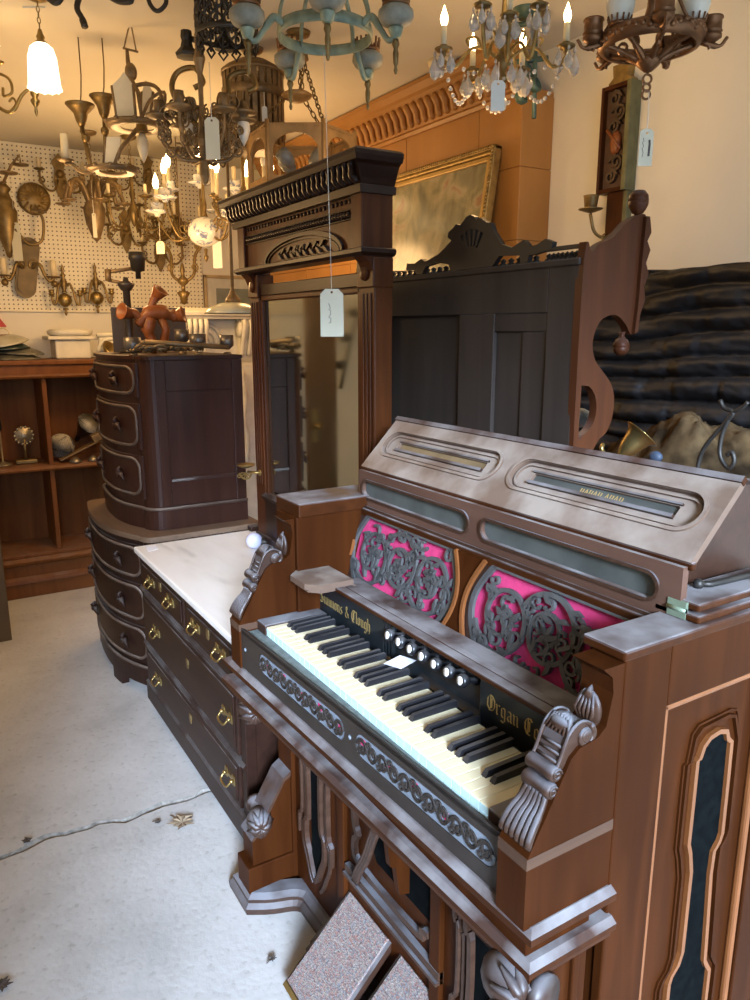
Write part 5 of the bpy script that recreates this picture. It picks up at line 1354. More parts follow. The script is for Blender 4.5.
# ---- bronze chandelier at the upper right
def bronze():
    D = 1.75; k = px(D); c = at(650, 40, D)
    t = thing('bronze_chandelier', 'copper brown cast chandelier with frosted glass chimneys at the upper right', 'chandelier', c)
    R = 47*k
    b = MB()
    b.lathe([(R*.93,-.020),(R*1.02,-.018),(R*1.10,-.004),(R*1.06,.010),(R*.98,.016),(R*.90,.004),(R*.93,-.020)], c, (0,0,1), 36)
    rr = random.Random(2)
    for i in range(46):
        a = 2*PI*i/46; d = V((math.cos(a), math.sin(a), 0)); b.ball(c+d*R*1.06+V((0,0,rr.uniform(-.008,.006))), .0085, (1,1,.8), 6, 4)
    b.build('cast_ring', M_BRONZE, t)
    h = c+V((0,0,-.045))
    b = MB(); b.lathe([(0,-.026),(.010,-.022),(.026,-.008),(.031,.002),(.026,.008),(.012,.014),(0,.014)], h, (0,0,1), 20); b.build('hub', M_BRONZE, t)
    for i in range(8):
        a = 2*PI*i/8+.2; d = V((math.cos(a), math.sin(a), 0)); b = MB()
        b.tube(smooth([h+d*.02, h+d*R*.5+V((0,0,.018)), c+d*R*.96+V((0,0,-.008))], 4), [.008]*4+[.006]*3+[.007]*2, 6)
        F = (h+d*R*.55+V((0,0,.016)), d, V((0,0,1)), d.cross(V((0,0,1)))); b.ribbon(spiral(0,.012,.014,.004,-90,1.2,14), .006, F, -.003, .003); b.build('rib', M_BRONZE, t)
    b = MB()
    for (dz, r) in ((-.038,.010),(-.056,.0085),(-.072,.0095)):
        q = V((RT.x, RT.y, 0)); b.tube([h+V((0,0,dz))+q*(r*math.cos(x))+V((0,0,r*math.sin(x))) for x in [2*PI*j/14 for j in range(14)]], .0028, 6, closed=True)
    b.build('hanging_ring', M_BRONZE, t)
    base = -YAW
    for i, ang in enumerate((183, 262, -8, 120, 55)):
        a = base+math.radians(ang); d = V((math.cos(a), math.sin(a), 0)); e = c+d*(R+.026)+V((0,0,-.012))
        b = MB(); b.tube([c+d*R, c+d*(R+.02)+V((0,0,-.004)), e+V((0,0,-.012)), e], .006, 7); b.tube(smooth([c+d*R*1.05+V((0,0,-.01)), c+d*(R+.045)+V((0,0,-.02)), c+d*(R+.062)+V((0,0,-.002))], 4), [.007]*4+[.004]*5, 6); arm = b.build('arm', M_BRONZE, t)
        b = MB(); b.lathe([(0,0),(.010,.0),(.017,.005),(.023,.009),(.023,.016),(.017,.018),(.024,.022),(.022,.026),(.021,.046),(.024,.049),(.023,.053),(0,.052)], e, (0,0,1), 18); b.build('socket_cup', M_BRONZE, arm)
    for i, ang in enumerate((205, -30, 20)):
        a = base+math.radians(ang); d = V((math.cos(a), math.sin(a), 0)); e = c+d*R*.86+V((0,0,.012))
        b = MB(); b.lathe([(0,0),(.020,0),(.026,.006),(.022,.010),(0,.01)], e, (0,0,1), 16); 
        for j in range(12): b.tube([e+V((.023*math.cos(2*PI*j/12), .023*math.sin(2*PI*j/12), .006)), e+V((.027*math.cos(2*PI*j/12), .027*math.sin(2*PI*j/12), .022))], .0022, 5)
        g = b.build('gallery', M_BRONZE, t)
        b = MB(); b.lathe([(.018,.008),(.026,.022),(.032,.042),(.031,.058),(.024,.075),(.019,.095),(.020,.13),(.018,.13),(.017,.095),(.028,.05)], e, (0,0,1), 18); b.build('frosted_chimney', M_FROST, g)
    b = MB(); b.lathe([(0,-.02),(.02,-.015),(.012,.02),(.01,.12),(.02,.14),(.008,.16),(0,.16)], c+V((0,0,.05)), (0,0,1), 14); b.build('stem', M_BRONZE, t)
    for i in range(3):
        a = 2*PI*i/3+.4; d = V((math.cos(a), math.sin(a), 0)); b = MB(); b.tube([c+d*R+V((0,0,.01)), c+d*R*.4+V((0,0,.12)), c+V((0,0,.18))], .004, 6); b.build('hanger', M_BRONZE, t)
    hook_to_ceiling(t, c+V((0,0,.21)), M_BRONZE)
    tg = price_tag('pale manila price tag with a dark stroke hung under the copper brown chandelier', at(649, 92, D), 34*k, 14*k, 35*k, M_TAG, lean=1*k, scribble=False)
    top = V(at(649, 92, D))+V((0,0,-34*k)); ax = V((math.cos(YAW), -math.sin(YAW), 0)); F = (top+ax*1*k, ax, V((0,0,1)), V((-math.sin(YAW), -math.cos(YAW), 0)))
    cd = [o for o in tg.children if o.name.startswith('card')][0]
    b = MB(); b.ribbon([(.007,-.024),(.008,-.034),(.007,-.060)], .005, F, .0007, .001); b.build('ink_stroke', M_INK, cd)
    b = MB(); b.ribbon([(-.008,-.02),(-.006,-.026),(-.009,-.03),(-.006,-.038),(-.009,-.044),(-.006,-.052),(-.008,-.062)], .0012, F, .0007, .001); b.build('handwriting', M_INK, cd)
bronze()

# ---- brass gas style arm with lit white shade at the left edge
def gas_arm():
    D = 2.6; k = px(D); F = lambda u, v, dd=0: at(u, v, D+dd)
    c = at(-30, 75, D)
    t = thing('gas_arm_chandelier', 'brass chandelier at the left edge with a glowing white glass bell shade', 'chandelier', c)
    b = MB(); b.lathe([(0,-.05),(.02,-.03),(.012,0),(.02,.03),(.009,.06),(.008,.25),(0,.25)], c, (0,0,1), 14); b.build('stem', M_BRASS, t); hook_to_ceiling(t, c+V((0,0,.25)), M_BRASS)
    b = MB(); b.tube(smooth([c, F(-5,104), F(12,112), F(22,95), F(33,88), F(35,98)], 5), .006, 8)
    b.tube(smooth([F(-12,70), F(8,78), F(12,92), F(4,96), F(3,88)], 5), .005, 7); b.tube(smooth([F(10,112), F(16,104), F(13,98), F(9,102)], 4), .004, 6)
    arm = b.build('arm', M_BRASS, t); s = F(35, 98)
    b = MB(); b.lathe([(0,-.06),(.003,-.055),(.006,-.045),(.004,-.03),(.012,-.02),(.016,-.008),(.008,0),(.014,.010),(.013,.05),(.020,.058),(.020,.062),(0,.062)], s, (0,0,1), 16); b.build('gas_cup', M_BRASS, arm)
    b = MB(); b.tube(smooth([c+V((0,0,.1)), F(-15,30), F(-6,58)], 5), .006, 8); a2 = b.build('arm', M_BRASS, t); candle_set(a2, F(-3, 64), .03, True, .010, .024, M_BRASS, 1.25)
    t2 = thing('bell_shade_pendant', 'glowing white fluted glass shade on a brass fitter and chain, upper left', 'pendant lamp', F(42, 60, -.14))
    top = F(41, 44, -.14)
    b = MB(); b.lathe([(.0,.045),(.006,.043),(.009,.03),(.014,.02),(.010,.012),(.020,.004),(.024,-.004),(0,-.002)], top, (0,0,1), 18); b.build('fitter', M_BRASS, t2)
    hook_to_ceiling(t2, top+V((0,0,.045)), M_BRASS, .007)
    b = MB(); n = 26; prof = [(.022,0),(.036,-.012),(.044,-.04),(.047,-.09),(.049,-.125),(.052,-.135)]
    vs = []; fs = []
    for j in range(n*2):
        a = PI*j/n; f = 1+(.035 if j % 2 else -.0)
        for i_, (r, z) in enumerate(prof): vs.append(top+V((r*(1+(f-1)*i_/3)*math.cos(a), r*(1+(f-1)*i_/3)*math.sin(a), z - (.004 if (j % 4 == 0 and i_ == 5) else 0))))
    m = len(prof)
    for j in range(n*2):
        j2 = (j+1) % (n*2)
        for i_ in range(m-1): fs.append([j*m+i_, j2*m+i_, j2*m+i_+1, j*m+i_+1])
    b.put(vs, fs, True); b.build('glass_shade', M_SHADE, t2)
    price_tag('blank white tag at the top left above the glowing bell shade', at(31, -27, 2.5), 6*k, 22*k, 24*k, M_TAGW, scribble=False)
    # iron chandelier mostly above the frame
    D2 = 2.35; G = lambda u, v: at(u, v, D2); c2 = G(100, -40)
    t3 = thing('iron_scroll_chandelier', 'blackened iron chandelier of which only drooping scrolls show at the top left', 'chandelier', c2)
    b = MB(); b.lathe([(0,-.03),(.02,-.02),(.03,.0),(.02,.03),(.01,.08),(0,.08)], c2, (0,0,1), 14); b.build('hub', M_IRON, t3); hook_to_ceiling(t3, c2+V((0,0,.08)), M_IRON)
    for pts, r in (([(100,-40),(70,-18),(58,2),(48,-2)], .010), ([(100,-40),(85,-15),(77,6),(82,18),(85,27)], [.012]*8+[.009]*8+[.011]*5), ([(100,-40),(115,-15),(132,0),(120,2),(108,-4)], .008), ([(100,-40),(140,-20),(150,4),(158,11),(166,3),(163,-8),(155,-8)], .007)):
        b = MB(); P = smooth([G(*p) for p in pts], 5); b.tube(P, [r[min(i, len(r)-1)] for i in range(len(P))] if isinstance(r, list) else r, 8); b.build('arm', M_IRON, t3)
gas_arm()
# ---- bare bulb on the ceiling
p = V((0,0,0)); q = at(443, 14, 3.0); 
t = thing('ceiling_bulb', 'round lit bulb in a cream lampholder fixed to the ceiling left of the crystal chandelier', 'bulb', q)
b = MB(); b.lathe([(.0,ZC-q.z),(.06,ZC-q.z),(.055,ZC-q.z-.02),(.03,ZC-q.z-.03),(.024,.02),(.018,.0),(0,.0)], q, (0,0,1), 18); b.build('lampholder', M_CANDLE, t)
b = MB(); b.lathe([(.012,0),(.016,-.010),(.030,-.030),(.033,-.046),(.026,-.064),(.012,-.073),(0,-.075)], q, (0,0,1), 16); b.build('bulb', M_FLAME, t)

# ---- great dark iron chandelier with a price tag
def iron_big():
    D = 2.45; k = px(D); c = at(203, 140, D); F = lambda u, v, dd=0: at(u, v, D+dd)
    t = thing('iron_filigree_chandelier', 'large dark iron chandelier full of curled filigree with a long price tag', 'chandelier', c)
    b = MB(); b.lathe([(0,-.14),(.010,-.13),(.015,-.11),(.012,-.02),(.022,.0),(.014,.04),(.008,.10),(.009,.20),(.020,.24),(.012,.27),(.013,.31),(0,.31)], c, (0,0,1), 10, smooth=False); b.build('stem', M_IRONB, t)
    ch = F(188, 26); b = MB(); chain(b, c+V((0,0,.31)), (c.x, c.y, ZC-.02), .014, .003); b.build('chain', M_BRASSD, t)
    rr = random.Random(11); base = -YAW
    for i in range(6):
        a = base+math.radians(12+60*i); d = V((math.cos(a), math.sin(a), 0)); R = .135
        b = MB(); b.tube(smooth([c+V((0,0,-.06)), c+d*R*.55+V((0,0,-.06)), c+d*R*.95+V((0,0,.0)), c+d*R+V((0,0,.06))], 5), .0055, 8)
        for j in range(22):
            r0 = rr.uniform(.011,.026); o = c+d*rr.uniform(.05,R)+V((0,0,rr.uniform(-.05,.11))); sd = rr.choice((-1,1)); side = V((-d.y, d.x, 0))*rr.uniform(-.04,.04)
            b.tube([o+side+d*q[0]+V((0,0,q[1])) for q in spiral(0,0,r0,.004,rr.uniform(0,360),1.5*sd,18)], .0030, 6)
        arm = b.build('arm', M_IRONB, t)
        e = c+d*R+V((0,0,.06))
        b = MB(); b.lathe([(0,-.01),(.010,-.006),(.034,.0),(.042,.008),(.012,.006),(.016,.014),(.016,.05),(0,.05)], e, (0,0,1), 16); b.build('candle_cup', M_IRONB, arm)
    for (u, v, du, s) in ((190,108,-25,1),(243,112,-10,1)):
        e = F(u, v); b = MB(); b.tube(smooth([c+V((0,0,.02)), F(u-s*16, v-12), F(u-s*14, v-34), F(u+4, v-40), F(u+13, v-26), F(u+4, v-20)], 5), .009, 8); arm = b.build('scroll_arm', M_BRASSD, t)
        b = MB(); b.lathe([(0,.035),(.014,.03),(.016,.006),(.040,.002),(.044,-.004),(.015,-.008),(0,-.008)], e, (0,0,1), 16); b.build('candle_cup', M_IRONB, arm)
        b = MB(); b.lathe([(.010,-.008),(.020,-.035),(.022,-.055),(.012,-.085),(0,-.105)], e, (0,0,1), 14); b.build('bulb', M_UNLIT, arm)
    for (u, v) in ((187,48),(225,40)):
        e = F(u, v); b = MB(); b.tube([c+V((0,0,.29)), F((u+203)/2, v-8), e+V((0,0,.03))], .009, 8); arm = b.build('socket_arm', M_IRON, t)
        b = MB(); b.lathe([(0,.05),(.018,.05),(.020,.03),(.017,.02),(.022,.0),(.040,-.02),(.036,-.028),(.012,-.03),(0,-.03)], e, (0,0,1), 8, smooth=False); b.build('socket', M_IRON, arm)
    price_tag('long pale tag hanging from the large filigree iron chandelier', F(209, 62, -.23), (112-62)*k*.92, 14*k*.95, 38*k*.95, M_TAG, scribble=False)
iron_big()

# ---- pierced iron gallery lantern at the top
def gallery():
    D = 2.3; c = at(226, 8, D); t = thing('pierced_iron_lantern', 'black pierced iron lantern gallery at the top edge behind the green ring chandelier', 'lantern', c)
    R = .092
    for i in range(14):
        a = 2*PI*i/14; d = V((math.cos(a), math.sin(a), 0)); s = V((-d.y, d.x, 0)); b = MB(); o = c+d*R
        for (z, sg) in ((-.06,1),(-.02,-1),(.03,1),(.07,-1)): b.tube([o+s*q[0]+V((0,0,q[1]+z)) for q in spiral(0,0,.024,.008,90*sg,1.3*sg,14)], .0042, 6)
        b.tube([o+V((0,0,-.10)), o+V((0,0,.10))], .004, 6); b.tube([o+V((0,0,-.085)), o+s*.014+V((0,0,-.10)), o+V((0,0,-.118)), o-s*.014+V((0,0,-.10)), o+V((0,0,-.085))], .004, 6)
        b.build('pierced_panel', M_IRON, t)
    b = MB(); b.lathe([(R,-.085),(R+.006,-.085),(R+.006,-.07),(R,-.07),(R,-.085)], c, (0,0,1), 28); b.build('ring', M_IRON, t)
    b = MB(); b.lathe([(R,.10),(R+.006,.10),(R*.6,.16),(.02,.20),(0,.2)], c, (0,0,1), 28); b.build('cap', M_IRON, t); hook_to_ceiling(t, c+V((0,0,.19)), M_IRON)
gallery()

# ---- slatted drum
def drum():
    D = 2.95; k = px(D); c = at(254, 112, D); R = 30*k; t = thing('slatted_drum_lantern', 'dark round lantern drum of upright slats hanging left of the copper lantern', 'lantern', c)
    h = 36*k
    b = MB(); b.lathe([(R*1.0,h),(R*1.04,h),(R*1.04,h*.9),(R*.92,h*1.08),(R*.55,h*1.25),(R*.2,h*1.30),(0,h*1.30)], c, (0,0,1), 30); b.build('domed_top', M_IRONB, t)
    for z in (.42*h, -.55*h):
        b = MB(); b.lathe([(R*.99,z-.016),(R*1.04,z-.016),(R*1.04,z+.016),(R*.99,z+.016),(R*.99,z-.016)], c, (0,0,1), 30); b.build('band', M_IRONB, t)
    for i in range(26):
        a = 2*PI*i/26; d = V((math.cos(a), math.sin(a), 0)); s = V((-d.y, d.x, 0)); b = MB(); w = R*.075
        P = [c+d*R+s*w, c+d*R-s*w, c+d*(R-.006)-s*w, c+d*(R-.006)+s*w]
        b.put([p+V((0,0,-h)) for p in P]+[p+V((0,0,h*.92)) for p in P], [(0,1,2,3),(4,5,6,7),(0,1,5,4),(1,2,6,5),(2,3,7,6),(3,0,4,7)]); b.build('slat', M_IRONB, t)
    b = MB(); b.lathe([(0,-h),(R,-h),(R,-h*.96),(0,-h*.96)], c, (0,0,1), 30); b.build('base', M_IRONB, t)
    hook_to_ceiling(t, c+V((0,0,h*1.3)), M_IRONB)
    price_tag('tiny white tag on the dark slatted drum lantern', at(264, 92, D-.24), 12*k, 5*k, 13*k, M_TAGW, scribble=False)
drum()

# ---- hexagonal copper lantern
def hexlantern():
    D = 2.76; k = px(D); c = at(302, 161, D); R = 53*k; t = thing('copper_lantern', 'six sided copper lantern with arched openings hung on three chains above the mirror cornice', 'lantern', c)
    base = -YAW+math.radians(-62); hb, ht = -29*k, 24*k
    V6 = [c+V((R*math.cos(base+PI*i/3), R*math.sin(base+PI*i/3), 0)) for i in range(6)]
    for i in range(6):
        p, q = V6[i], V6[(i+1) % 6]; d = (q-p).normalized(); n = d.cross(V((0,0,1))); L = (q-p).length
        m4 = Matrix(((d.x,0,n.x,p.x),(d.y,0,n.y,p.y),(0,1,0,p.z),(0,0,0,1)))
        b = MB(); b.T = m4
        hole = [(.018,hb+.028),(L-.018,hb+.028)] + [(L-.018-(L-.036)*(1-math.cos(PI*j/12))/2, .0+ (ht-.030)*math.sin(PI*j/12)) for j in range(0, 13)]
        b.prism([(0,hb),(L,hb),(L,ht),(0,ht)], -.004, .004, 'z', [hole])
        for j in range(7): b.slab(.01+j*(L-.04)/6, .028+j*(L-.04)/6, ht-.012, ht-.006, -.007, .007, .001)
        b.T = None; b.build('side_frame', M_COPPER, t)
        b = MB(); b.tube([p+V((0,0,hb-.02)), p+V((0,0,ht+.012))], .008, 6); b.build('corner_post', M_COPPER, t)
    lo = [c+(p-c)*.62+V((0,0,hb-.04)) for p in V6]
    b = MB()
    for i in range(6):
        for (p, q) in ((V6[i]+V((0,0,hb)), lo[i]), (lo[i], lo[(i+1) % 6])): b.tube([p, q], .007, 6)
    b.build('bottom_cage', M_COPPER, t)
    b = MB(); rr = random.Random(4)
    for i in range(9): b.ball(c+V((rr.uniform(-.1,.1), rr.uniform(-.1,.1), hb+.02)), .022, (1,1,.7), 8, 5)
    b.build('amber_glass', plain('amber_glass', (.55,.25,.06), .3), t)
    for j in range(4):
        a = 2*PI*j/4+.3; e = c+V((.055*math.cos(a), .055*math.sin(a), -.02)); b = MB(); b.lathe([(.0,0),(.02,0),(.028,.03),(.024,.06),(0,.06)], e, (math.cos(a),math.sin(a),.7), 12); b.build('shade_cup', plain('grey_shade_cup', (.30,.30,.27), .4), t)
    hub = at(297, 97, D); b = MB(); b.lathe([(0,-.02),(.02,-.018),(.05,-.004),(.058,.006),(.045,.014),(.012,.02),(0,.02)], hub, (0,0,1), 20); b.build('hub', M_COPPER, t)
    up = at(299, 60, D)
    b = MB(); b.lathe([(.034,.0),(.036,.002),(.026,.05),(.01,.06),(0,.06)], up, (0,0,1), 18); b.build('canopy', M_IRONB, t)
    for i in range(3):
        a = base+2*PI*i/3; d = V((math.cos(a), math.sin(a), 0))
        b = MB(); chain(b, hub+d*.03+V((0,0,.01)), up+d*.018, .011, .0024); b.build('chain', M_BRASSD, t)
    for i in (0, 2, 4):
        b = MB(); chain(b, V6[i]+V((0,0,ht)), hub+(V6[i]-c).normalized()*.045 if i else up+(V6[0]-c).normalized()*.03, .011, .0024); b.build('chain', M_BRASSD, t)
    hook_to_ceiling(t, up+V((0,0,.06)), M_BRASSD, .011)
hexlantern()

# ---- iron fitting with cream glass panels
def panel_fixture():
    D = 2.7; k = px(D); F = lambda u, v, dd=0: at(u, v, D+dd)
    t = thing('slag_glass_chandelier', 'iron chandelier holding tall cream glass panels, left of the filigree chandelier', 'chandelier', F(135, 130))
    def ringp(u, v, ru, name):
        c = F(u, v); r = ru*k; b = MB(); b.lathe([(r*.55,-.006),(r*.8,-.012),(r,-.004),(r*1.02,.006),(r*.7,.004),(r*.55,-.006)], c, (0,0,1), 22)
        for j in range(10): b.ball(c+V((r*math.cos(2*PI*j/10), r*math.sin(2*PI*j/10), .004)), .010, (1,1,.6), 8, 5)
        return b.build(name, M_IRONB, t), c
    r1, c1 = ringp(137, 126, 30, 'tray_ring'); r2, c2 = ringp(113, 170, 25, 'tray_ring')
    for (pts, dd, nm) in (([(112,86),(120,78),(124,72),(133,85),(136,122),(118,124)], -.06, 'cream_panel'), ([(142,92),(146,80),(153,92),(150,118),(141,120)], .08, 'cream_panel'), ([(106,137),(121,137),(118,164),(104,164)], 0, 'cream_panel')):
        b = MB(); P = [F(u, v, dd) for u, v in pts]; n = VIEW*.004
        b.put([p-n for p in P]+[p+n for p in P], [list(range(len(P))), list(range(2*len(P)-1, len(P)-1, -1))]+[[i, (i+1) % len(P), (i+1) % len(P)+len(P), i+len(P)] for i in range(len(P))]); g = b.build(nm, M_CREAMGL, t)
        b = MB(); b.tube([P[0], P[-1]], .006, 6); b.tube([P[len(P)//2], P[len(P)//2+1]], .006, 6); b.build('came', M_IRONB, g)
    b = MB(); b.tube([F(127,50), F(128,62), F(130,78), F(138,92), F(142,120)], [.006,.008,.010,.008,.006], 8); b.ball(F(131,72), .022, (1,.7,1.4)); b.build('stem', M_IRONB, t)
    b = MB(); b.tube(smooth([F(142,118), F(150,100), F(164,92), F(163,108), F(150,112)] , 4), .006, 7); b.tube(smooth([F(134,100), F(132,88), F(148,84), F(160,92), F(163,116)], 5), .007, 8); b.build('scroll_arm', M_IRONB, t)
    b = MB(); b.tube([F(123,48), F(138,52)], .004, 6); b.tube([F(124,48), F(128,30), F(131,24), F(136,50)], .0028, 6); b.tube([F(130,24), F(127,12), F(126,6)], .0028, 6); b.tube([F(126,6), V((F(126,6).x, F(126,6).y, ZC))], .0025, 6); b.build('wire_hanger', M_IRONB, t)
    e = F(142, 132); b = MB(); b.lathe([(.0,.03),(.018,.03),(.022,0),(.035,-.004),(0,-.006)], e, (0,0,1), 14); s = b.build('socket', M_BRASSD, t)
    b = MB(); b.lathe([(.010,-.006),(.020,-.03),(.021,-.05),(.013,-.08),(0,-.105)], e, (0,0,1), 14); b.build('bulb', M_CREAMGL, s)
    e = F(66, 162); b = MB(); b.tube(smooth([F(95,172), F(82,172), F(72,164), F(66,164)], 4), .007, 8); arm = b.build('arm', M_IRONB, t); candle_set(arm, e, .085, None, .014, .03, M_IRONB)
    b = MB(); b.tube([c1+V((0,0,-.01)), F(120,150), c2], .008, 8); b.build('lower_stem', M_IRONB, t)
    # two torch bowls on long stems
    for (u, v, bu, bv, lb, w) in ((80,105,92,172,'flared brass torch bowl on a long stem, nearer the left edge',15),(103,97,107,165,'flared brass torch bowl on a stem beside the cream glass panels',14)):
        c = F(u, v, .12); t2 = thing('torch_bowl', lb, 'sconce', c, 'flared torch bowls'); r = w*k
        b = MB(); b.lathe([(0,-.075),(.010,-.075),(.018,-.06),(.022,-.045),(.026,-.03),(r*.8,-.012),(r,.0),(r*.97,.004),(r*.7,-.006),(.02,-.02),(0,-.02)], c, (0,0,1), 20); b.build('bowl', M_BRASSD, t2)
        b = MB(); b.tube([c+V((0,0,-.07)), F(bu, bv, .12)], .009, 8); b.ball(F((u+bu)/2, (v+bv)/2, .12), .016); b.build('stem', M_BRASSD, t2)
        b = MB(); b.tube([c+V((0,0,.0)), F(u+1, v-10, .12), F(u+1, v-30, .12), V((F(u+1, v-30, .12).x, F(u+1, v-30, .12).y, ZC))], .0025, 6); b.build('wire_hanger', M_IRONB, t2)
panel_fixture()

# ---- delft chandelier and brass chandeliers further back
def delft():
    D = 4.1; k = px(D); c = at(205, 232, D)
    t = thing('porcelain_chandelier', 'chandelier with a blue and white porcelain ball and lit candle bulbs left of the mirror', 'chandelier', c)
    b = MB(); b.ball(c, 17*k, (1,1,.85), 20, 12); b.build('porcelain_ball', M_DELFT, t)
    b = MB(); b.lathe([(0,-.16),(.006,-.15),(.014,-.13),(.006,-.12),(.010,-.09),(0,-.085)], c, (0,0,1), 12); b.build('drop_finial', M_BRASSD, t)
    b = MB(); b.lathe([(.0,.075),(.02,.08),(.012,.10),(.016,.14),(.008,.18),(.007,.45),(0,.45)], c, (0,0,1), 12); b.build('stem', M_BRASSD, t); hook_to_ceiling(t, c+V((0,0,.45)), M_BRASSD)
    base = -YAW; ends = ((176, .26, .10, 1), (150, .25, .23, 1), (110, .12, .26, 1), (200, .20, .16, 1), (20, .17, .22, 0), (-40, .2, .05, 0), (75, .16, .12, 0))
    for i, (ang, R, z, lit) in enumerate(ends):
        a = base+math.radians(ang); d = V((math.cos(a), math.sin(a), 0)); e = c+d*R+V((0,0,z))
        b = MB(); b.tube(smooth([c+V((0,0,.10)), c+d*R*.35+V((0,0,-.02)), c+d*R*.7+V((0,0,-.06+z*.2)), c+d*R*.98+V((0,0,z*.6)), e], 5), .006, 7)
        b.tube([c+d*R*.45+d*q[0]+V((0,0,q[1]+.02)) for q in spiral(0,0,.035,.008,90,1.4,16)], .004, 6); arm = b.build('arm', M_BRASSD, t)
        candle_set(arm, e, .115, True if lit else None, .012, .05, M_DELFT, 1.5, cup=[(0,-.02),(.012,-.018),(.02,-.004),(.058,.004),(.066,.012),(.03,.010),(.034,.03),(.036,.05),(.030,.05),(0,.02)])
    price_tag('white tag on a long string left of the mirror frieze, lowest of the hanging tags', at(214, 178, D-.07), 60*k*.95, 9*k, 28*k, M_TAGW, scribble=False)
    price_tag('cream tag hanging left of the porcelain ball chandelier', at(159, 222, D-.07), 18*k, 8*k, 12*k, M_TAG, scribble=False)
delft()
BP = [(0,-.12),(.008,-.11),(.016,-.09),(.03,-.06),(.034,-.03),(.016,0),(.010,.03),(.018,.06),(.010,.09),(.008,.22),(0,.22)]
chandelier('brass_chandelier', 'aged brass chandelier with lit candles just left of the mirror cornice', at(244, 205, 3.75), .15, 5, .3, [(.1,-.02),(.5,-.07),(.9,-.05),(1,.03)], BP, (M_BRASSD, M_BRASSD), .006, .12, lit=(0,1,2,3), bulb=1.5, angs=[170,130,60,0,-70])
chandelier('dark_chandelier', 'dark iron chandelier with drooping carved arms in front of the pegboard', at(94, 205, 4.2), .17, 6, .5, [(.1,-.02),(.4,.10),(.75,.11),(1,.0)], [(0,-.20),(.02,-.18),(.05,-.10),(.06,-.02),(.03,.04),(.045,.09),(.012,.12),(.01,.18),(0,.18)], (M_IRONB, M_IRONB), .012, 0, nobulb=True, pan=.045)
price_tag('cream tag hanging in front of the dark carved arm chandelier by the pegboard', at(91, 180, 4.08), .17, 4*px(4), 24*px(4), M_TAG, scribble=False)
chandelier('candle_arm_chandelier', 'thin armed brass chandelier with empty candle cups in front of the pegboard', at(133, 205, 4.3), .17, 5, 1.1, [(.1,-.02),(.45,-.13),(.9,-.10),(1,.02)], BP, (M_BRASSD, M_BRASSD), .006, .06, nobulb=True, pan=.04)
chandelier('ornate_brass_chandelier', 'ornate dull brass chandelier behind the porcelain ball chandelier', at(178, 225, 4.6), .16, 6, .1, [(.1,.04),(.4,-.06),(.85,-.08),(1,.02)], BP, (M_BRASSD, M_BRASSD), .007, .07, nobulb=True, pan=.035)
# hanging double arm pendant below them
def double_arm():
    D = 4.4; F = lambda u, v: at(u, v, D); c = F(183, 282); t = thing('double_arm_chandelier', 'slender two armed bronze chandelier with a pointed finial in front of the pegboard', 'chandelier', c)
    b = MB(); b.lathe([(0,-.13),(.02,-.12),(.022,-.09),(.04,-.06),(.012,-.05),(.012,-.02),(.03,-.005),(.034,.012),(.014,.03),(.010,.05),(.016,.06),(.008,.10),(0,.11)], c, (0,0,1), 14); b.build('stem', M_BRASSD, t)
    for s in (-1, 1):
        P = smooth([F(183+s*3, 282), F(183+s*11, 274), F(183+s*12, 256), F(183+s*20, 244), F(183+s*34, 236)], 5)
        b = MB(); b.tube(P, .009, 8)
        for j in (6, 12): b.tube([P[j]+V((RT.x*q[0]*s, RT.y*q[0]*s, q[1])) for q in spiral(0,.02,.024,.006,-90,1.3,14)], .005, 6)
        arm = b.build('arm', M_BRASSD, t); candle_set(arm, P[-1], .0, None, pan=.04)
    b = MB(); b.tube([c+V((0,0,.1)), V((c.x, c.y, ZC))], .003, 6); b.build('hanging_wire', M_IRONB, t)
double_arm()

# ---- wall sconces on the pegboard
YW = YF-.024
def W(u, v, d=.02): return ony(u, v, YW-d)
def candle_sconce():
    c = W(27, 268, .03); t = thing('candle_sconce', 'brass wall sconce with a long rounded back plate and two candle arms on the pegboard', 'sconce', c)
    s = stadium(-.058, .058, -.175, .175, 10); m4 = Matrix.Translation(c+V((0,-.010,0))) @ Matrix.Rotation(math.radians(10), 4, 'Y')
    b = MB(); b.T = m4; b.prism(s, -.008, .008, 'y'); b.prism([(p[0]*.8, p[1]*.88) for p in s], -.016, -.008, 'y'); b.T = None; b.build('back_plate', plain('dull_bronze_plate', (.13,.09,.04), .5, .5, .4, 18), t)
    for sg in (-1, 1):
        P = [c+V(q) for q in smooth([(sg*.025,-.03,.0),(sg*.06,-.06,.02),(sg*.085,-.06,-.04),(sg*.11,-.065,-.075),(sg*.135,-.065,-.055)], 5)]
        b = MB(); b.tube(P, .010, 8); b.tube([c+V((sg*(.03+q[0]), -.03, q[1]+.015)) for q in spiral(0,0,.03,.008,0,1.3,14)], .006, 6); b.ball(P[-1]+V((0,0,-.035)), .02); arm = b.build('arm', M_BRASSD, t)
        candle_set(arm, P[-1], .09, None, .017, .048, M_IRONB)
candle_sconce()
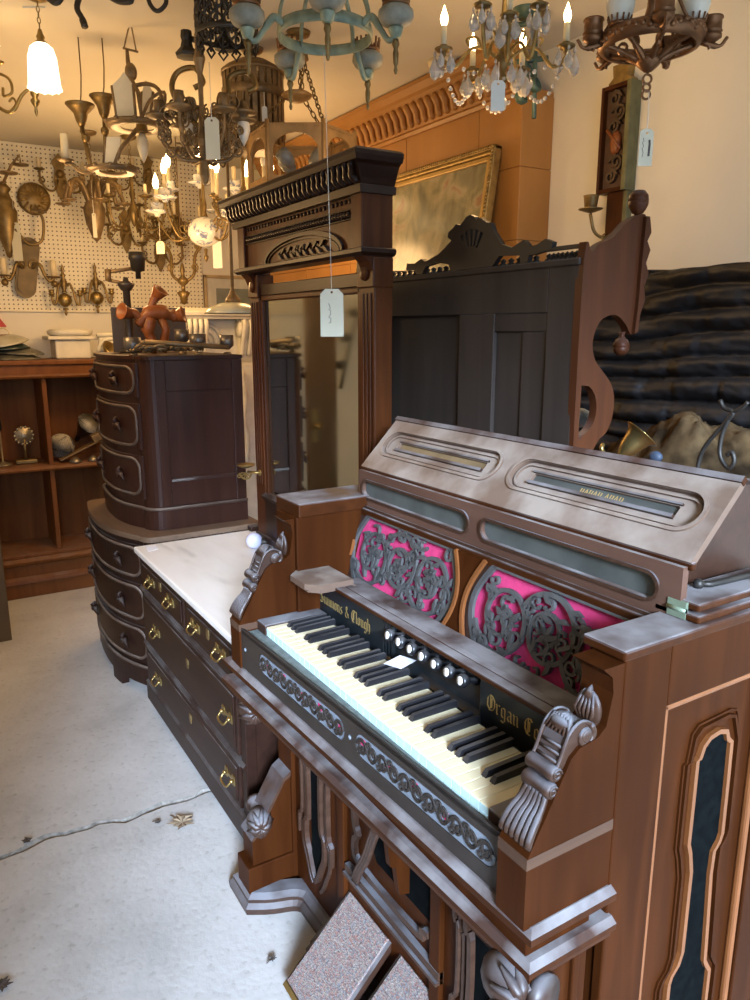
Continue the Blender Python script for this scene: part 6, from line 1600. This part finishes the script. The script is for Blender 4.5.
def ball_sconce(u, v, lb):
    c = W(u, v, .06); t = thing('ball_sconce', lb, 'sconce', c, 'round bodied brass sconces'); t.scale = (.82,.82,.82)
    b = MB(); b.ball(c, .050, (1,.7,1), 18, 12); b.lathe([(.050,-.003),(.053,0),(.050,.003),(.050,-.003)], c, (0,0,1), 20); b.build('round_body', M_BRASS, t)
    b = MB(); b.lathe([(0,-.115),(.008,-.105),(.012,-.09),(.006,-.08),(.02,-.06),(0,-.055)], c, (0,0,1), 12); b.build('drop_finial', M_BRASSD, t); b = MB(); b.lathe([(.02,.055),(.012,.07),(.024,.10),(.026,.13),(.010,.16),(.018,.175),(.010,.19),(.008,.21),(.014,.22),(.003,.25),(0,.26)], c, (0,0,1), 14); b.build('finial', M_BRASSD, t)
    for s in (-1, 1):
        P = [c+V(q) for q in smooth([(s*.02,-.02,.10),(s*.035,-.04,.115),(s*.055,-.05,.06),(s*.07,-.055,-.02),(s*.09,-.055,-.03),(s*.098,-.055,.02),(s*.098,-.055,.03)], 5)]
        b = MB(); b.tube(P, .009, 8); arm = b.build('arm', M_BRASSD, t); candle_set(arm, P[-1], 0, None, pan=.035, panm=M_BRASS, cup=[(0,-.01),(.010,-.008),(.022,.006),(.024,.012),(.014,.014),(.020,.036),(.023,.04),(.014,.036),(0,.02)])
ball_sconce(65, 300, 'left one of two matching round bodied brass sconces at the bottom of the pegboard')
ball_sconce(97, 298, 'right one of two matching round bodied brass sconces at the bottom of the pegboard')
c = W(34, 199); t = thing('round_plaque', 'round tarnished openwork brass plaque on the pegboard', 'plaque', c)
b = MB(); b.lathe([(0,.012),(.03,.014),(.04,.008),(.07,.012),(.088,.006),(.092,0),(0,0)], c, (0,-1,0), 24)
b.build('disc', M_BRASSD, t)
b = MB()
for i in range(12): b.tube([c+V((.04*math.cos(i*PI/6), -.012, .04*math.sin(i*PI/6))), c+V((.078*math.cos(i*PI/6+.2), -.012, .078*math.sin(i*PI/6+.2)))], .006, 6)
b.build('rays', M_GOLD, t)
def urn_sconce(u, v, lb, flip=1, tagl=None):
    c = W(u, v, .075); t = thing('urn_sconce', lb, 'sconce', c)
    b = MB(); b.lathe([(0,-.20),(.014,-.19),(.02,-.16),(.045,-.09),(.062,.0),(.066,.06),(.05,.09),(.056,.11),(.04,.13),(.03,.16),(.045,.18),(.02,.21),(0,.22)], c, (0,0,1), 16); b.build('urn', M_BRASSD, t)
    for s in (-1, 1):
        P = [c+V(q) for q in smooth([(s*.04,-.04,-.04),(s*.10,-.06,-.12),(s*.17,-.07,-.10),(s*.19,-.07,.0),(s*.175,-.07,.06)], 5)]
        b = MB(); b.tube(P, .008, 8); b.tube([P[-1]+V((q[0], 0, q[1])) for q in spiral(0,.01,.02,.005,0,1.2,12)], .004, 6); arm = b.build('arm', M_BRASSD, t); candle_set(arm, P[-1], .0, None, pan=.04, panm=M_IRONB)
    b = MB(); b.tube([c+V((0,-.02,.2)), c+V((.05,-.04,.30)), c+V((.10,-.05,.36)), c+V((.10,-.05,.30))], .008, 8); b.lathe([(0,0),(.05,.004),(.055,.012),(0,.016)], c+V((.03,-.05,.25)), (0,0,1), 14); b.lathe([(0,0),(.04,.004),(.045,.012),(0,.016)], c+V((.10,-.05,.30)), (0,0,1), 14); b.build('upper_arm', M_IRONB, t)
urn_sconce(6, 222, 'urn shaped brass sconce at the left edge of the pegboard with curling arms')
price_tag('cream tag hanging over the urn shaped sconce at the left edge', W(10, 176, .12), .25, .055, .21, M_TAG, scribble=False)
def scroll_sconce(u, v, lb, s=1.0, m=None):
    c = W(u, v, .035); t = thing('scroll_sconce', lb, 'sconce', c); m = m or M_BRASSD
    b = MB(); b.prism([(c.x+p[0]*s, c.z+p[1]*s) for p in [(0,-.16),(.03,-.10),(.045,-.02),(.03,.06),(.05,.11),(.0,.17),(-.05,.11),(-.03,.06),(-.045,-.02),(-.03,-.10)]], c.y-.006, c.y+.016, 'y'); b.ball(c+V((0,-.01,.02)), .03*s); b.build('back_plate', m, t)
    for sg in (-1, 1):
        P = [c+V(q)*s for q in smooth([(sg*.02,-.03,-.02),(sg*.06,-.06,-.10),(sg*.12,-.07,-.09),(sg*.15,-.07,-.02),(sg*.15,-.07,.03)], 5)]
        b = MB(); b.tube(P, .008*s, 8); b.tube([P[12]+V((q[0]*sg, 0, q[1])) for q in spiral(0,.02,.026*s,.006,-90,1.4,14)], .005*s, 6); arm = b.build('arm', m, t); candle_set(arm, P[-1], .07*s, None, .014*s, .04*s, m)
for u, v, lb, s in ((126,232,'scrolled brass sconce on the pegboard right of the dark carved chandelier',.8),(112,178,'small aged sconce high on the pegboard behind the chandeliers',.65),(160,250,'scrolled sconce on the pegboard just left of the two armed pendant',.85),(148,175,'aged candle sconce near the top of the pegboard behind the porcelain chandelier',.7),(60,178,'little brass sconce on the pegboard right of the round plaque',.8)):
    scroll_sconce(u, v, lb, s)
b = MB(); c = V((-.55, YF-.03, 1.45))
t = thing('branch_sconce', 'iron branch shaped candle sconce seen reflected in the tall mirror', 'sconce', c)
b.tube(smooth([c+V((.05,-.03,-.35)), c+V((0,-.05,-.1)), c+V((-.06,-.05,.1)), c+V((-.16,-.06,.3))], 5), .014, 8)
for (x, z) in ((-.02,.0),(-.10,.18),(.02,-.2)): b.lathe([(0,0),(.03,.01),(.035,.06),(0,.06)], c+V((x+.05,-.08,z)), (.3,0,1), 12)
b.build('branch', M_IRON, t)

# ---- green carved sconce on the right wall
def wall_panel():
    X = XR; t = thing('carved_panel_sconce', 'tall narrow green edged carved panel with a candle arm on the cream right wall', 'sconce', (X, 2.0, 2.2))
    y0, y1, z0, z1 = 1.925, 2.06, 2.02, 2.375
    b = MB(); b.slab(X-.03, X, y0+.01, y1-.01, z0+.01, z1-.01, .002); b.build('back_board', plain('dark_red_ground', (.10,.055,.035), .7, 0, .3, 40), t)
    b = MB(); g = plain('green_edge_paint', (.16,.155,.07), .6, 0, .3, 30)
    b.slab(X-.055, X, y0, y0+.020, z0, z1, .003); b.build('green_edge', g, t); b = MB()
    for (d, e) in ((z0, z0+.014), (z1-.014, z1)):
        b = MB(); b.slab(X-.050, X, y0+.019, y1-.011, d, e, .002); b.build('frame_rail', M_MIRW, t)
    b = MB(); b.slab(X-.052, X, y1-.012, y1, z0, z1, .003); b.build('brown_edge', M_MIRW, t)
    F = (V((X-.03,0,0)), V((0,1,0)), V((0,0,1)), V((-1,0,0))); yc = 1.995; mc = plain('dark_bronze_carving', (.10,.065,.04), .5, .3, .4, 30)
    for (z, s) in ((2.33,1),(2.285,-1),(2.24,1),(2.12,-1),(2.075,1)):
        b = MB(); b.ribbon(spiral(yc+s*.012, z, .026, .006, 90*s, 1.4*s, 16), .009, F, 0, .014)
        b.ribbon([(yc+s*.012,z+.024),(yc-s*.006,z+.018),(yc-s*.024,z+.002)], [.010,.014,.003], F, 0, .015); b.build('carving', mc, t)
    b = MB(); b.ball((X-.035, yc, 2.185), .030, (.5,.8,1.4), 12, 8); b.tube([(X-.045,yc-.03,2.16),(X-.05,yc+.03,2.23)], .006); b.build('lute_carving', M_WOODRED, t)
    b = MB(); b.prism([(yc-.045,2.372),(yc+.045,2.372),(yc+.05,2.385),(yc+.03,2.40),(yc+.035,2.44),(yc-.035,2.44),(yc-.03,2.40),(yc-.05,2.385)], X-.035, X, 'x'); b.build('gilt_crest', M_GOLD, t)
    b = MB(); b.slab(X-.03, X, yc-.045, yc+.03, 1.82, 2.025, .003); b.build('lower_stem', M_MIRW, t)
    b = MB(); b.slab(X-.03, X, yc-.062, yc-.045, 1.82, 2.025, .002); b.build('green_strip', g, t)
    e = V((X-.12, yc+.02, 1.955)); b = MB(); b.tube(smooth([(X-.02,yc,1.88),(X-.06,yc+.005,1.865),(X-.10,yc+.015,1.885),(X-.12,yc+.02,1.945)], 5), .006, 8)
    for (zz, r) in ((1.872,.016),(1.86,.014)): b.tube([V((X-.06+q[0], yc, zz-.01+q[1])) for q in spiral(0,0,r,.004,90,1.4,14)], .003, 6)
    arm = b.build('candle_arm', M_BRASSD, t)
    b = MB(); b.lathe([(0,-.01),(.008,-.008),(.040,.002),(.044,.006),(.018,.006),(.022,.012),(.026,.045),(.028,.05),(.022,.048),(0,.02)], e, (0,0,1), 18); b.build('candle_cup', M_BRASSD, arm)
wall_panel()

# ================================================================== THINGS ON THE CHESTS AND BOOKCASE
ZT = 1.4375
def lying_chandelier():
    t = thing('fallen_iron_chandelier', 'iron chandelier with four metal cups lying on top of the small chest', 'chandelier', (.98, 3.2, ZT))
    b = MB(); b.tube([(.83,3.10,ZT+.055),(1.00,3.08,ZT+.042),(1.17,3.07,ZT+.030)], .010, 8); b.tube([(.85,3.30,ZT+.045),(1.17,3.25,ZT+.030)], .009, 8); b.tube([(.83,3.10,ZT+.055),(.80,3.25,ZT+.03),(.85,3.30,ZT+.045)], .009, 8); b.build('frame_bar', M_IRONB, t)
    rr = random.Random(8)
    for i in range(16):
        x = .82+.36*i/15 if i < 11 else .80+.02*(i-11); y = 3.10+rr.uniform(-.03,.09); r = rr.uniform(.018,.036)
        b = MB(); a = rr.uniform(0, 6.28); b.tube([V((x+q[0], y+q[1]*.4, ZT+.006+r*.55+abs(q[1])*.55)) for q in spiral(0,0,r,.008,rr.uniform(0,360),1.4*rr.choice((-1,1)),16)], .0058, 7); b.build('scroll', M_IRONB, t)
    for (u, v, yy, r) in ((133,350,3.16,.034),(182,341,3.2,.030),(198,346,3.12,.034),(227,347,3.10,.028)):
        c = ony(u, v, yy); h = .050; b = MB(); b.lathe([(0,-.012),(.012,-.010),(r*.6,-.004),(r,.006),(r*1.02,h),(r*.92,h),(r*.88,.010),(0,.006)], c, (0,0,1), 20); cp = b.build('metal_cup', plain('rubbed_metal_cup', (.17,.15,.13), .35, .6, .3, 30), t)
        b = MB(); b.tube([c+V((0,0,-.01)), V((c.x, c.y, ZT+.03))], .008, 8); b.lathe([(.0,0),(.02,.0),(.014,.008),(0,.01)], (c.x, c.y, ZT+.001), (0,0,1), 12); b.build('cup_stem', M_IRONB, cp)
lying_chandelier()
def carved_wood_light():
    Y = 3.40; F = lambda u, v, dy=0: ony(u, v, Y+dy); t = thing('carved_wood_chandelier', 'reddish carved wooden chandelier with trumpet shaped arms resting on the small chest', 'chandelier', F(155, 352))
    b = MB(); b.tube(smooth([F(138,325), F(145,316), F(155,312), F(168,314), F(176,318)], 4), [.022]*5+[.034]*7+[.022]*5, 10)
    b.tube(smooth([F(150,318), F(148,330), F(152,342), F(150,352)], 4), [.03]*5+[.022]*5+[.03]*3, 9); b.tube([F(160,316), F(166,330), F(162,352)], [.022,.018,.022], 8); b.build('carved_body', M_WOODRED, t)
    for (u0, v0, u, v, ax) in ((150,312,157,295,(.5,-.5,.8)),(140,318,127,313,(-.9,-.4,.25)),(170,316,177,316,(.85,-.5,.25))):
        c = F(u, v); b = MB(); b.tube(smooth([F(u0,v0), F((u0+u)/2,(v0+v)/2-3), c], 4), .017, 8); a = V(ax).normalized(); b.lathe([(.016,-.03),(.022,-.01),(.034,.025),(.037,.03),(.030,.03),(.014,.0),(0,-.005)], c, a, 16); b.build('trumpet_arm', M_WOODRED, t)
carved_wood_light()
p0, p1 = ony(111, 307, 3.62), ony(185, 306, 3.62)
b = MB(); b.slab(p0.x, p1.x, 3.62, 3.635, ZT+.001, p0.z, .002)
tag(b.build('slate_board', plain('dark_slate', (.075,.062,.062), .6, 0, .2)), 'dark rectangular slate board standing upright at the back of the small chest top', 'board')
def swing_lamp():
    Y = 3.55; F = lambda u, v: ony(u, v, Y); c = F(131, 356); c.z = ZT; t = thing('swing_arm_lamp', 'dark swing arm lamp with a black socket standing on the small chest', 'lamp', c)
    b = MB(); b.lathe([(0,0),(.05,0),(.048,.012),(.02,.02),(.018,.03),(.016,.27),(.024,.275),(.036,.295),(.038,.305),(.014,.31),(.012,.33),(0,.33)], c, (0,0,1), 18); b.build('post', plain('gunmetal', (.085,.075,.07), .35, .6, .3), t)
    z = c.z+.335
    b = MB(); b.tube([F(130,284), F(108,280)], .008, 8); b.tube([F(108,272), F(136,268)], .008, 8); b.lathe([(0,-.03),(.014,-.03),(.014,.02),(0,.02)], F(108,274), (0,0,1), 12); b.tube([c+V((0,0,.32)), F(130,284)], .009, 8); b.build('swing_arm', M_IRONB, t)
    e = F(138, 272); b = MB(); b.lathe([(0,-.03),(.012,-.03),(.012,0),(.03,.005),(.034,.05),(.040,.055),(.036,.085),(0,.085)], e, (0,0,1), 16); b.build('socket', M_IRON, t)
swing_lamp()
# white carved mantel between the chest and the mirror
def mantel():
    t = thing('carved_mantel', 'cream painted mantelpiece with a carved scroll bracket, behind the small chest', 'mantelpiece', (1.7, 4.4, 0))
    x0, x1, yf, yb = 1.27, 2.08, 4.22, 4.55
    b = MB(); b.mould([(x0,yb),(x0,yf),(x1,yf),(x1,yb)][::1], [(-.2,1.60),(-.005,1.60),(.0,1.612),(.015,1.62),(.018,1.635),(.0,1.645),(-.06,1.662),(-.2,1.665)]); b.box(x0+.1, x1-.1, yf+.1, yb, 1.60, 1.663); b.build('shelf', M_PAINTW, t)
    b = MB(); b.slab(x0+.10, x1-.02, yf+.10, yb, 1.30, 1.60, .004); b.slab(1.70, x1-.02, yf+.04, yb, .10, 1.34, .004); b.slab(1.68, x1-.01, yf+.02, yb, .0, .12, .004); b.build('jamb', M_PAINTW, t)
    for xa, xb_ in ((1.34,1.50),(1.70,1.90)):
        b = MB(); pr = [(yf+.02,1.60),(yf+.015,1.56),(yf+.03,1.52),(yf+.05,1.48),(yf+.06,1.42),(yf+.08,1.37),(yf+.11,1.34),(yf+.11,1.60)]
        b.prism(pr, xa, xb_, 'x')
        for k in range(5):
            x = xa+.016+(xb_-xa-.032)*k/4; b.tube(smooth([(x,yf+.012,1.595),(x,yf+.004,1.56),(x,yf+.022,1.51),(x,yf+.046,1.45),(x,yf+.066,1.39)], 4), .014, 8)
        b.lathe([(0,-.01),(.05,-.01),(.05,.01),(0,.01)], (xa, yf+.06, 1.545), (1,0,0), 18); b.build('scroll_bracket', M_PAINTW, t)
    b = MB()
    for xs in (1.34, 1.50):
        for r in (.10, .065, .035): b.tube([(xs+ (r*math.cos(a)), yf+.095, 1.47+r*math.sin(a)) for a in [PI*j/14-.2 for j in range(17)]], .011, 7)
    b.tube(smooth([(1.69,yf+.03,1.30),(1.71,yf+.03,1.15),(1.695,yf+.03,1.02),(1.715,yf+.03,.9),(1.70,yf+.03,.75)], 5), .018, 8)
    b.build('carved_ornament', M_PAINTW, t)
mantel()
def cream_bits():
    zb = 1.3725
    t = thing('plaster_capital', 'cream plaster capital standing on the right end of the bookcase', 'capital', (.82, 4.85, zb))
    b = MB(); b.slab(.76, .96, 4.78, 4.96, zb, zb+.11, .01); b.slab(.72, 1.0, 4.75, 4.98, zb+.11, zb+.13, .006); b.lathe([(.10,0),(.125,.012),(.13,.03),(.11,.042),(0,.042)], (.86,4.86,zb+.128), (0,0,1), 20); b.build('block', M_PAINTW, t)
    t = thing('plaster_volute', 'cream carved scroll ornament lying between the bookcase capital and the small chest', 'ornament', (1.08, 4.75, zb))
    b = MB(); b.slab(.99, 1.15, 4.70, 4.735, zb, zb+.13, .01); 
    for r in (.075, .045): b.tube([(1.06+r*math.cos(a), 4.70, zb+.04+r*math.sin(a)) for a in [PI*j/14 for j in range(15)]], .012, 8)
    b.tube([(.98,4.70,zb+.135),(1.16,4.70,zb+.145)], .014, 8); b.build('scroll', M_PAINTW, t)
cream_bits()
# pile of glass shades on the bookcase
def shades():
    zb = 1.3725
    def scal(name, label, c, R, h, mat, n, amp, tilt, group='lamp shades on the bookcase'):
        b = MB(); vs = []; fs = []; m = 6; s = 48
        rot = Matrix.Rotation(tilt[0], 3, 'X') @ Matrix.Rotation(tilt[1], 3, 'Y')
        for layer in (0, .004):
            for i in range(m+1):
                f = i/m; r = R*(.12+.88*f**.8)
                for j in range(s):
                    a = 2*PI*j/s; rr = (r-layer)*(1+amp*f*math.cos(n*a)); vs.append(V(c)+rot @ V((rr*math.cos(a), rr*math.sin(a), h*(1-f**1.6)-layer)))
        for L in (0, 1):
            o = L*(m+1)*s
            for i in range(m):
                for j in range(s):
                    j2 = (j+1) % s; fs.append([o+i*s+j, o+i*s+j2, o+(i+1)*s+j2, o+(i+1)*s+j])
        o = (m+1)*s
        for j in range(s):
            j2 = (j+1) % s; fs.append([m*s+j, m*s+j2, o+m*s+j2, o+m*s+j]); fs.append([j2, j, o+j, o+j2])
        b.put(vs, fs, True); ob = b.build(name, mat); tag(ob, label, 'lamp shade', group)
    g = plain('dark_green_enamel', (.035,.055,.045), .3, 0, .3); wv = plain('grey_ripple_tin', (.20,.19,.15), .5, .3, .4)
    scal('tin_shade', 'rippled grey tin shade lying flat at the bottom of the pile on the bookcase', (.53,4.83,zb+.004), .150, .035, wv, 16, .05, (0,0))
    scal('tin_shade', 'rippled grey tin shade lying upper right in the pile on the bookcase', (.575,4.83,zb+.037), .125, .035, wv, 14, .06, (.05,.05))
    scal('enamel_shade', 'dark green enamel shade under the cream rimmed one on the bookcase', (.50,4.84,zb+.060), .135, .045, g, 1, 0, (0,-.06))
    scal('enamel_shade', 'pale rimmed dark enamel shade on top of the pile on the bookcase', (.48,4.84,zb+.092), .15, .045, plain('cream_enamel', (.50,.48,.38), .3), 1, 0, (.1,-.16))
    b = MB(); b.tube(smooth([(.43,4.84,zb+.145),(.47,4.83,zb+.175),(.515,4.82,zb+.17),(.53,4.82,zb+.14)], 4), .004, 6)
    tag(b.build('wire_loop', M_CANDLE), 'thin cream wire loop curling above the shades on the bookcase', 'wire')
    b = MB(); b.lathe([(.005,0),(.03,.01),(.06,.04),(.065,.055),(.06,.054),(.03,.02),(0,.01)], (1.02,4.66,zb+.02), (.5,-.5,.6), 18); tag(b.build('brass_dish', M_BRASS), 'small shiny brass dish tipped over at the right end of the bookcase top', 'dish')
    b = MB(); p = W(0, 318); b.prism([(p.x-.2,p.z-.06),(p.x+.035,p.z-.05),(p.x-.02,p.z+.03),(p.x-.2,p.z+.08)], YF-.02, YF-.004, 'y'); tag(b.build('red_sign_corner', plain('red_paint', (.62,.04,.03), .5)), 'corner of a red painted board on the wall at the left edge below the pegboard', 'sign')
    # inside the bookcase
    zs = .7695
    def cone(label, c, ax, r, L):
        t = thing('spot_shade', label, 'lamp shade', c, 'black spot shades on the shelf'); b = MB(); b.lathe([(0,0),(.022,0),(.03,.02),(r*.9,L*.85),(r,L)], c, ax, 22); b.build('outer_shell', M_BLACKKEY, t)
        b = MB(); b.lathe([(r,L),(r*.97,L-.002),(r*.86,L*.82),(.026,.022),(0,.02)], c, ax, 22); b.build('inner_lining', plain('white_lining', (.78,.72,.58), .5), t)
        b = MB(); b.tube([V(c), V(c)-V(ax).normalized()*.05], .014, 8); b.build('neck', M_BLACKKEY, t)
    cone('black lamp shade with white inside resting against the partition on the middle shelf', V((.765,4.86,.850)), (-.25,-.92,.12), .075, .10)
    cone('black lamp shade tipped upwards above the metal tray on the middle shelf', V((.88,4.93,.90)), (.35,-.7,.6), .075, .13)
    t = thing('metal_tray', 'dark tilted metal tray leaning in the right bay of the middle shelf', 'tray', (.9,4.8,zs)); m4 = Matrix.Translation((.72,4.70,zs+.008)) @ Matrix.Rotation(math.radians(-24), 4, 'Y')
    b = MB(); b.T = m4; b.slab(0,.28,0,.07,0,.010,.003); b.slab(.22,.29,.0,.07,.0,.05,.004); b.T = None; b.build('tray', M_IRONB, t)
    for i, (x, y, r, lb) in enumerate(((.80,4.685,.035,'small round metal fitting at the left front of the middle shelf heap'),(.90,4.69,.03,'small round metal fitting in the middle of the shelf heap'),(1.04,4.72,.028,'small round metal fitting at the right of the shelf heap'),(.97,4.70,.026,'small round metal fitting towards the back of the shelf heap'))):
        b = MB(); b.lathe([(0,0),(r,0),(r*1.05,.008),(r*.7,.020),(r*.3,.032),(0,.034)], (x,y,zs), (0,0,1), 16); tag(b.build('metal_fitting', plain('dull_nickel', (.35,.31,.24), .35, .8)), lb, 'fitting', 'metal fittings on the shelf')
    c = V((.545,4.80,zs)); t = thing('fan_ornament', 'small silvery ornament with a fan shaped rosette standing on the left bay shelf', 'ornament', c)
    b = MB(); b.slab(c.x-.06,c.x+.06,c.y-.03,c.y+.03,zs,zs+.025,.006); b.tube([c+V((0,0,.02)), c+V((0,0,.15))], .008, 8); b.build('stand', M_BRASSD, t)
    b = MB(); b.lathe([(0,.012),(.015,.014),(.022,.006),(.05,.008),(.055,0),(0,0)], c+V((0,0,.165)), (0,-1,0), 22)
    for i in range(14): b.ball(c+V((.05*math.cos(i*2*PI/14), -.006, .165+.05*math.sin(i*2*PI/14))), .009, (1,.6,1), 6, 4)
    b.build('rosette', plain('old_nickel', (.34,.29,.20), .4, .7), t)
    c = V((.42,4.80,zs)); t = thing('candlestick', 'thin dark candlestick with a silver foot at the left end of the shelf', 'candlestick', c)
    b = MB(); b.lathe([(0,0),(.05,0),(.048,.006),(.02,.016),(.006,.022),(.005,.20),(0,.2)], c, (0,0,1), 18); b.build('foot', MAT['old_nickel'], t)
    b = MB(); b.lathe([(.006,.20),(.013,.205),(.013,.27),(.008,.275),(0,.275)], c, (0,0,1), 12); b.build('socket', M_BLACKKEY, t)
shades()
# framed print on the far wall and pendant lamp in front of it
def wall_picture():
    x0, x1, z0, z1 = 1.78, 2.22, 1.52, 1.90; t = thing('white_picture_frame', 'pale wooden picture frame with grey glass on the far wall left of the mirror', 'picture', (2.0, YF-.02, 1.7))
    b = MB()
    for (a, c_, d, e) in ((x0,x1,z1-.02,z1),(x0,x1,z0,z0+.02),(x0,x0+.02,z0,z1),(x1-.02,x1,z0,z1)): b.slab(a, c_, YF-.03, YF-.002, d, e, .003)
    b.build('frame', plain('light_oak_frame', (.55,.40,.20), .5), t)
    b = MB(); b.box(x0+.018, x1-.018, YF-.016, YF-.010, z0+.018, z1-.018); b.build('mount', M_PAINTW, t)
    b = MB(); b.box(x0+.085, x1-.085, YF-.018, YF-.014, z0+.08, z1-.085); b.build('print', plain('grey_print', (.30,.32,.27), .15), t)
wall_picture()
def rod_pendant():
    D = 3.35; F = lambda u, v: at(u, v, D); c = F(233, 303); t = thing('rod_pendant', 'pendant lamp with a dark rod and a pale round glass shade beside the mirror frame', 'pendant lamp', c); k = px(D)
    b = MB(); b.lathe([(0,.04),(.03,.0),(.036,.004),(.03,.020),(.014,.040),(.010,.055),(.0075,.06),(.0075,.07)], c, (0,0,1), 16); b.tube([c+V((0,0,.06)), c+V((0,0,.44)), V((c.x, c.y, ZC))], [.0075,.0075,.003], 8); b.build('rod', M_IRONB, t)
    b = MB(); b.lathe([(.02,.004),(.06,-.002),(.105,-.02),(.13,-.045),(.128,-.047),(.10,-.025),(0,-.006)], c, (0,0,1), 24); b.build('glass_shade', plain('pale_glass_shade', (.62,.60,.45), .25), t)
rod_pendant()
# round frosted bulb on the marble top
c = onz(254, 540, .735); t = thing('globe_bulb', 'round bluish white globe bulb lying on the marble dresser top', 'bulb', (c.x, c.y, .70))
b = MB(); b.ball((c.x, c.y, .7325), .032, (1,1,1), 20, 14); b.build('globe', plain('frosted_globe_glass', (.62,.64,.84), .25, 0, .03), t)
b = MB(); b.lathe([(.012,.026),(.014,.034),(.013,.056),(.008,.062),(0,.063)], (c.x, c.y, .7325), (.85,-.5,-.12), 12); b.build('screw_base', M_IRON, t)
b = MB(); q = onz(258, 524, .72); b.slab(q.x-.05, q.x+.15, q.y-.04, q.y+.0, .7003, .722, .004); tag(b.build('wood_offcut', M_DRS), 'dark strip of wood lying at the back of the marble top behind the globe bulb', 'wood strip')
q = onz(150, 548, .7); b = MB(); b.prism([(q.x-.02,q.y-.05),(q.x+.022,q.y-.035),(q.x+.03,q.y+.03),(q.x-.01,q.y+.03)], .7002, .7010, 'z'); tag(b.build('paper_scrap', MAT['white_paper']), 'small white scrap of paper near the front corner of the marble top', 'paper')
# fallen leaves on the floor
def leaf(name, label, u, v, s, rot, mat, cat='leaf'):
    c = onz(u, v, 0); b = MB(); n = 10; P = []
    for i in range(n*2):
        a = PI*i/n; r = s*((1 if i % 4 == 0 else .75) if i % 2 == 0 else .44); P.append((r*math.cos(a+rot), r*math.sin(a+rot), .006+.010*math.sin(i*1.7)**2*(s/.05)))
    vs = [c+V(p) for p in P]; b.put([c+V((0,0,.006))]+vs, [[0, i+1, (i+1) % (2*n)+1] for i in range(2*n)])
    b.put([c+V((0,0,.0045))]+[p-V((0,0,.0015)) for p in vs], [[0, (i+1) % (2*n)+1, i+1] for i in range(2*n)])
    b.tube([c+V((0,0,.006)), c+V((s*1.3*math.cos(rot+1.5), s*1.3*math.sin(rot+1.5), .004))], .0015, 5)
    o = b.build(name, mat); tag(o, label, cat)
M_LEAF = plain('dry_leaf', (.36,.27,.17), .8, 0, .3, 60); M_LEAFD = plain('dark_dry_leaf', (.09,.07,.055), .8, 0, .3, 60)
leaf('dry_leaf', 'pale brown star shaped dry leaf on the concrete in front of the dresser', 182, 824, .048, .4, M_LEAF)
leaf('dry_leaf', 'tiny dark leaf scrap just left of the star shaped leaf', 158, 823, .014, 1, M_LEAFD)
leaf('dry_leaf', 'small dark leaf lying in the floor crack at the left', 27, 842, .018, .2, M_LEAFD)
leaf('dry_leaf', 'dark curled leaf at the lower left corner of the floor', 2, 987, .028, .9, M_LEAFD)
leaf('dry_leaf', 'small dark leaf scrap on the floor left of the organ treadles', 272, 960, .014, 2, M_LEAFD)
